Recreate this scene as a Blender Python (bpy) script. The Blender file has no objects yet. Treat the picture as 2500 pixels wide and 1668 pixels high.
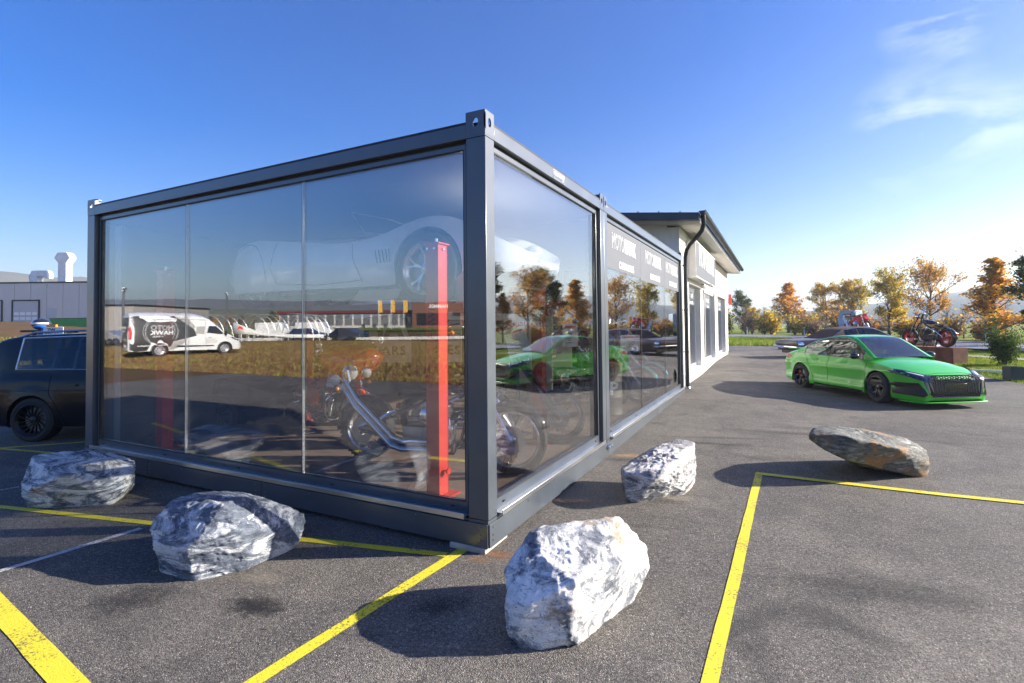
import bpy, bmesh, math, random
import numpy as np
from mathutils import Vector, Matrix, noise
from mathutils.bvhtree import BVHTree
random.seed(7)
R = math.radians
sc = bpy.context.scene
COL = sc.collection
# ------------------------------------------------------------ camera
F_PX, YAW, PITCH, ROLL = 1239.0, 0.459, 0.025, -0.0104
fw = Vector((-math.sin(YAW)*math.cos(PITCH), math.cos(YAW)*math.cos(PITCH), math.sin(PITCH)))
r0 = Vector((math.cos(YAW), math.sin(YAW), 0)); u0 = r0.cross(fw)
rr = math.cos(ROLL)*r0 + math.sin(ROLL)*u0; uu = -math.sin(ROLL)*r0 + math.cos(ROLL)*u0
cd = bpy.data.cameras.new('camera'); cam = bpy.data.objects.new('camera', cd); COL.objects.link(cam)
mt = Matrix.Identity(4)
for i in range(3):
    mt[i][0], mt[i][1], mt[i][2] = rr[i], uu[i], -fw[i]
mt[0][3], mt[1][3], mt[2][3] = 2.0206, -3.3804, 1.7393
cam.matrix_world = mt
cd.sensor_width = 36; cd.lens = F_PX/2500*36
cd.shift_x = -37.04/2500; cd.shift_y = -68.85/2500
cd.clip_start = 0.05; cd.clip_end = 12000
sc.camera = cam
# ------------------------------------------------------------ light
CLOUDS = [(1.355, 0.295, 0.11), (1.294, 0.274, 0.08), (1.392, 0.316, 0.07), (1.345, 0.441, 0.07), (1.32, 0.416, 0.05), (1.318, 0.116, 0.08), (-0.4, 0.5, 0.2), (0.9, 0.9, 0.18), (3.6, 0.45, 0.2)]
SUN_AZ = math.atan2(0.484, 0.875); SUN_EL = R(22)
SKY_STRENGTH, SUN_STRENGTH, EXPOSURE = 0.068, 5.0, 1.6
w = bpy.data.worlds.new("World"); sc.world = w; w.use_nodes = True
nt = w.node_tree; nt.nodes.clear()
def wn(t, **k):
    n = nt.nodes.new(t)
    for a, b in k.items(): setattr(n, a, b)
    return n
sky = wn('ShaderNodeTexSky', sky_type='NISHITA'); sky.sun_disc = False
sky.sun_elevation = SUN_EL; sky.sun_rotation = math.pi/2 - SUN_AZ
sky.altitude = 300; sky.air_density = 1.15; sky.dust_density = 1.4; sky.ozone_density = 3.0
tc = wn('ShaderNodeTexCoord')
mp = wn('ShaderNodeMapping'); mp.inputs['Scale'].default_value = (1.5, 1.5, 4.0)
mp.inputs['Rotation'].default_value = (0, 0, 0.5)
nz = wn('ShaderNodeTexNoise'); nz.inputs['Scale'].default_value = 3.1; nz.inputs['Detail'].default_value = 9; nz.inputs['Roughness'].default_value = .6; nz.inputs['Distortion'].default_value = .35
cr = wn('ShaderNodeValToRGB'); cr.color_ramp.elements[0].position = .45; cr.color_ramp.elements[1].position = .85
mul = wn('ShaderNodeMath', operation='MULTIPLY')
sep = wn('ShaderNodeSeparateXYZ')
hz = wn('ShaderNodeMapRange'); hz.inputs[1].default_value = 0.02; hz.inputs[2].default_value = 0.15
mul2 = wn('ShaderNodeMath', operation='MULTIPLY')
mix = wn('ShaderNodeMix', data_type='RGBA'); mix.inputs[7].default_value = (7.5, 7.6, 7.8, 1)
hsv = wn('ShaderNodeHueSaturation'); hsv.inputs['Saturation'].default_value = 1.55; hsv.inputs['Hue'].default_value = .521
bg = wn('ShaderNodeBackground'); bg.inputs[1].default_value = SKY_STRENGTH
ou = wn('ShaderNodeOutputWorld'); lk = nt.links.new
lk(tc.outputs['Generated'], mp.inputs[0]); lk(mp.outputs[0], nz.inputs[0])
lk(nz.outputs[0], cr.inputs[0])
# thin cloud sits in a few places of the sky
def blob(az, el, rad):
    d = wn('ShaderNodeVectorMath', operation='DISTANCE'); d.inputs[1].default_value = (math.cos(az)*math.cos(el), math.sin(az)*math.cos(el), math.sin(el)); lk(tc.outputs['Generated'], d.inputs[0])
    m_ = wn('ShaderNodeMapRange'); m_.inputs[1].default_value = rad; m_.inputs[2].default_value = rad*.15; lk(d.outputs['Value'], m_.inputs[0]); return m_.outputs[0]
acc = None
for az, el, rad in CLOUDS:
    o__ = blob(az, el, rad)
    if acc is None: acc = o__
    else:
        mm_ = wn('ShaderNodeMath', operation='MAXIMUM'); lk(acc, mm_.inputs[0]); lk(o__, mm_.inputs[1]); acc = mm_.outputs[0]
lk(cr.outputs[0], mul.inputs[0]); lk(acc, mul.inputs[1])
lk(tc.outputs['Generated'], sep.inputs[0]); lk(sep.outputs[2], hz.inputs[0])
lk(mul.outputs[0], mul2.inputs[0]); lk(hz.outputs[0], mul2.inputs[1])
lk(sky.outputs[0], hsv.inputs['Color']); gn = wn('ShaderNodeMix', data_type='RGBA', blend_type='MULTIPLY'); gn.inputs[0].default_value = 1; gn.inputs[7].default_value = (1.06, .985, 1.06, 1); lk(hsv.outputs[0], gn.inputs[6]); lk(gn.outputs[2], mix.inputs[6]); lk(mul2.outputs[0], mix.inputs[0])
lk(mix.outputs[2], bg.inputs[0]); lk(bg.outputs[0], ou.inputs[0])
sl = bpy.data.lights.new('sun', 'SUN'); sun = bpy.data.objects.new('sun', sl); COL.objects.link(sun)
sl.energy = SUN_STRENGTH; sl.angle = R(0.5); sl.color = (1.0, .93, .82)
sd = Vector((math.cos(SUN_AZ)*math.cos(SUN_EL), math.sin(SUN_AZ)*math.cos(SUN_EL), math.sin(SUN_EL)))
sun.rotation_euler = sd.to_track_quat('Z', 'Y').to_euler()
sun.location = (30, 15, 30)
sc.view_settings.view_transform = 'Standard'; sc.view_settings.look = 'None'
sc.view_settings.exposure = EXPOSURE; sc.view_settings.gamma = 1; sc.view_settings.use_curve_mapping = False
sc.cycles.max_bounces = 10; sc.cycles.transparent_max_bounces = 24; sc.cycles.glossy_bounces = 5
sc.cycles.use_denoising = True; sc.cycles.sample_clamp_indirect = 6; sc.cycles.caustics_reflective = False; sc.cycles.caustics_refractive = False

# ------------------------------------------------------------ helpers
def gz(x, y):
    w_ = min(1, max(0, (3.5-x)/3)); t = min(1, max(0, (y-12.5)/6))
    return .0155*min(max(y, 0), 9.5)*w_+(.3-.147*w_)*t*t*(3-2*t)
class MB:
    def __init__(s): s.v = []; s.f = []; s.m = []
    def add(s, vs, fs, mi=0):
        b = len(s.v); s.v += [tuple(p) for p in vs]; s.f += [tuple(b+i for i in q) for q in fs]; s.m += [mi]*len(fs); return s
    def box(s, c, d, mi=0, rz=0, rot=None):
        hx, hy, hz_ = d[0]/2, d[1]/2, d[2]/2
        P = [Vector((x*hx, y*hy, z*hz_)) for z in (-1, 1) for y in (-1, 1) for x in (-1, 1)]
        M_ = rot if rot is not None else Matrix.Rotation(rz, 3, 'Z')
        P = [M_ @ p + Vector(c) for p in P]
        return s.add(P, [(0,2,3,1),(4,5,7,6),(0,1,5,4),(2,6,7,3),(0,4,6,2),(1,3,7,5)], mi)
    def bb(s, a, b, mi=0):
        return s.box([(a[i]+b[i])/2 for i in range(3)], [abs(b[i]-a[i]) for i in range(3)], mi)
    def beam(s, p, q, w_, h_, mi=0, up=(0,0,1)):
        p, q = Vector(p), Vector(q); d = (q-p)
        if d.length < 1e-6: return s
        x = d.normalized(); upv = Vector(up)
        if abs(x.dot(upv)) > .98: upv = Vector((1, 0, 0))
        y = upv.cross(x).normalized(); z = x.cross(y)
        m_ = Matrix((x, y, z)).transposed()
        return s.box((p+q)/2, (d.length, w_, h_), mi, rot=m_)
    def tube(s, pts, r, n=8, mi=0, caps=True, closed=False):
        pts = [Vector(p) for p in pts]; N = len(pts)
        rs = r if hasattr(r, '__len__') else [r]*N
        rings = []; prev = None
        for i in range(N):
            if closed: t = pts[(i+1) % N]-pts[i-1]
            else: t = pts[min(i+1, N-1)]-pts[max(i-1, 0)]
            t.normalize()
            if prev is None:
                a = Vector((0,0,1)) if abs(t.z) < .9 else Vector((1,0,0))
                nrm = t.cross(a).normalized()
            else:
                nrm = prev - t*prev.dot(t)
                nrm = nrm.normalized() if nrm.length > 1e-6 else t.orthogonal().normalized()
            prev = nrm; bn = t.cross(nrm)
            rings.append([pts[i]+(nrm*math.cos(2*math.pi*k/n)+bn*math.sin(2*math.pi*k/n))*rs[i] for k in range(n)])
        vs = [p for g_ in rings for p in g_]; fs = []
        for i in range(N if closed else N-1):
            j = (i+1) % N
            for k in range(n):
                k2 = (k+1) % n; fs.append((i*n+k, i*n+k2, j*n+k2, j*n+k))
        if caps and not closed:
            fs.append(tuple(range(n-1, -1, -1))); fs.append(tuple((N-1)*n+k for k in range(n)))
        return s.add(vs, fs, mi)
    def lathe(s, prof, o=(0,0,0), ax='Z', n=24, mi=0, ang=2*math.pi, a0=0, closed=False):
        # prof: (radius, height along axis)
        full = abs(ang-2*math.pi) < 1e-6; K = n if full else n+1
        vs = []
        for (r_, h) in prof:
            for k in range(K):
                a = a0+ang*k/n; c_, s_ = r_*math.cos(a), r_*math.sin(a)
                p = {'Z': (c_, s_, h), 'Y': (c_, h, s_), 'X': (h, c_, s_)}[ax]
                vs.append((p[0]+o[0], p[1]+o[1], p[2]+o[2]))
        fs = []; P = len(prof)
        for i in range(P if closed else P-1):
            j = (i+1) % P
            for k in range(n):
                k2 = (k+1) % K; q = (i*K+k, i*K+k2, j*K+k2, j*K+k)
                fs.append(q)
        return s.add(vs, fs, mi)
    def cyl(s, p, q, r, n=16, mi=0, r2=None): return s.tube([p, q], [r, r if r2 is None else r2], n, mi)
    def torus(s, c, R_, r_, ax='Y', n=28, m=8, mi=0, sx=1.0):
        prof = [(R_+r_*math.cos(2*math.pi*k/m), sx*r_*math.sin(2*math.pi*k/m)) for k in range(m)]
        return s.lathe(prof, c, ax, n, mi, closed=True)
    def sphere(s, c, r, n=12, mi=0, k=8):
        rad = r if hasattr(r, '__len__') else (r, r, r); vs = []; 
        for i in range(k+1):
            t = math.pi*i/k
            for j in range(n):
                a = 2*math.pi*j/n
                vs.append((c[0]+rad[0]*math.sin(t)*math.cos(a), c[1]+rad[1]*math.sin(t)*math.sin(a), c[2]+rad[2]*math.cos(t)))
        fs = [(i*n+j, (i+1)*n+j, (i+1)*n+(j+1) % n, i*n+(j+1) % n) for i in range(k) for j in range(n)]
        return s.add(vs, fs, mi)
    def prism(s, poly, d, mi=0, org=(0,0,0), U=(1,0,0), V=(0,1,0)):
        # polygon in the plane U,V extruded by d along U x V
        U, V, org = Vector(U), Vector(V), Vector(org); N_ = U.cross(V).normalized()
        n = len(poly); vs = [org+U*a+V*b for a, b in poly] + [org+U*a+V*b+N_*d for a, b in poly]
        fs = [tuple(range(n-1, -1, -1)), tuple(range(n, 2*n))] + [(i, (i+1) % n, n+(i+1) % n, n+i) for i in range(n)]
        return s.add(vs, fs, mi)
    def loft(s, rings, mi=0, close=False, caps=False):
        n = len(rings[0]); vs = [p for g_ in rings for p in g_]; fs = []
        for i in range(len(rings)-1):
            for k in range(n if close else n-1):
                k2 = (k+1) % n; fs.append((i*n+k, i*n+k2, (i+1)*n+k2, (i+1)*n+k))
        if caps: fs.append(tuple(range(n-1, -1, -1))); fs.append(tuple((len(rings)-1)*n+k for k in range(n)))
        return s.add(vs, fs, mi)
    def mesh(s, name, mats, smooth=True, ang=35):
        me = bpy.data.meshes.new(name); me.from_pydata(s.v, [], s.f)
        for m_ in (mats if isinstance(mats, (list, tuple)) else [mats]): me.materials.append(m_)
        me.polygons.foreach_set('material_index', s.m)
        bm = bmesh.new(); bm.from_mesh(me); bmesh.ops.remove_doubles(bm, verts=bm.verts, dist=1e-5)
        bmesh.ops.recalc_face_normals(bm, faces=bm.faces); bm.to_mesh(me); bm.free()
        if smooth:
            me.polygons.foreach_set('use_smooth', [True]*len(me.polygons)); me.set_sharp_from_angle(angle=R(ang))
        me.update(); return me
    def build(s, name, mats, parent=None, loc=(0,0,0), smooth=True, ang=35, bevel=0, rot=None, seg=2):
        me = s.mesh(name, mats, smooth, ang); o = bpy.data.objects.new(name, me); COL.objects.link(o)
        o.location = loc
        if rot is not None: o.rotation_euler = rot
        if parent is not None: o.parent = parent
        if bevel: 
            b = o.modifiers.new('bevel', 'BEVEL'); b.width = bevel; b.segments = seg; b.limit_method = 'ANGLE'; b.angle_limit = R(40)
        return o
def tag(o, label=None, cat=None, group=None, kind=None):
    if label: o['label'] = label
    if cat: o['category'] = cat
    if group: o['group'] = group
    if kind: o['kind'] = kind
    return o
def thing(name, label, cat, loc=(0,0,0), rz=0, group=None):
    o = bpy.data.objects.new(name, None); COL.objects.link(o); o.location = loc; o.rotation_euler = (0, 0, rz)
    o.empty_display_size = .1
    return tag(o, label, cat, group)
KIDS = {}
def copy_tree(o, parent=None):
    c = o.copy(); COL.objects.link(c); c.parent = parent
    for ch in list(o.children): copy_tree(ch, c)
    return c
def share(o, loc, parent=None, rot=None, name=None, scale=None):
    c = o.copy(); COL.objects.link(c); c.location = loc
    if name: c.name = name
    if rot is not None: c.rotation_euler = rot
    if scale is not None: c.scale = scale
    c.parent = parent if parent is not None else o.parent
    return c
# ------------------------------------------------------------ materials
MATS = {}
def mat(name, col, rough=.5, metal=0, coat=0, var=.12, vs=3.0, bump=0, bs=60, rvar=.08, col2=None, spec=.5, emis=None, stretch=None, coatr=.03, det=4):
    if name in MATS: return MATS[name]
    m = bpy.data.materials.new(name); m.use_nodes = True; n = m.node_tree.nodes; l = m.node_tree.links; b = n['Principled BSDF']
    col = tuple(col)[:3]; tc = n.new('ShaderNodeTexCoord'); src = tc.outputs['Object']
    if stretch:
        mp_ = n.new('ShaderNodeMapping'); mp_.inputs['Scale'].default_value = stretch; l.new(src, mp_.inputs[0]); src = mp_.outputs[0]
    t = n.new('ShaderNodeTexNoise'); t.inputs['Scale'].default_value = vs; t.inputs['Detail'].default_value = det; l.new(src, t.inputs[0])
    mx = n.new('ShaderNodeMix'); mx.data_type = 'RGBA'
    c2 = col2 or tuple(min(1, c*(1+var)) for c in col); c1 = col if col2 else tuple(c*(1-var) for c in col)
    mx.inputs[6].default_value = (*c1, 1); mx.inputs[7].default_value = (*c2, 1)
    mr = n.new('ShaderNodeMapRange'); mr.inputs[1].default_value = .3; mr.inputs[2].default_value = .7
    l.new(t.outputs[0], mr.inputs[0]); l.new(mr.outputs[0], mx.inputs[0]); l.new(mx.outputs[2], b.inputs['Base Color'])
    m2 = n.new('ShaderNodeMapRange'); m2.inputs[3].default_value = max(0.0, rough-rvar); m2.inputs[4].default_value = min(1, rough+rvar)
    l.new(t.outputs[0], m2.inputs[0]); l.new(m2.outputs[0], b.inputs['Roughness'])
    b.inputs['Metallic'].default_value = metal; b.inputs['Coat Weight'].default_value = coat; b.inputs['Coat Roughness'].default_value = coatr
    b.inputs['Specular IOR Level'].default_value = spec
    if emis: b.inputs['Emission Color'].default_value = (*col, 1); b.inputs['Emission Strength'].default_value = emis
    if bump:
        t2 = n.new('ShaderNodeTexNoise'); t2.inputs['Scale'].default_value = bs; t2.inputs['Detail'].default_value = 5; l.new(src, t2.inputs[0])
        bp = n.new('ShaderNodeBump'); bp.inputs['Strength'].default_value = bump; bp.inputs['Distance'].default_value = .02
        l.new(t2.outputs[0], bp.inputs['Height']); l.new(bp.outputs[0], b.inputs['Normal'])
    MATS[name] = m; return m
def glass_mat(name, tint=(.86, .9, .88), r0=.07, rough=0.0):
    m = bpy.data.materials.new(name); m.use_nodes = True; n = m.node_tree.nodes; l = m.node_tree.links; n.clear()
    g = n.new('ShaderNodeNewGeometry'); dt = n.new('ShaderNodeVectorMath'); dt.operation = 'DOT_PRODUCT'
    l.new(g.outputs['Normal'], dt.inputs[0]); l.new(g.outputs['Incoming'], dt.inputs[1])
    def mm(op, a, b=None):
        q = n.new('ShaderNodeMath'); q.operation = op
        for i, x in enumerate((a, b)):
            if x is None: continue
            if isinstance(x, (int, float)): q.inputs[i].default_value = x
            else: l.new(x, q.inputs[i])
        return q.outputs[0]
    c = mm('ABSOLUTE', dt.outputs['Value']); p5 = mm('POWER', mm('SUBTRACT', 1.0, c), 3.0)
    fac = mm('ADD', mm('MULTIPLY', p5, 1-r0), r0)
    tr = n.new('ShaderNodeBsdfTransparent'); tr.inputs[0].default_value = (*tint, 1)
    gl = n.new('ShaderNodeBsdfGlossy'); gl.inputs['Roughness'].default_value = rough
    tc_ = n.new('ShaderNodeTexCoord'); nn = n.new('ShaderNodeTexNoise'); nn.inputs['Scale'].default_value = 1.3; nn.inputs['Detail'].default_value = 1
    bp = n.new('ShaderNodeBump'); bp.inputs['Strength'].default_value = .008; bp.inputs['Distance'].default_value = .05
    l.new(tc_.outputs['Object'], nn.inputs[0]); l.new(nn.outputs[0], bp.inputs['Height']); l.new(bp.outputs[0], gl.inputs['Normal'])
    mx = n.new('ShaderNodeMixShader'); l.new(fac, mx.inputs[0]); l.new(tr.outputs[0], mx.inputs[1]); l.new(gl.outputs[0], mx.inputs[2])
    o = n.new('ShaderNodeOutputMaterial'); l.new(mx.outputs[0], o.inputs[0]); MATS[name] = m; return m
GLASS = glass_mat('window_glass', (.985, .995, .995), .195); CARGLASS = glass_mat('car_glass', (.30, .34, .33), .06); DARKGLASS = glass_mat('dark_car_glass', (.16, .17, .18), .06)
CHROME = mat('chrome', (.8, .81, .83), .08, 1, var=.03, rvar=.03)
ANTH = mat('anthracite_paint', (.052, .064, .080), .45, 0, 1.0, var=.16, vs=2.5, det=9, rvar=.14, coatr=.2, spec=.5)
ANTHSUN = ANTH
BLACKP = mat('black_plastic', (.015, .015, .017), .45)
RUBBER = mat('rubber', (.022, .022, .023), .75, bump=.3, bs=120)
ALU = mat('aluminium', (.62, .63, .65), .32, 1, var=.08, stretch=(1, 1, 12))
WHITEW = mat('white_panel', (.75, .75, .73), .55, var=.04)
DARK = mat('dark_void', (.012, .012, .014), .8)
CONC = mat('concrete', (.42, .39, .35), .9, var=.2, vs=9, bump=.5, bs=50)
RED = mat('red_powder_coat', (.62, .045, .03), .38, coat=.3, var=.06)
AMBER = mat('amber_lens', (.9, .28, .02), .15, coat=1, var=.05)
REDLENS = mat('red_lens', (.55, .01, .012), .15, coat=1, var=.1)
PAPER = mat('paper', (.82, .83, .85), .7, var=.03)
STEEL = mat('grey_steel', (.22, .23, .25), .4, .8)
def text(name, body, size, material, parent=None, loc=(0,0,0), rot=(0,0,0), outline=False, bold=0.0, ext=.0015, align='CENTER', sx=1.0, spacing=1.0):
    cu = bpy.data.curves.new(name, 'FONT'); cu.body = body; cu.size = size; cu.align_x = align; cu.align_y = 'CENTER'; cu.offset = bold; cu.space_character = spacing
    cu.resolution_u = 3
    if outline: cu.fill_mode = 'NONE' if hasattr(cu, 'fill_mode') else cu.fill_mode; cu.bevel_depth = outline; cu.bevel_resolution = 0
    else: cu.extrude = ext
    o = bpy.data.objects.new(name, cu); COL.objects.link(o); dg = bpy.context.evaluated_depsgraph_get()
    me = bpy.data.meshes.new_from_object(o.evaluated_get(dg)); bpy.data.objects.remove(o); bpy.data.curves.remove(cu)
    if outline: # outline strokes are flattened so they lie on the panel
        for v in me.vertices: v.co.z *= .35
    me.materials.clear(); me.materials.append(material)
    o = bpy.data.objects.new(name, me); COL.objects.link(o); o.location = loc; o.rotation_euler = rot; o.scale = (sx, 1, 1)
    if parent is not None: o.parent = parent
    return o
def moto_logo(parent, c, w_, rot, m1, sub=None, msub=None, thin=False, two_line=False):
    """MOTO in outline letters, HAWK in bold letters, CARS & BIKES below. c centre, w_ total width"""
    M3 = Matrix.Rotation(rot[2], 3, 'Z') @ Matrix.Rotation(rot[1], 3, 'Y') @ Matrix.Rotation(rot[0], 3, 'X')
    P = lambda a, b: tuple(Vector(c) + M3 @ Vector((a, b, 0)))
    s_ = w_*.2
    if two_line:
        text('logo_text', 'MOTO', s_*1.55, m1, parent, P(0, s_*.62), rot, outline=w_*.007)
        text('logo_text', 'HAWK', s_*1.55, m1, parent, P(0, -s_*.62), rot, bold=w_*.006)
        text('logo_text', 'CARS & BIKES', s_*.55, msub or m1, parent, P(0, -s_*1.55), rot, bold=w_*.001, spacing=1.2)
        return
    text('logo_text', 'MOTO', s_*1.15, m1, parent, P(-w_*.26, 0), rot, outline=w_*.0045, sx=.68)
    text('logo_text', 'HAWK', s_*1.15, m1, parent, P(w_*.24, 0), rot, bold=w_*.006, sx=.68)
    text('logo_text', 'CARS & BIKES', s_*.52, msub or m1, parent, P(w_*.08, -s_*1.15), rot, bold=w_*.002)
# ------------------------------------------------------------ ground
def asphalt_mat():
    m = bpy.data.materials.new('asphalt'); m.use_nodes = True; n = m.node_tree.nodes; l = m.node_tree.links; b = n['Principled BSDF']
    tc = n.new('ShaderNodeTexCoord'); O = tc.outputs['Object']
    def N(sc_, det=4, ro=.5, dist=0, src=O):
        t = n.new('ShaderNodeTexNoise'); t.inputs['Scale'].default_value = sc_; t.inputs['Detail'].default_value = det; t.inputs['Roughness'].default_value = ro; t.inputs['Distortion'].default_value = dist
        l.new(src, t.inputs[0]); return t.outputs[0]
    def V(sc_, out='Color', feat='F1'):
        t = n.new('ShaderNodeTexVoronoi'); t.inputs['Scale'].default_value = sc_; t.feature = feat; l.new(O, t.inputs[0]); return t.outputs[out]
    def ramp(x, p0, p1, c0=(0,0,0,1), c1=(1,1,1,1)):
        t = n.new('ShaderNodeValToRGB'); t.color_ramp.elements[0].position = p0; t.color_ramp.elements[1].position = p1
        t.color_ramp.elements[0].color = c0; t.color_ramp.elements[1].color = c1; l.new(x, t.inputs[0]); return t.outputs[0]
    def mixc(f, a, b_, mode='MIX'):
        t = n.new('ShaderNodeMix'); t.data_type = 'RGBA'; t.blend_type = mode
        for i, x in ((0, f), (6, a), (7, b_)):
            if isinstance(x, float): t.inputs[i].default_value = x
            elif isinstance(x, tuple): t.inputs[i].default_value = x
            else: l.new(x, t.inputs[i])
        return t.outputs[2]
    cell = V(170, 'Color'); sp = n.new('ShaderNodeSeparateColor'); l.new(cell, sp.inputs[0])
    agg = ramp(sp.outputs[0], .0, 1.0, (.05, .049, .046, 1), (.215, .204, .186, 1))
    big = ramp(N(.55, 5, .6, .6), .34, .7, (.72, .70, .70, 1), (1.28, 1.22, 1.16, 1))
    c = mixc(1.0, agg, big, 'MULTIPLY')
    med = ramp(N(3.2, 5, .65), .35, .65, (.82, .82, .83, 1), (1.12, 1.1, 1.08, 1)); c = mixc(1.0, c, med, 'MULTIPLY')
    fine = ramp(N(38, 3, .7), .3, .7, (.6, .6, .6, 1), (1.4, 1.38, 1.35, 1)); c = mixc(1.0, c, fine, 'MULTIPLY')
    # pale chips
    chips = ramp(sp.outputs[1], .955, .985); c = mixc(chips, c, (.42, .38, .33, 1))
    # oil stains / damp patches
    st = ramp(N(.8, 3, .5, 1.2), .62, .72); c = mixc(mixc(1.0, st, (.55, .55, .55, 1), 'MULTIPLY'), c, (.022, .022, .024, 1))
    # tyre tracks: long streaks along y
    mp_ = n.new('ShaderNodeMapping'); mp_.inputs['Scale'].default_value = (.35, 2.6, 1); mp_.inputs['Rotation'].default_value = (0, 0, .35); l.new(O, mp_.inputs[0])
    tr = ramp(N(1.2, 4, .6, .8, mp_.outputs[0]), .56, .70); c = mixc(mixc(1.0, tr, (.32, .32, .32, 1), 'MULTIPLY'), c, (.03, .03, .032, 1))
    l.new(c, b.inputs['Base Color']); b.inputs['Roughness'].default_value = .78; b.inputs['Specular IOR Level'].default_value = .35
    dist = V(170, 'Distance'); bp = n.new('ShaderNodeBump'); bp.inputs['Strength'].default_value = .9; bp.inputs['Distance'].default_value = .006; bp.invert = True
    ad = n.new('ShaderNodeMath'); ad.operation = 'ADD'; l.new(dist, ad.inputs[0])
    fn = N(60, 3, .7); l.new(fn, ad.inputs[1]); l.new(ad.outputs[0], bp.inputs['Height']); l.new(bp.outputs[0], b.inputs['Normal'])
    return m
def grass_mat(name, c1, c2, c3, vs=.35):
    m = bpy.data.materials.new(name); m.use_nodes = True; n = m.node_tree.nodes; l = m.node_tree.links; b = n['Principled BSDF']
    tc = n.new('ShaderNodeTexCoord'); O = tc.outputs['Object']
    t = n.new('ShaderNodeTexNoise'); t.inputs['Scale'].default_value = vs; t.inputs['Detail'].default_value = 8; t.inputs['Roughness'].default_value = .7; l.new(O, t.inputs[0])
    r_ = n.new('ShaderNodeValToRGB'); e = r_.color_ramp.elements; e[0].position = .34; e[0].color = (*c1, 1); e[1].position = .66; e[1].color = (*c3, 1)
    x = e.new(.5); x.color = (*c2, 1); l.new(t.outputs[0], r_.inputs[0])
    t2 = n.new('ShaderNodeTexNoise'); t2.inputs['Scale'].default_value = 25; t2.inputs['Detail'].default_value = 4; l.new(O, t2.inputs[0])
    mr = n.new('ShaderNodeMapRange'); mr.inputs[3].default_value = .55; mr.inputs[4].default_value = 1.45; l.new(t2.outputs[0], mr.inputs[0])
    mx = n.new('ShaderNodeMix'); mx.data_type = 'RGBA'; mx.blend_type = 'MULTIPLY'; mx.inputs[0].default_value = 1; l.new(r_.outputs[0], mx.inputs[6]); l.new(mr.outputs[0], mx.inputs[7])
    l.new(mx.outputs[2], b.inputs['Base Color']); b.inputs['Roughness'].default_value = .95; b.inputs['Specular IOR Level'].default_value = .1
    bp = n.new('ShaderNodeBump'); bp.inputs['Strength'].default_value = .8; bp.inputs['Distance'].default_value = .06; l.new(t2.outputs[0], bp.inputs['Height']); l.new(bp.outputs[0], b.inputs['Normal'])
    return m
ASPH = asphalt_mat()
GREEN = grass_mat('green_grass_ground', (.09, .14, .015), (.17, .21, .03), (.26, .25, .05))
BROWN = grass_mat('dry_grass_ground', (.09, .052, .028), (.135, .082, .042), (.085, .072, .028), .6)
def sstep(a, b, x):
    t = min(1, max(0, (x-a)/(b-a))); return t*t*(3-2*t)
def terrain(x, y):
    z = gz(x, y)-.03
    z += 2.4*sstep(-19, -60, x)*sstep(-4, 12, y)
    z += .3*sstep(9.2, 12.5, -y)*sstep(-3, -9, x)
    z += 2.4*sstep(50, 220, -y)          # the field behind the camera rises gently
    return z
def lines(fine, coarse):
    s_ = sorted(set([-v for v in coarse]+list(fine)+list(coarse))); return s_
co = [30, 38, 50, 65, 85, 110, 150, 200, 300, 450, 700, 1100, 1700, 2300]
xs = lines([-28,-26,-24,-22,-20,-19,-18,-16,-14,-8,-4,0,.5,1,1.5,2,2.5,3,3.5,5,6,8,10,14,18,24], co); ys = lines([-28,-24,-20,-16,-12,-9.2,-6,-4,-2,0,2,4,6,8,9.5,11,12.5,13.5,14.5,15.5,16.5,17.5,18.5,24], co)
g = MB(); W_ = len(xs)
mats_g = [GREEN, BROWN]
g.v = [(x, y, terrain(x, y)) for y in ys for x in xs]
for j in range(len(ys)-1):
    for i in range(W_-1):
        g.f.append((j*W_+i, j*W_+i+1, (j+1)*W_+i+1, (j+1)*W_+i)); cx_, cy_ = (xs[i]+xs[i+1])/2, (ys[j]+ys[j+1])/2
        g.m.append(1 if (cy_ < -9 and cy_ > -80 and cx_ > -110 and cx_ < 25) or (cx_ < -16 and cx_ > -90 and -10 < cy_ < 60) else 0)
tag(g.build('ground', mats_g), kind='structure')
# asphalt: polygon clipped on the break lines of the slope
def drape(name, poly, material, lift, kind='structure', parent=None, extra=0, hf=None):
    bm = bmesh.new(); vs = [bm.verts.new((x, y, 0)) for x, y in poly]; bm.faces.new(vs)
    for ax, vals in ((0, [.5, 1, 1.5, 2, 2.5, 3, 3.5]), (1, [0, 2, 4, 6, 8, 9.5, 12.5, 13.5, 14.5, 15.5, 16.5, 17.5, 18.5])):
        for v in vals:
            co_ = (v, 0, 0) if ax == 0 else (0, v, 0); no = (1, 0, 0) if ax == 0 else (0, 1, 0)
            bmesh.ops.bisect_plane(bm, geom=bm.verts[:]+bm.edges[:]+bm.faces[:], plane_co=co_, plane_no=no)
    for v in bm.verts: v.co.z = (hf or gz)(v.co.x, v.co.y)+lift
    bmesh.ops.triangulate(bm, faces=bm.faces)
    bmesh.ops.recalc_face_normals(bm, faces=bm.faces)
    me = bpy.data.meshes.new(name); bm.to_mesh(me); bm.free()
    if sum(p.normal.z for p in me.polygons) < 0: me.flip_normals()
    me.materials.append(material)
    o = bpy.data.objects.new(name, me); COL.objects.link(o)
    if parent is not None: o.parent = parent
    elif kind: o['kind'] = kind
    return o
drape('asphalt_lot', [(-17.5, -9.3), (-13, -9.05), (-9.4, -9.5), (-6, -9.0), (12, -9.0), (11.5, -4), (10.2, 4), (8.6, 12), (7.8, 14.4), (7.15, 15.8), (7.3, 18.6), (7.7, 23.5), (2.1, 32.4), (-8, 34), (-17, 30), (-18.5, 8)], ASPH, 0.0)
YEL = bpy.data.materials.new('yellow_marking'); YEL.use_nodes = True
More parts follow.
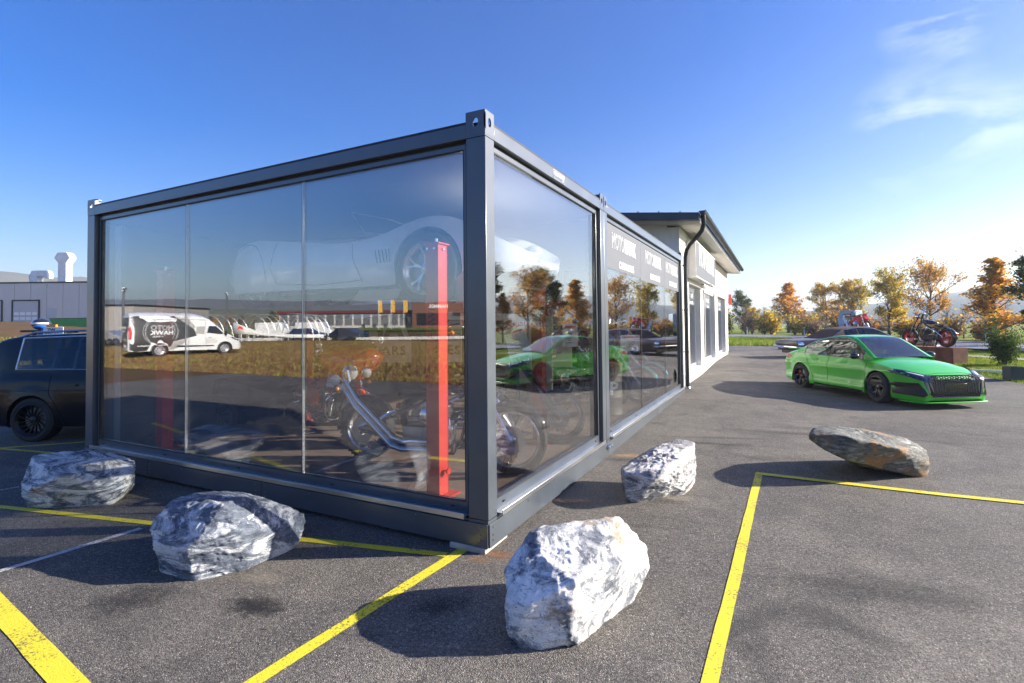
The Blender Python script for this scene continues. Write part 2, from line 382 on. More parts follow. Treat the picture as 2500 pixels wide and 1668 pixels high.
def paint_mat(m, col, wear=.46):
    n = m.node_tree.nodes; l = m.node_tree.links; b = n['Principled BSDF']; tc = n.new('ShaderNodeTexCoord')
    t = n.new('ShaderNodeTexNoise'); t.inputs['Scale'].default_value = 60; t.inputs['Detail'].default_value = 5; t.inputs['Roughness'].default_value = .75; l.new(tc.outputs['Object'], t.inputs[0])
    t3 = n.new('ShaderNodeTexNoise'); t3.inputs['Scale'].default_value = 2.5; t3.inputs['Detail'].default_value = 3; l.new(tc.outputs['Object'], t3.inputs[0])
    am = n.new('ShaderNodeMath'); am.operation = 'MULTIPLY_ADD'; am.inputs[1].default_value = .45; l.new(t3.outputs[0], am.inputs[0]); l.new(t.outputs[0], am.inputs[2])
    r_ = n.new('ShaderNodeValToRGB'); r_.color_ramp.elements[0].position = wear; r_.color_ramp.elements[1].position = wear+.12
    r_.color_ramp.elements[0].color = (.05, .048, .045, 1); r_.color_ramp.elements[1].color = (*col, 1); l.new(am.outputs[0], r_.inputs[0]); l.new(r_.outputs[0], b.inputs['Base Color'])
    b.inputs['Roughness'].default_value = .7
    v = n.new('ShaderNodeTexVoronoi'); v.inputs['Scale'].default_value = 115; l.new(tc.outputs['Object'], v.inputs[0])
    bp = n.new('ShaderNodeBump'); bp.inputs['Strength'].default_value = .35; bp.inputs['Distance'].default_value = .004; bp.invert = True; l.new(v.outputs['Distance'], bp.inputs['Height']); l.new(bp.outputs[0], b.inputs['Normal'])
paint_mat(YEL, (.70, .58, .03), .56)
WLINE = bpy.data.materials.new('white_marking'); WLINE.use_nodes = True; paint_mat(WLINE, (.5, .49, .48), .60)
def strip(name, p, q, w_, material, label, lift=.004, group='yellow bay lines painted on the asphalt'):
    p, q = Vector(p), Vector(q); d = (q-p).normalized(); n_ = Vector((-d.y, d.x))*w_/2
    n = max(1, int((q-p).length/.25)); L_ = []; R_ = []
    for i in range(n+1):
        t = p+(q-p)*i/n; j1 = (random.random()-.5)*.006; j2 = (random.random()-.5)*.006
        L_.append(tuple(t+n_*(1+j1/w_*2))); R_.append(tuple(t-n_*(1+j2/w_*2)))
    o = drape(name, [*L_, *R_[::-1]], material, lift, kind='structure')
    return o
strip('road_marking', (1.79, 3.03), (1.68, -1.0), .078, YEL, '')
strip('road_marking', (1.76, 3.00), (6.4, 3.17), .095, YEL, '', lift=.008)
strip('road_marking', (-.215, -.02), (-.345, -2.0), .088, YEL, '')
strip('road_marking', (-.28, -.155), (-8.5, -1.92), .072, YEL, '')
strip('road_marking', (-3.4, -1.841), (-.6, -2.171), .115, YEL, '')
strip('road_marking', (-.178, -.1), (-.215, -.42), .014, YEL, '', lift=.006)
strip('road_marking', (-3.02, -.86), (-3.12, -2.5), .06, WLINE, '')
strip('road_marking', (-5.62, -.78), (-5.8, -1.6), .04, WLINE, '')
strip('road_marking', (-8.95, -.55), (-6.5, 1.75), .06, YEL, '')
strip('road_marking', (-10, -.35), (-6.2, .32), .06, YEL, '')
# rust and oil stains: thin irregular patches just above the asphalt
def stain(c, rx, ry, rz, col, seed, lift=.0025, amt=.5):
    key = 'stain_%d' % seed; m = bpy.data.materials.new(key); m.use_nodes = True; n = m.node_tree.nodes; l = m.node_tree.links; b = n['Principled BSDF']; b.inputs['Base Color'].default_value = (*col, 1); b.inputs['Roughness'].default_value = .8
    tc = n.new('ShaderNodeTexCoord'); ln = n.new('ShaderNodeVectorMath'); ln.operation = 'LENGTH'; l.new(tc.outputs['Object'], ln.inputs[0]); t = n.new('ShaderNodeTexNoise'); t.inputs['Scale'].default_value = 3; t.inputs['Detail'].default_value = 9; t.inputs['Roughness'].default_value = .75; l.new(tc.outputs['Object'], t.inputs[0])
    a = n.new('ShaderNodeMath'); a.operation = 'MULTIPLY_ADD'; a.inputs[1].default_value = -1.0; l.new(ln.outputs['Value'], a.inputs[0]); a2 = n.new('ShaderNodeMath'); a2.operation = 'MULTIPLY_ADD'; a2.inputs[1].default_value = 2.2; a2.inputs[2].default_value = -.3; l.new(t.outputs[0], a2.inputs[0]); l.new(a2.outputs[0], a.inputs[2])
    mr = n.new('ShaderNodeMapRange'); mr.inputs[1].default_value = 0; mr.inputs[2].default_value = .7; mr.inputs[4].default_value = amt; l.new(a.outputs[0], mr.inputs[0]); l.new(mr.outputs[0], b.inputs['Alpha'])
    o = MB(); o.add([(-1, -1, 0), (1, -1, 0), (1, 1, 0), (-1, 1, 0)], [(0, 1, 2, 3)]); q = o.build('asphalt_stain', m, None, (c[0], c[1], gz(*c)+lift), rot=(0, -math.atan(.0155*0), rz)); q.scale = (rx, ry, 1); q['kind'] = 'structure'
stain((.06, .0), .22, .14, .5, (.40, .17, .05), 1, amt=.4); stain((-.02, -.12), .15, .08, .2, (.40, .18, .06), 2, amt=.35); stain((.22, 1.25), .28, .10, .3, (.38, .18, .07), 3, .028, .5); stain((.30, 2.95), .30, .14, .3, (.45, .22, .06), 4, .05, .5)
stain((-.95, -1.25), .32, .17, .2, (.012, .012, .014), 5, amt=.8); stain((-1.75, -1.55), .36, .32, .9, (.015, .015, .017), 6, amt=.45); stain((.1, -.75), .3, .2, .9, (.015, .015, .016), 7, amt=.4); stain((2.6, .6), .9, .35, .2, (.02, .02, .022), 8, amt=.35); stain((2.4, 5.6), 1.6, .25, .25, (.02, .02, .022), 9, .08, .45); stain((1.2, 4.3), 1.0, .12, .3, (.02, .02, .022), 10, .075, .5); stain((-1.25, -1.0), .35, .14, .3, (.42, .36, .28), 11, amt=.28); stain((-3.9, -.95), .4, .16, .2, (.40, .36, .28), 12, amt=.3); stain((1.05, 1.72), .35, .16, .3, (.40, .35, .26), 13, .03, .3)
# road, path and verge to the right
ROAD = mat('road_asphalt', (.2, .2, .215), .6, var=.15, vs=.8, bump=.3, bs=40)
near = [(-90, 66), (-40, 62), (-12, 57), (-2, 54), (4.3, 49), (7.3, 38), (10.3, 30), (14, 22), (20, 6), (30, -25), (45, -80)]
far = [(-90, 78), (-40, 74), (-8, 68), (2, 63.5), (9.8, 53), (13.3, 41), (16.3, 33), (20, 25), (26.2, 8), (36.5, -23), (52, -78)]
hroad = lambda x, y: .33 + terrain(x, y)-gz(x, y)+.03 - .25*0
rd = MB(); rd.loft([[(a[0], a[1], terrain(*a)+.12), (b_[0], b_[1], terrain(*b_)+.12)] for a, b_ in zip(near, far)])
tag(rd.build('road', ROAD), kind='structure')
vg = MB()
def inset(t, A, B): return [(a[0]+(b_[0]-a[0])*t, a[1]+(b_[1]-a[1])*t) for a, b_ in zip(A, B)]
for t0, t1 in ((.03, .05), (.95, .97), (.485, .5)):
    A_, B_ = inset(t0, near, far), inset(t1, near, far)
    vg.loft([[(a[0], a[1], terrain(*a)+.126), (b_[0], b_[1], terrain(*b_)+.126)] for a, b_ in zip(A_, B_)])
tag(vg.build('road_edge_line', WLINE), kind='structure')
PATHM = mat('path_gravel', (.33, .31, .29), .9, var=.15, vs=4, bump=.4)
pt = MB(); pa = [(7.9, 24.6), (9.1, 22.9), (10.4, 20.4), (12.5, 15), (14, 8)]; pb = [(8.7, 25.2), (10.0, 23.4), (11.3, 20.9), (13.3, 15.4), (14.9, 8.3)]
pt.loft([[(a[0], a[1], terrain(*a)+.045), (b_[0], b_[1], terrain(*b_)+.045)] for a, b_ in zip(pa, pb)])
tag(pt.build('footpath', PATHM), kind='structure')
# concrete kerb strip between field and asphalt (seen reflected in the glass)
# ------------------------------------------------------------ grass tufts (stuff)
def tufts(name, label_kind, region, n, h, material_cols, seed, wid=.012):
    rnd = random.Random(seed); m_ = MB()
    for _ in range(n):
        x, y = region(rnd)
        z = terrain(x, y); k = rnd.choice((2, 3)); mi = rnd.randrange(len(material_cols)); hh = h*rnd.uniform(.5, 1.3)
        for _ in range(k):
            a = rnd.uniform(0, 6.28); dx, dy = math.cos(a)*wid, math.sin(a)*wid; lx, ly = rnd.uniform(-.5, .5)*hh, rnd.uniform(-.5, .5)*hh
            ox, oy = rnd.uniform(-.06, .06), rnd.uniform(-.06, .06)
            m_.add([(x+ox-dx, y+oy-dy, z), (x+ox+dx, y+oy+dy, z), (x+ox+lx, y+oy+ly, z+hh)], [(0, 1, 2)], mi)
    me = bpy.data.meshes.new(name); me.from_pydata(m_.v, [], m_.f)
    for c in material_cols: me.materials.append(c)
    me.polygons.foreach_set('material_index', m_.m); o = bpy.data.objects.new(name, me); COL.objects.link(o); o['kind'] = 'stuff'; return o
def leafmat(name, col, var=.35, trans=.35):
    m = bpy.data.materials.new(name); m.use_nodes = True; n = m.node_tree.nodes; l = m.node_tree.links; n.clear()
    g_ = n.new('ShaderNodeNewGeometry'); tcx = n.new('ShaderNodeTexCoord'); nn = n.new('ShaderNodeTexNoise'); nn.inputs['Scale'].default_value = 1.1; nn.inputs['Detail'].default_value = 3; l.new(tcx.outputs['Object'], nn.inputs[0])
    ad = n.new('ShaderNodeMath'); ad.operation = 'ADD'; l.new(g_.outputs['Random Per Island'], ad.inputs[0]); l.new(nn.outputs[0], ad.inputs[1])
    mr = n.new('ShaderNodeMapRange'); mr.inputs[1].default_value = .25; mr.inputs[2].default_value = 1.3; l.new(ad.outputs[0], mr.inputs[0])
    mx = n.new('ShaderNodeMix'); mx.data_type = 'RGBA'; c1, c2 = col if isinstance(col[0], tuple) else (tuple(c*(1-var) for c in col), tuple(c*(1+var) for c in col))
    mx.inputs[6].default_value = (*c1, 1); mx.inputs[7].default_value = (*c2, 1); l.new(mr.outputs[0], mx.inputs[0])
    d = n.new('ShaderNodeBsdfDiffuse'); t = n.new('ShaderNodeBsdfTranslucent'); l.new(mx.outputs[2], d.inputs[0]); l.new(mx.outputs[2], t.inputs[0])
    ms = n.new('ShaderNodeMixShader'); ms.inputs[0].default_value = trans; l.new(d.outputs[0], ms.inputs[1]); l.new(t.outputs[0], ms.inputs[2])
    o = n.new('ShaderNodeOutputMaterial'); l.new(ms.outputs[0], o.inputs[0]); MATS[name] = m; return m
gr1, gr2 = leafmat('grass_blade_green', (.16, .24, .03)), leafmat('grass_blade_yellow', (.32, .31, .07)); gr3 = leafmat('grass_blade_dry', (.20, .11, .055)); gr4 = leafmat('grass_blade_tan', (.27, .18, .10))
def reg_right(rnd):
    while True:
        x, y = rnd.uniform(7.1, 16), rnd.uniform(10, 30)
        ex = float(np.interp(y, [4, 12, 14.4, 15.8, 18.6, 23.5, 30], [10.2, 8.6, 7.8, 7.2, 7.35, 7.75, 8.2]))
        rx = np.interp(y, [6, 22, 30], [20, 14, 10.3])
        if x > ex+.1 and x < rx-.1: return x, y
tufts('lawn_grass', '', reg_right, 26000, .07, [gr1, gr1, gr2], 1)
def reg_back(rnd):
    while True:
        x, y = rnd.uniform(-14, 7.5), rnd.uniform(33, 56)
        if y > 32.8+max(0, -x)*.2 and y < np.interp(x, [-12, -2, 4.3, 7.3], [56, 53, 48, 38]): return x, y
tufts('verge_grass', '', reg_back, 16000, .22, [gr1, gr1, gr2], 2, .03)
def reg_field(rnd):
    y = -9.3-27*rnd.random()**1.4; return rnd.uniform(-48, 2), y
tufts('dry_grass', '', reg_field, 60000, .15, [gr3, gr4, gr3, gr4, gr2], 3, .025)
def reg_left(rnd): return rnd.uniform(-40, -19), rnd.uniform(-2, 20)
tufts('meadow_grass', '', reg_left, 14000, .16, [gr3, gr2, gr1], 4, .025)
# ------------------------------------------------------------ glass container showroom
GASK = mat('black_gasket', (.012, .012, .013), .6)
INW = mat('interior_dark_panel', (.07, .075, .08), .6, var=.06); CEIL = mat('ceiling_white', (.58, .58, .58), .6, var=.03)
FLOORM = mat('showroom_floor_board', (.26, .19, .15), .45, var=.22, vs=2.5, stretch=(1, 5, 1), bump=.15, bs=60)
def casting(mb, x, y, z0, z1, sx, sy, t=.012):
    """corner casting: open box of plates with oval holes on the two outer sides, corner at (x,y), extends sx, sy"""
    def plate(org, U, V, w_, h_, N_):
        # plate with oval hole
        cx_, cz_ = w_/2, h_*.52; rx, rz_ = .026, .036; n = 20
        inner = [(cx_+rx*math.cos(2*math.pi*k/n), cz_+rz_*math.sin(2*math.pi*k/n)) for k in range(n)]
        outer = []
        for k in range(n):
            c_, s_ = math.cos(2*math.pi*k/n), math.sin(2*math.pi*k/n)
            m_ = min((w_/2)/abs(c_) if abs(c_) > 1e-6 else 9, (h_*.48 if s_ > 0 else h_*.52)/abs(s_) if abs(s_) > 1e-6 else 9)
            outer.append((cx_+m_*c_, cz_+m_*s_))
        U, V, N_, org = Vector(U), Vector(V), Vector(N_), Vector(org)
        f_ = lambda p, d: org+U*p[0]+V*p[1]+N_*d
        vs = [f_(p, 0) for p in outer]+[f_(p, 0) for p in inner]+[f_(p, t) for p in outer]+[f_(p, t) for p in inner]
        fs = []
        for k in range(n):
            j = (k+1) % n
            fs += [(k, j, n+j, n+k), (2*n+k, 2*n+j, 3*n+j, 3*n+k), (n+k, n+j, 3*n+j, 3*n+k), (k, j, 2*n+j, 2*n+k)]
        # corners of the rectangle
        mb.add(vs, fs)
        for cxx, czz in ((0, 0), (w_, 0), (0, h_), (w_, h_)):
            near_ = sorted(range(n), key=lambda k: (outer[k][0]-cxx)**2+(outer[k][1]-czz)**2)[:2]
            mb.add([f_((cxx, czz), 0), f_(outer[near_[0]], 0), f_(outer[near_[1]], 0)], [(0, 1, 2)])
            mb.add([f_((cxx, czz), t), f_(outer[near_[0]], t), f_(outer[near_[1]], t)], [(0, 1, 2)])
    h_ = z1-z0; dx, dy = (1 if sx > 0 else -1), (1 if sy > 0 else -1)
    plate((x, y, z0), (dx, 0, 0), (0, 0, 1), abs(sx), h_, (0, dy, 0))
    plate((x, y, z0), (0, dy, 0), (0, 0, 1), abs(sy), h_, (dx, 0, 0))
    mb.bb((x, y, z0-.01), (x+sx, y+sy, z0)); mb.bb((x+dx*t, y+dy*t, z1-.012), (x+sx, y+sy*.55, z1))
    mb.bb((x+sx-dx*.03, y+dy*t, z0), (x+sx, y+dy*.04, z1)); 
Z0, Z1, ZT = .22, 3.35, 3.442      # top of the skirt, top of the rail, top of the corner castings
def module(label, x0, x1, y0, y1, fronts, panes_front, panes_right):
    """a steel framed module; x0<x1, y0<y1. The right face is x1, the front face y0."""
    t = thing('glass_container', label, 'container', (0, 0, 0), group='glass showroom containers standing end to end')
    fr = MB(); pw, pd = .18, .14
    for (cx_, sx) in ((x0, 1), (x1, -1)):
        for (cy_, sy) in ((y0, 1), (y1, -1)):
            o_ = MB(); o_.bb((cx_, cy_, Z0+.025), (cx_+sx*pw, cy_+sy*pd, 3.233)); o_.build('corner_post', ANTH, t, bevel=.006)
            o_ = MB(); casting(o_, cx_, cy_, Z1-.09, ZT, sx*pw, sy*pd); o_.bb((cx_+sx*.001, cy_+sy*.001, 3.236), (cx_+sx*pw, cy_+sy*pd, Z1-.092)); o_.build('corner_casting', ANTH, t)
            o_ = MB(); o_.bb((cx_+sx*.002, cy_+sy*.002, .06), (cx_+sx*pw, cy_+sy*pd, Z0+.022)); o_.build('foot_casting', ANTH, t)
    for nm, a, b_ in (('top_rail', (x0+pw, y0, 3.235), (x1-pw, y0+.1, Z1)), ('top_rail', (x1-.1, y0+pd, 3.235), (x1, y1-pd, Z1)),
                      ('top_rail', (x0+pw, y1-.1, 3.235), (x1-pw, y1, Z1)), ('top_rail', (x0, y0+pd, 3.235), (x0+.1, y1-pd, Z1)),
                      ('bottom_rail', (x0+pw, y0+.012, .06), (x1-pw, y0+.1, .235)), ('bottom_rail', (x1-.1, y0+pd, .06), (x1-.012, y1-pd, .235)),
                      ('bottom_rail', (x0+pw, y1-.1, .06), (x1-pw, y1-.012, .235)), ('bottom_rail', (x0+.012, y0+pd, .06), (x0+.1, y1-pd, .235))):
        o_ = MB(); o_.bb(a, b_); o_.build(nm, ANTH, t, bevel=.004)
    rf = MB(); rf.bb((x0+.06, y0+.055, 3.30), (x1-.055, y1-.055, 3.378)); rf.build('roof_sheet', GASK, t, bevel=.01)
    re_ = MB(); re_.bb((x0+pw, y0+.006, 3.3505), (x1-pw, y0+.056, 3.373)); re_.bb((x1-.056, y0+pd, 3.3505), (x1-.006, y1-pd, 3.373)); re_.build('roof_edge_strip', GASK, t, bevel=.006)['kind'] = 'stuff'
    ce = MB(); ce.bb((x0+.09, y0+.12, 3.172), (x1-.12, y1-.0, 3.29)); ce.build('ceiling_panel', CEIL, t)
    fl = MB(); fl.bb((x0+.11, y0+.14, .10), (x1-.12, y1, .24)); fl.build('floor_board', FLOORM, t)
    def window(face, a, b_, split, ztop=3.17, zb=.345):
        """sash frame, glass panes and sill on a face from a to b (along the face), inner splits"""
        dep = .05
        def P(s_, d, z): return (s_, y0+d, z) if face == 'y' else (x1-d, s_, z)
        s_ = MB()
        for (q0, q1, z0_, z1_) in ((a, b_, ztop, 3.212), (a, b_, .25, zb), (a, a+.022, zb, ztop), (b_-.022, b_, zb, ztop)):
            s_.bb(P(q0, .045, z0_), P(q1, .1, z1_))
        s_.build('sash_frame', ANTH, t, bevel=.003)
        g_ = MB(); g_.bb(P(a, .052, 3.214), P(b_, .09, 3.233)); 
        g_.bb(P(a-.006, .052, .25), P(a, .09, 3.233)); g_.bb(P(b_, .052, .25), P(b_+.006, .09, 3.233)); 
        for q in ((a+.022, b_-.022, ztop-.008, ztop-.001), (a+.022, b_-.022, zb+.001, zb+.008)): g_.bb(P(q[0], .047, q[2]), P(q[1], .06, q[3]))
        for q in ((a+.0225, a+.03), (b_-.03, b_-.0225)): g_.bb(P(q[0], .047, zb), P(q[1], .06, ztop))
        g_.build('gasket', GASK, t)
        pr = sorted([a+.03]+list(split)+[b_-.03])
        for i in range(len(pr)-1):
            o_ = MB(); e0 = .006 if i else 0; e1 = .006 if i < len(pr)-2 else 0
            o_.bb(P(pr[i]+e0, .062, zb+.004), P(pr[i+1]-e1, .084, ztop-.004)); o_.build('glass_pane', GLASS, t, smooth=False)
        for q in split:
            o_ = MB(); o_.bb(P(q-.006, .060, zb), P(q+.0, .086, ztop), 0); o_.bb(P(q+.0, .0600, zb), P(q+.006, .086, ztop), 1); o_.build('pane_joint', [GASK, ALU], t, smooth=False)
        o_ = MB(); o_.bb(P(a-.012, -.035, .247), P(b_+.012, .05, .262)); o_.bb(P(a-.012, -.040, .243), P(b_+.012, -.034, .286)); o_.build('window_sill', ALU, t, bevel=.002)
        for q in np.linspace(a+.15, b_-.15, max(2, int((b_-a)/1.0))):
            o_ = MB(); c_ = P(q, .04, .30); o_.box(c_, (.03, .012, .012) if face == 'y' else (.012, .03, .012)); o_.build('drain_cap', GASK, t)
    if panes_front is not None: window('y', x0+pw+.03, x1-pw-.03, panes_front)
    if panes_right is not None: window('x', y0+pd+.03, y1-pd-.03, panes_right)
    return t
m1 = module('near glass container with three wide panes on its long side, one on its end', -6.055, 0, 0, 2.998, 1, [-4.0, -2.11], [])
m2 = module('second glass container behind the joint, with three panes under a grey lettered banner', -3.0, 0, 3.004, 9.056, 0, None, [5.2, 7.25])
m3 = module('rear container module hidden behind the second one, closed with white panels', -6.055, -3.004, 3.004, 9.056, 0, None, None)
# skirts with joints, screws
sk = thing('container_skirt', 'dark grey sheet metal skirt round the foot of the glass containers', 'skirt')
def skirt(a, b_, nx, ny, nm='skirt_panel'):
    o_ = MB(); a, b_ = Vector(a), Vector(b_); d = (b_-a).normalized(); n_ = Vector((nx, ny, 0))
    o_.add([a+n_*.012, b_+n_*.012, b_+n_*.012+Vector((0, 0, .178)), a+n_*.012+Vector((0, 0, .178)), a, b_, b_+Vector((0, 0, .178)), a+Vector((0, 0, .178))], [(0,1,2,3),(4,7,6,5),(0,4,5,1),(3,2,6,7),(1,5,6,2),(0,3,7,4)])
    o_.build(nm, ANTH, sk, smooth=False, bevel=.002)
    L_ = (b_-a).length; s_ = MB()
    for q in np.arange(.05, L_, .62):
        for z in ((.16,) if .1 < q < L_-.1 else (.15, .09, .05)):
            c_ = a+d*q+n_*.012+Vector((0, 0, z)); s_.cyl(c_, c_+n_*.006, .006, 8)
    s_.build('screw', STEEL, sk)['kind'] = 'stuff'
for q0, q1 in ((-6.06, -4.6), (-4.594, -2.6), (-2.594, -.0)): skirt((q0, -.001, .041), (q1, -.001, .041), 0, -1)
for q0, q1 in ((.0, 2.998), (3.004, 6.0), (6.006, 9.05)): skirt((.001, q0, .041+.0), (.001, q1, .041), 1, 0)
skirt((-6.061, 9.05, .041), (-6.061, 0, .041), -1, 0)
bk = [(-.30, .02, .36, .30), (-3.05, .06, .3, .26), (-5.85, .06, .3, .26), (-.12, 3.0, .3, .42), (-.15, 8.9, .3, .3), (-5.8, 3.0, .3, .3), (-5.8, 8.8, .3, .3)]
for i, (bx, by, bw, bd) in enumerate(bk):
    o_ = MB(); h_ = .06; z = gz(bx, by)
    if i == 0: o_.bb((-.345, -.025, -.01), (-.015, .33, .0405))
    elif i == 3: o_.bb((-.3, 2.85, gz(0, 3)-.02), (.006, 3.12, .0405+.01))
    else: o_.bb((bx-bw/2, by-.07 if by < 1 else by-bd/2, z-.03), (bx+bw/2, by+bd, max(.04, z+.01)))
    lab = ['grey concrete block under the near corner of the container', 'grey concrete block under the middle of the long side, behind the pointed boulder', 'concrete block under the far left corner of the container', 'concrete block under the joint of the two containers', 'concrete block under the far end of the second container', 'concrete block at the hidden back of the near container', 'concrete block at the hidden back of the rear container'][i]
    tag(o_.build('foundation_block', CONC, bevel=.006), lab, 'block', 'concrete blocks under the containers')
# walls inside
wl = MB(); wl.bb((-6.03, .14, .24), (-5.93, 2.98, 3.17)); wl.build('wall_panel', INW, m1)
wl = MB(); wl.bb((-6.03, 3.01, .24), (-5.95, 9.0, 3.17)); wl.build('wall_panel', INW, m3)
wl = MB(); wl.bb((-5.95, 8.93, .24), (-3.01, 9.04, 3.17)); wl.build('wall_panel', mat('interior_grey_panel', (.12, .12, .125), .6), m3)
wl = MB(); wl.bb((-3.0, 8.93, .24), (-.14, 9.04, 3.17)); wl.build('wall_panel', MATS['interior_grey_panel'], m2)
t = thing('white_curtain', 'narrow white curtain hanging inside the far left end of the long panes', 'curtain', (-5.80, .20, .26)); o_ = MB()
o_.loft([[(.02*k, .012*math.sin(k*2.1), z) for k in range(9)] for z in (0, 2.85)]); q = o_.build('cloth', mat('curtain_white', (.62, .64, .62), .8), t); so = q.modifiers.new('t', 'SOLIDIFY'); so.thickness = .004
# coupling bolt at the joint
cb = MB(); cb.cyl((.035, 2.97, .165), (.035, 3.10, .165), .013, 12); cb.cyl((.035, 2.955, .165), (.035, 2.98, .165), .022, 6); cb.cyl((.035, 3.08, .165), (.035, 3.10, .165), .019, 6)
cb.box((.02, 2.99, .165), (.02, .02, .07)); cb.build('coupling_bolt', CHROME, m2)
# maker plate
pl = thing('maker_plate', 'small dark rectangular maker plate on the top rail of the near container', 'plate', (.002, 1.49, 3.29))
o_ = MB(); o_.box((0, 0, 0), (.006, .30, .098)); o_.build('plate', mat('plate_grey', (.3, .31, .33), .4, .6), pl, bevel=.002)
o_ = MB(); o_.box((.001, 0, 0), (.006, .284, .082)); o_.build('plate_face', ANTH, pl)
text('plate_text', 'KLUCONT', .055, PAPER, pl, (.005, 0, .008), (R(90), 0, R(90)), bold=.001)
text('plate_text', '.com', .028, PAPER, pl, (.005, .09, -.025), (R(90), 0, R(90)))
# lettered banner film on the second container
FILM = mat('grey_window_film', (.15, .16, .185), .6, var=.05)
_n = FILM.node_tree.nodes; FILM.node_tree.nodes['Principled BSDF'].inputs['Alpha'].default_value = .68
LETW = mat('white_lettering', (.82, .83, .85), .5, var=.02)
for q0, q1 in ((3.22, 5.194), (5.206, 7.244), (7.256, 8.84)):
    o_ = MB(); o_.bb((-.0605, q0, 2.53 if q0 < 5 else 2.50), (-.0585, q1, 3.155)); f_ = o_.build('banner_film', FILM, m2)
    cy_ = (q0+q1)/2
    moto_logo(f_, (-.0565, cy_, 2.93), 1.35, (R(90), 0, R(90)), LETW)
# ------------------------------------------------------------ interior: car lift
lift = thing('car_lift', 'red four post car lift with black runways carrying a white sports car', 'lift', (0, 0, .24))
LBL = mat('dark_red_lettering', (.10, .02, .02), .5)
posts = [(-.745, .37), (-4.97, .37), (-.745, 2.55), (-4.97, 2.55)]
for i, (px, py) in enumerate(posts):
    o_ = MB(); s_ = .14
    for (a, b_) in (((-s_/2, -s_/2), (s_/2, -s_/2+.006)), ((-s_/2, s_/2-.006), (s_/2, s_/2)), ((-s_/2, -s_/2+.006), (-s_/2+.006, s_/2-.006)), ((s_/2-.006, -s_/2+.006), (s_/2, s_/2-.006))):
        o_.bb((px+a[0], py+a[1], .012), (px+b_[0], py+b_[1], 2.24))
    o_.bb((px-.085, py-.085, 2.24), (px+.085, py+.085, 2.256))
    po = o_.build('post', RED, lift, bevel=.005)
    o_ = MB(); o_.bb((px-.13, py-.13, 0), (px+.16, py+.13, .012)); o_.build('base_plate', RED, po, bevel=.003)
    o_ = MB()
    for bx_ in (-.04, .035): o_.cyl((px+bx_, py-.072, 2.2), (px+bx_, py-.085, 2.2), .012, 8)
    o_.cyl((px+.072, py, 2.2), (px+.084, py, 2.2), .012, 8); o_.cyl((px, py, 2.256), (px, py, 2.30), .016, 8); o_.cyl((px+.1, py-.08, .012), (px+.1, py-.08, .035), .012, 8)
    o_.build('bolt', CHROME, po)
    o_ = MB(); o_.cyl((px+.07, py, .22), (px+.115, py, .22), .008, 8); o_.cyl((px+.112, py, .22), (px+.125, py, .22), .03, 14); o_.build('locking_knob', RED, po)
    if i == 0:
        for yy, tx, sz, ol, bd_ in ((1.10, 'MOTO', .105, .0025, 0), (1.55, 'HAWK', .105, False, .003), (1.28, 'CARS & BIKES', .04, False, .0005)):
            text('post_text', tx, sz, LBL, po, (px+.0 if sz > .1 else px+.045, py-.0715, yy), (R(90), R(-90), 0), outline=ol, bold=bd_)
RWY = mat('black_runway_steel', (.03, .032, .035), .45, .4)
for yy in (.82, 2.18):
    o_ = MB(); o_.bb((-5.0, yy-.22, 1.64), (-.6, yy+.22, 1.70)); o_.bb((-5.0, yy-.235, 1.64), (-.6, yy-.222, 1.74)); o_.bb((-5.0, yy+.222, 1.64), (-.6, yy+.235, 1.74)); o_.build('runway', RWY, lift, bevel=.004)
for xx in (-.75, -4.97):
    o_ = MB(); o_.bb((xx-.06, .445, 1.56), (xx+.06, 2.475, 1.638)); o_.build('cross_beam', RWY, lift, bevel=.004)
o_ = MB(); o_.prism([(-.68, 1.72), (-.42, 1.72), (-.42, 2.02), (-.52, 2.08), (-.68, 1.95)], .006, org=(0, .585, 0), U=(1, 0, 0), V=(0, 0, 1)); o_.build('wheel_stop', mat('grey_wheel_stop', (.35, .37, .39), .45, .4), lift)
# cables over the floor edge
# ------------------------------------------------------------ posters, cards and goods inside
def board(label, cat, c, w_, h_, rz, col, tilt=0, name='poster', th=.012, group=None):
    t = thing(name, label, cat, c, rz, group); o_ = MB(); o_.box((0, 0, 0), (w_, th, h_), rot=Matrix.Rotation(tilt, 3, 'Y')); o_.build('board', col, t, bevel=.002); return t
REDP = mat('poster_red', (.75, .06, .03), .4, var=.08); GRNP = mat('poster_green', (.07, .35, .06), .45); BLKP = mat('print_black', (.03, .03, .03), .6)
CREAM = mat('cream_board', (.74, .72, .62), .6)
vr = R(22)
t = board('red enamel poster in a green frame reading Schicht kulcs szappan', 'poster', (-1.48, 3.35, 1.67), .46, .5, vr, GRNP)
o_ = MB(); o_.box((0, -.008, 0), (.42, .006, .46)); o_.build('poster_border', PAPER, t); o_ = MB(); o_.box((-.005, -.013, 0), (.36, .006, .42)); o_.build('poster_face', REDP, t)
for tx, sz, zz, xx in (('Schicht', .135, .13, 0), ('kulcs', .10, .02, 0), ('szappan', .09, -.08, 0)): text('poster_text', tx, sz, PAPER, t, (xx, -.018, zz), (R(90), 0, 0), bold=.002)
o_ = MB(); o_.prism([(-.03, -.20), (.03, -.20), (.02, -.15), (0, -.12), (-.02, -.15)], .003, org=(0, -.018, 0), U=(1, 0, 0), V=(0, 0, 1)); o_.build('poster_figure', GRNP, t)
t = board('tall cream board leaning behind the red poster', 'board', (-1.25, 3.52, 1.38), .5, 1.0, vr, CREAM, name='cream_board', th=.02)
t = board('red and white oil sign hanging askew in the container', 'sign', (-1.7, 5.2, 2.0), .42, .34, R(10), REDP, tilt=R(-18), name='oil_sign')
text('sign_text', 'MOTOR', .05, PAPER, t, (0, -.01, .11), (R(90), R(-18), 0)); text('sign_text', 'IN', .24, PAPER, t, (.03, -.01, -.02), (R(90), R(-18), 0), bold=.008)
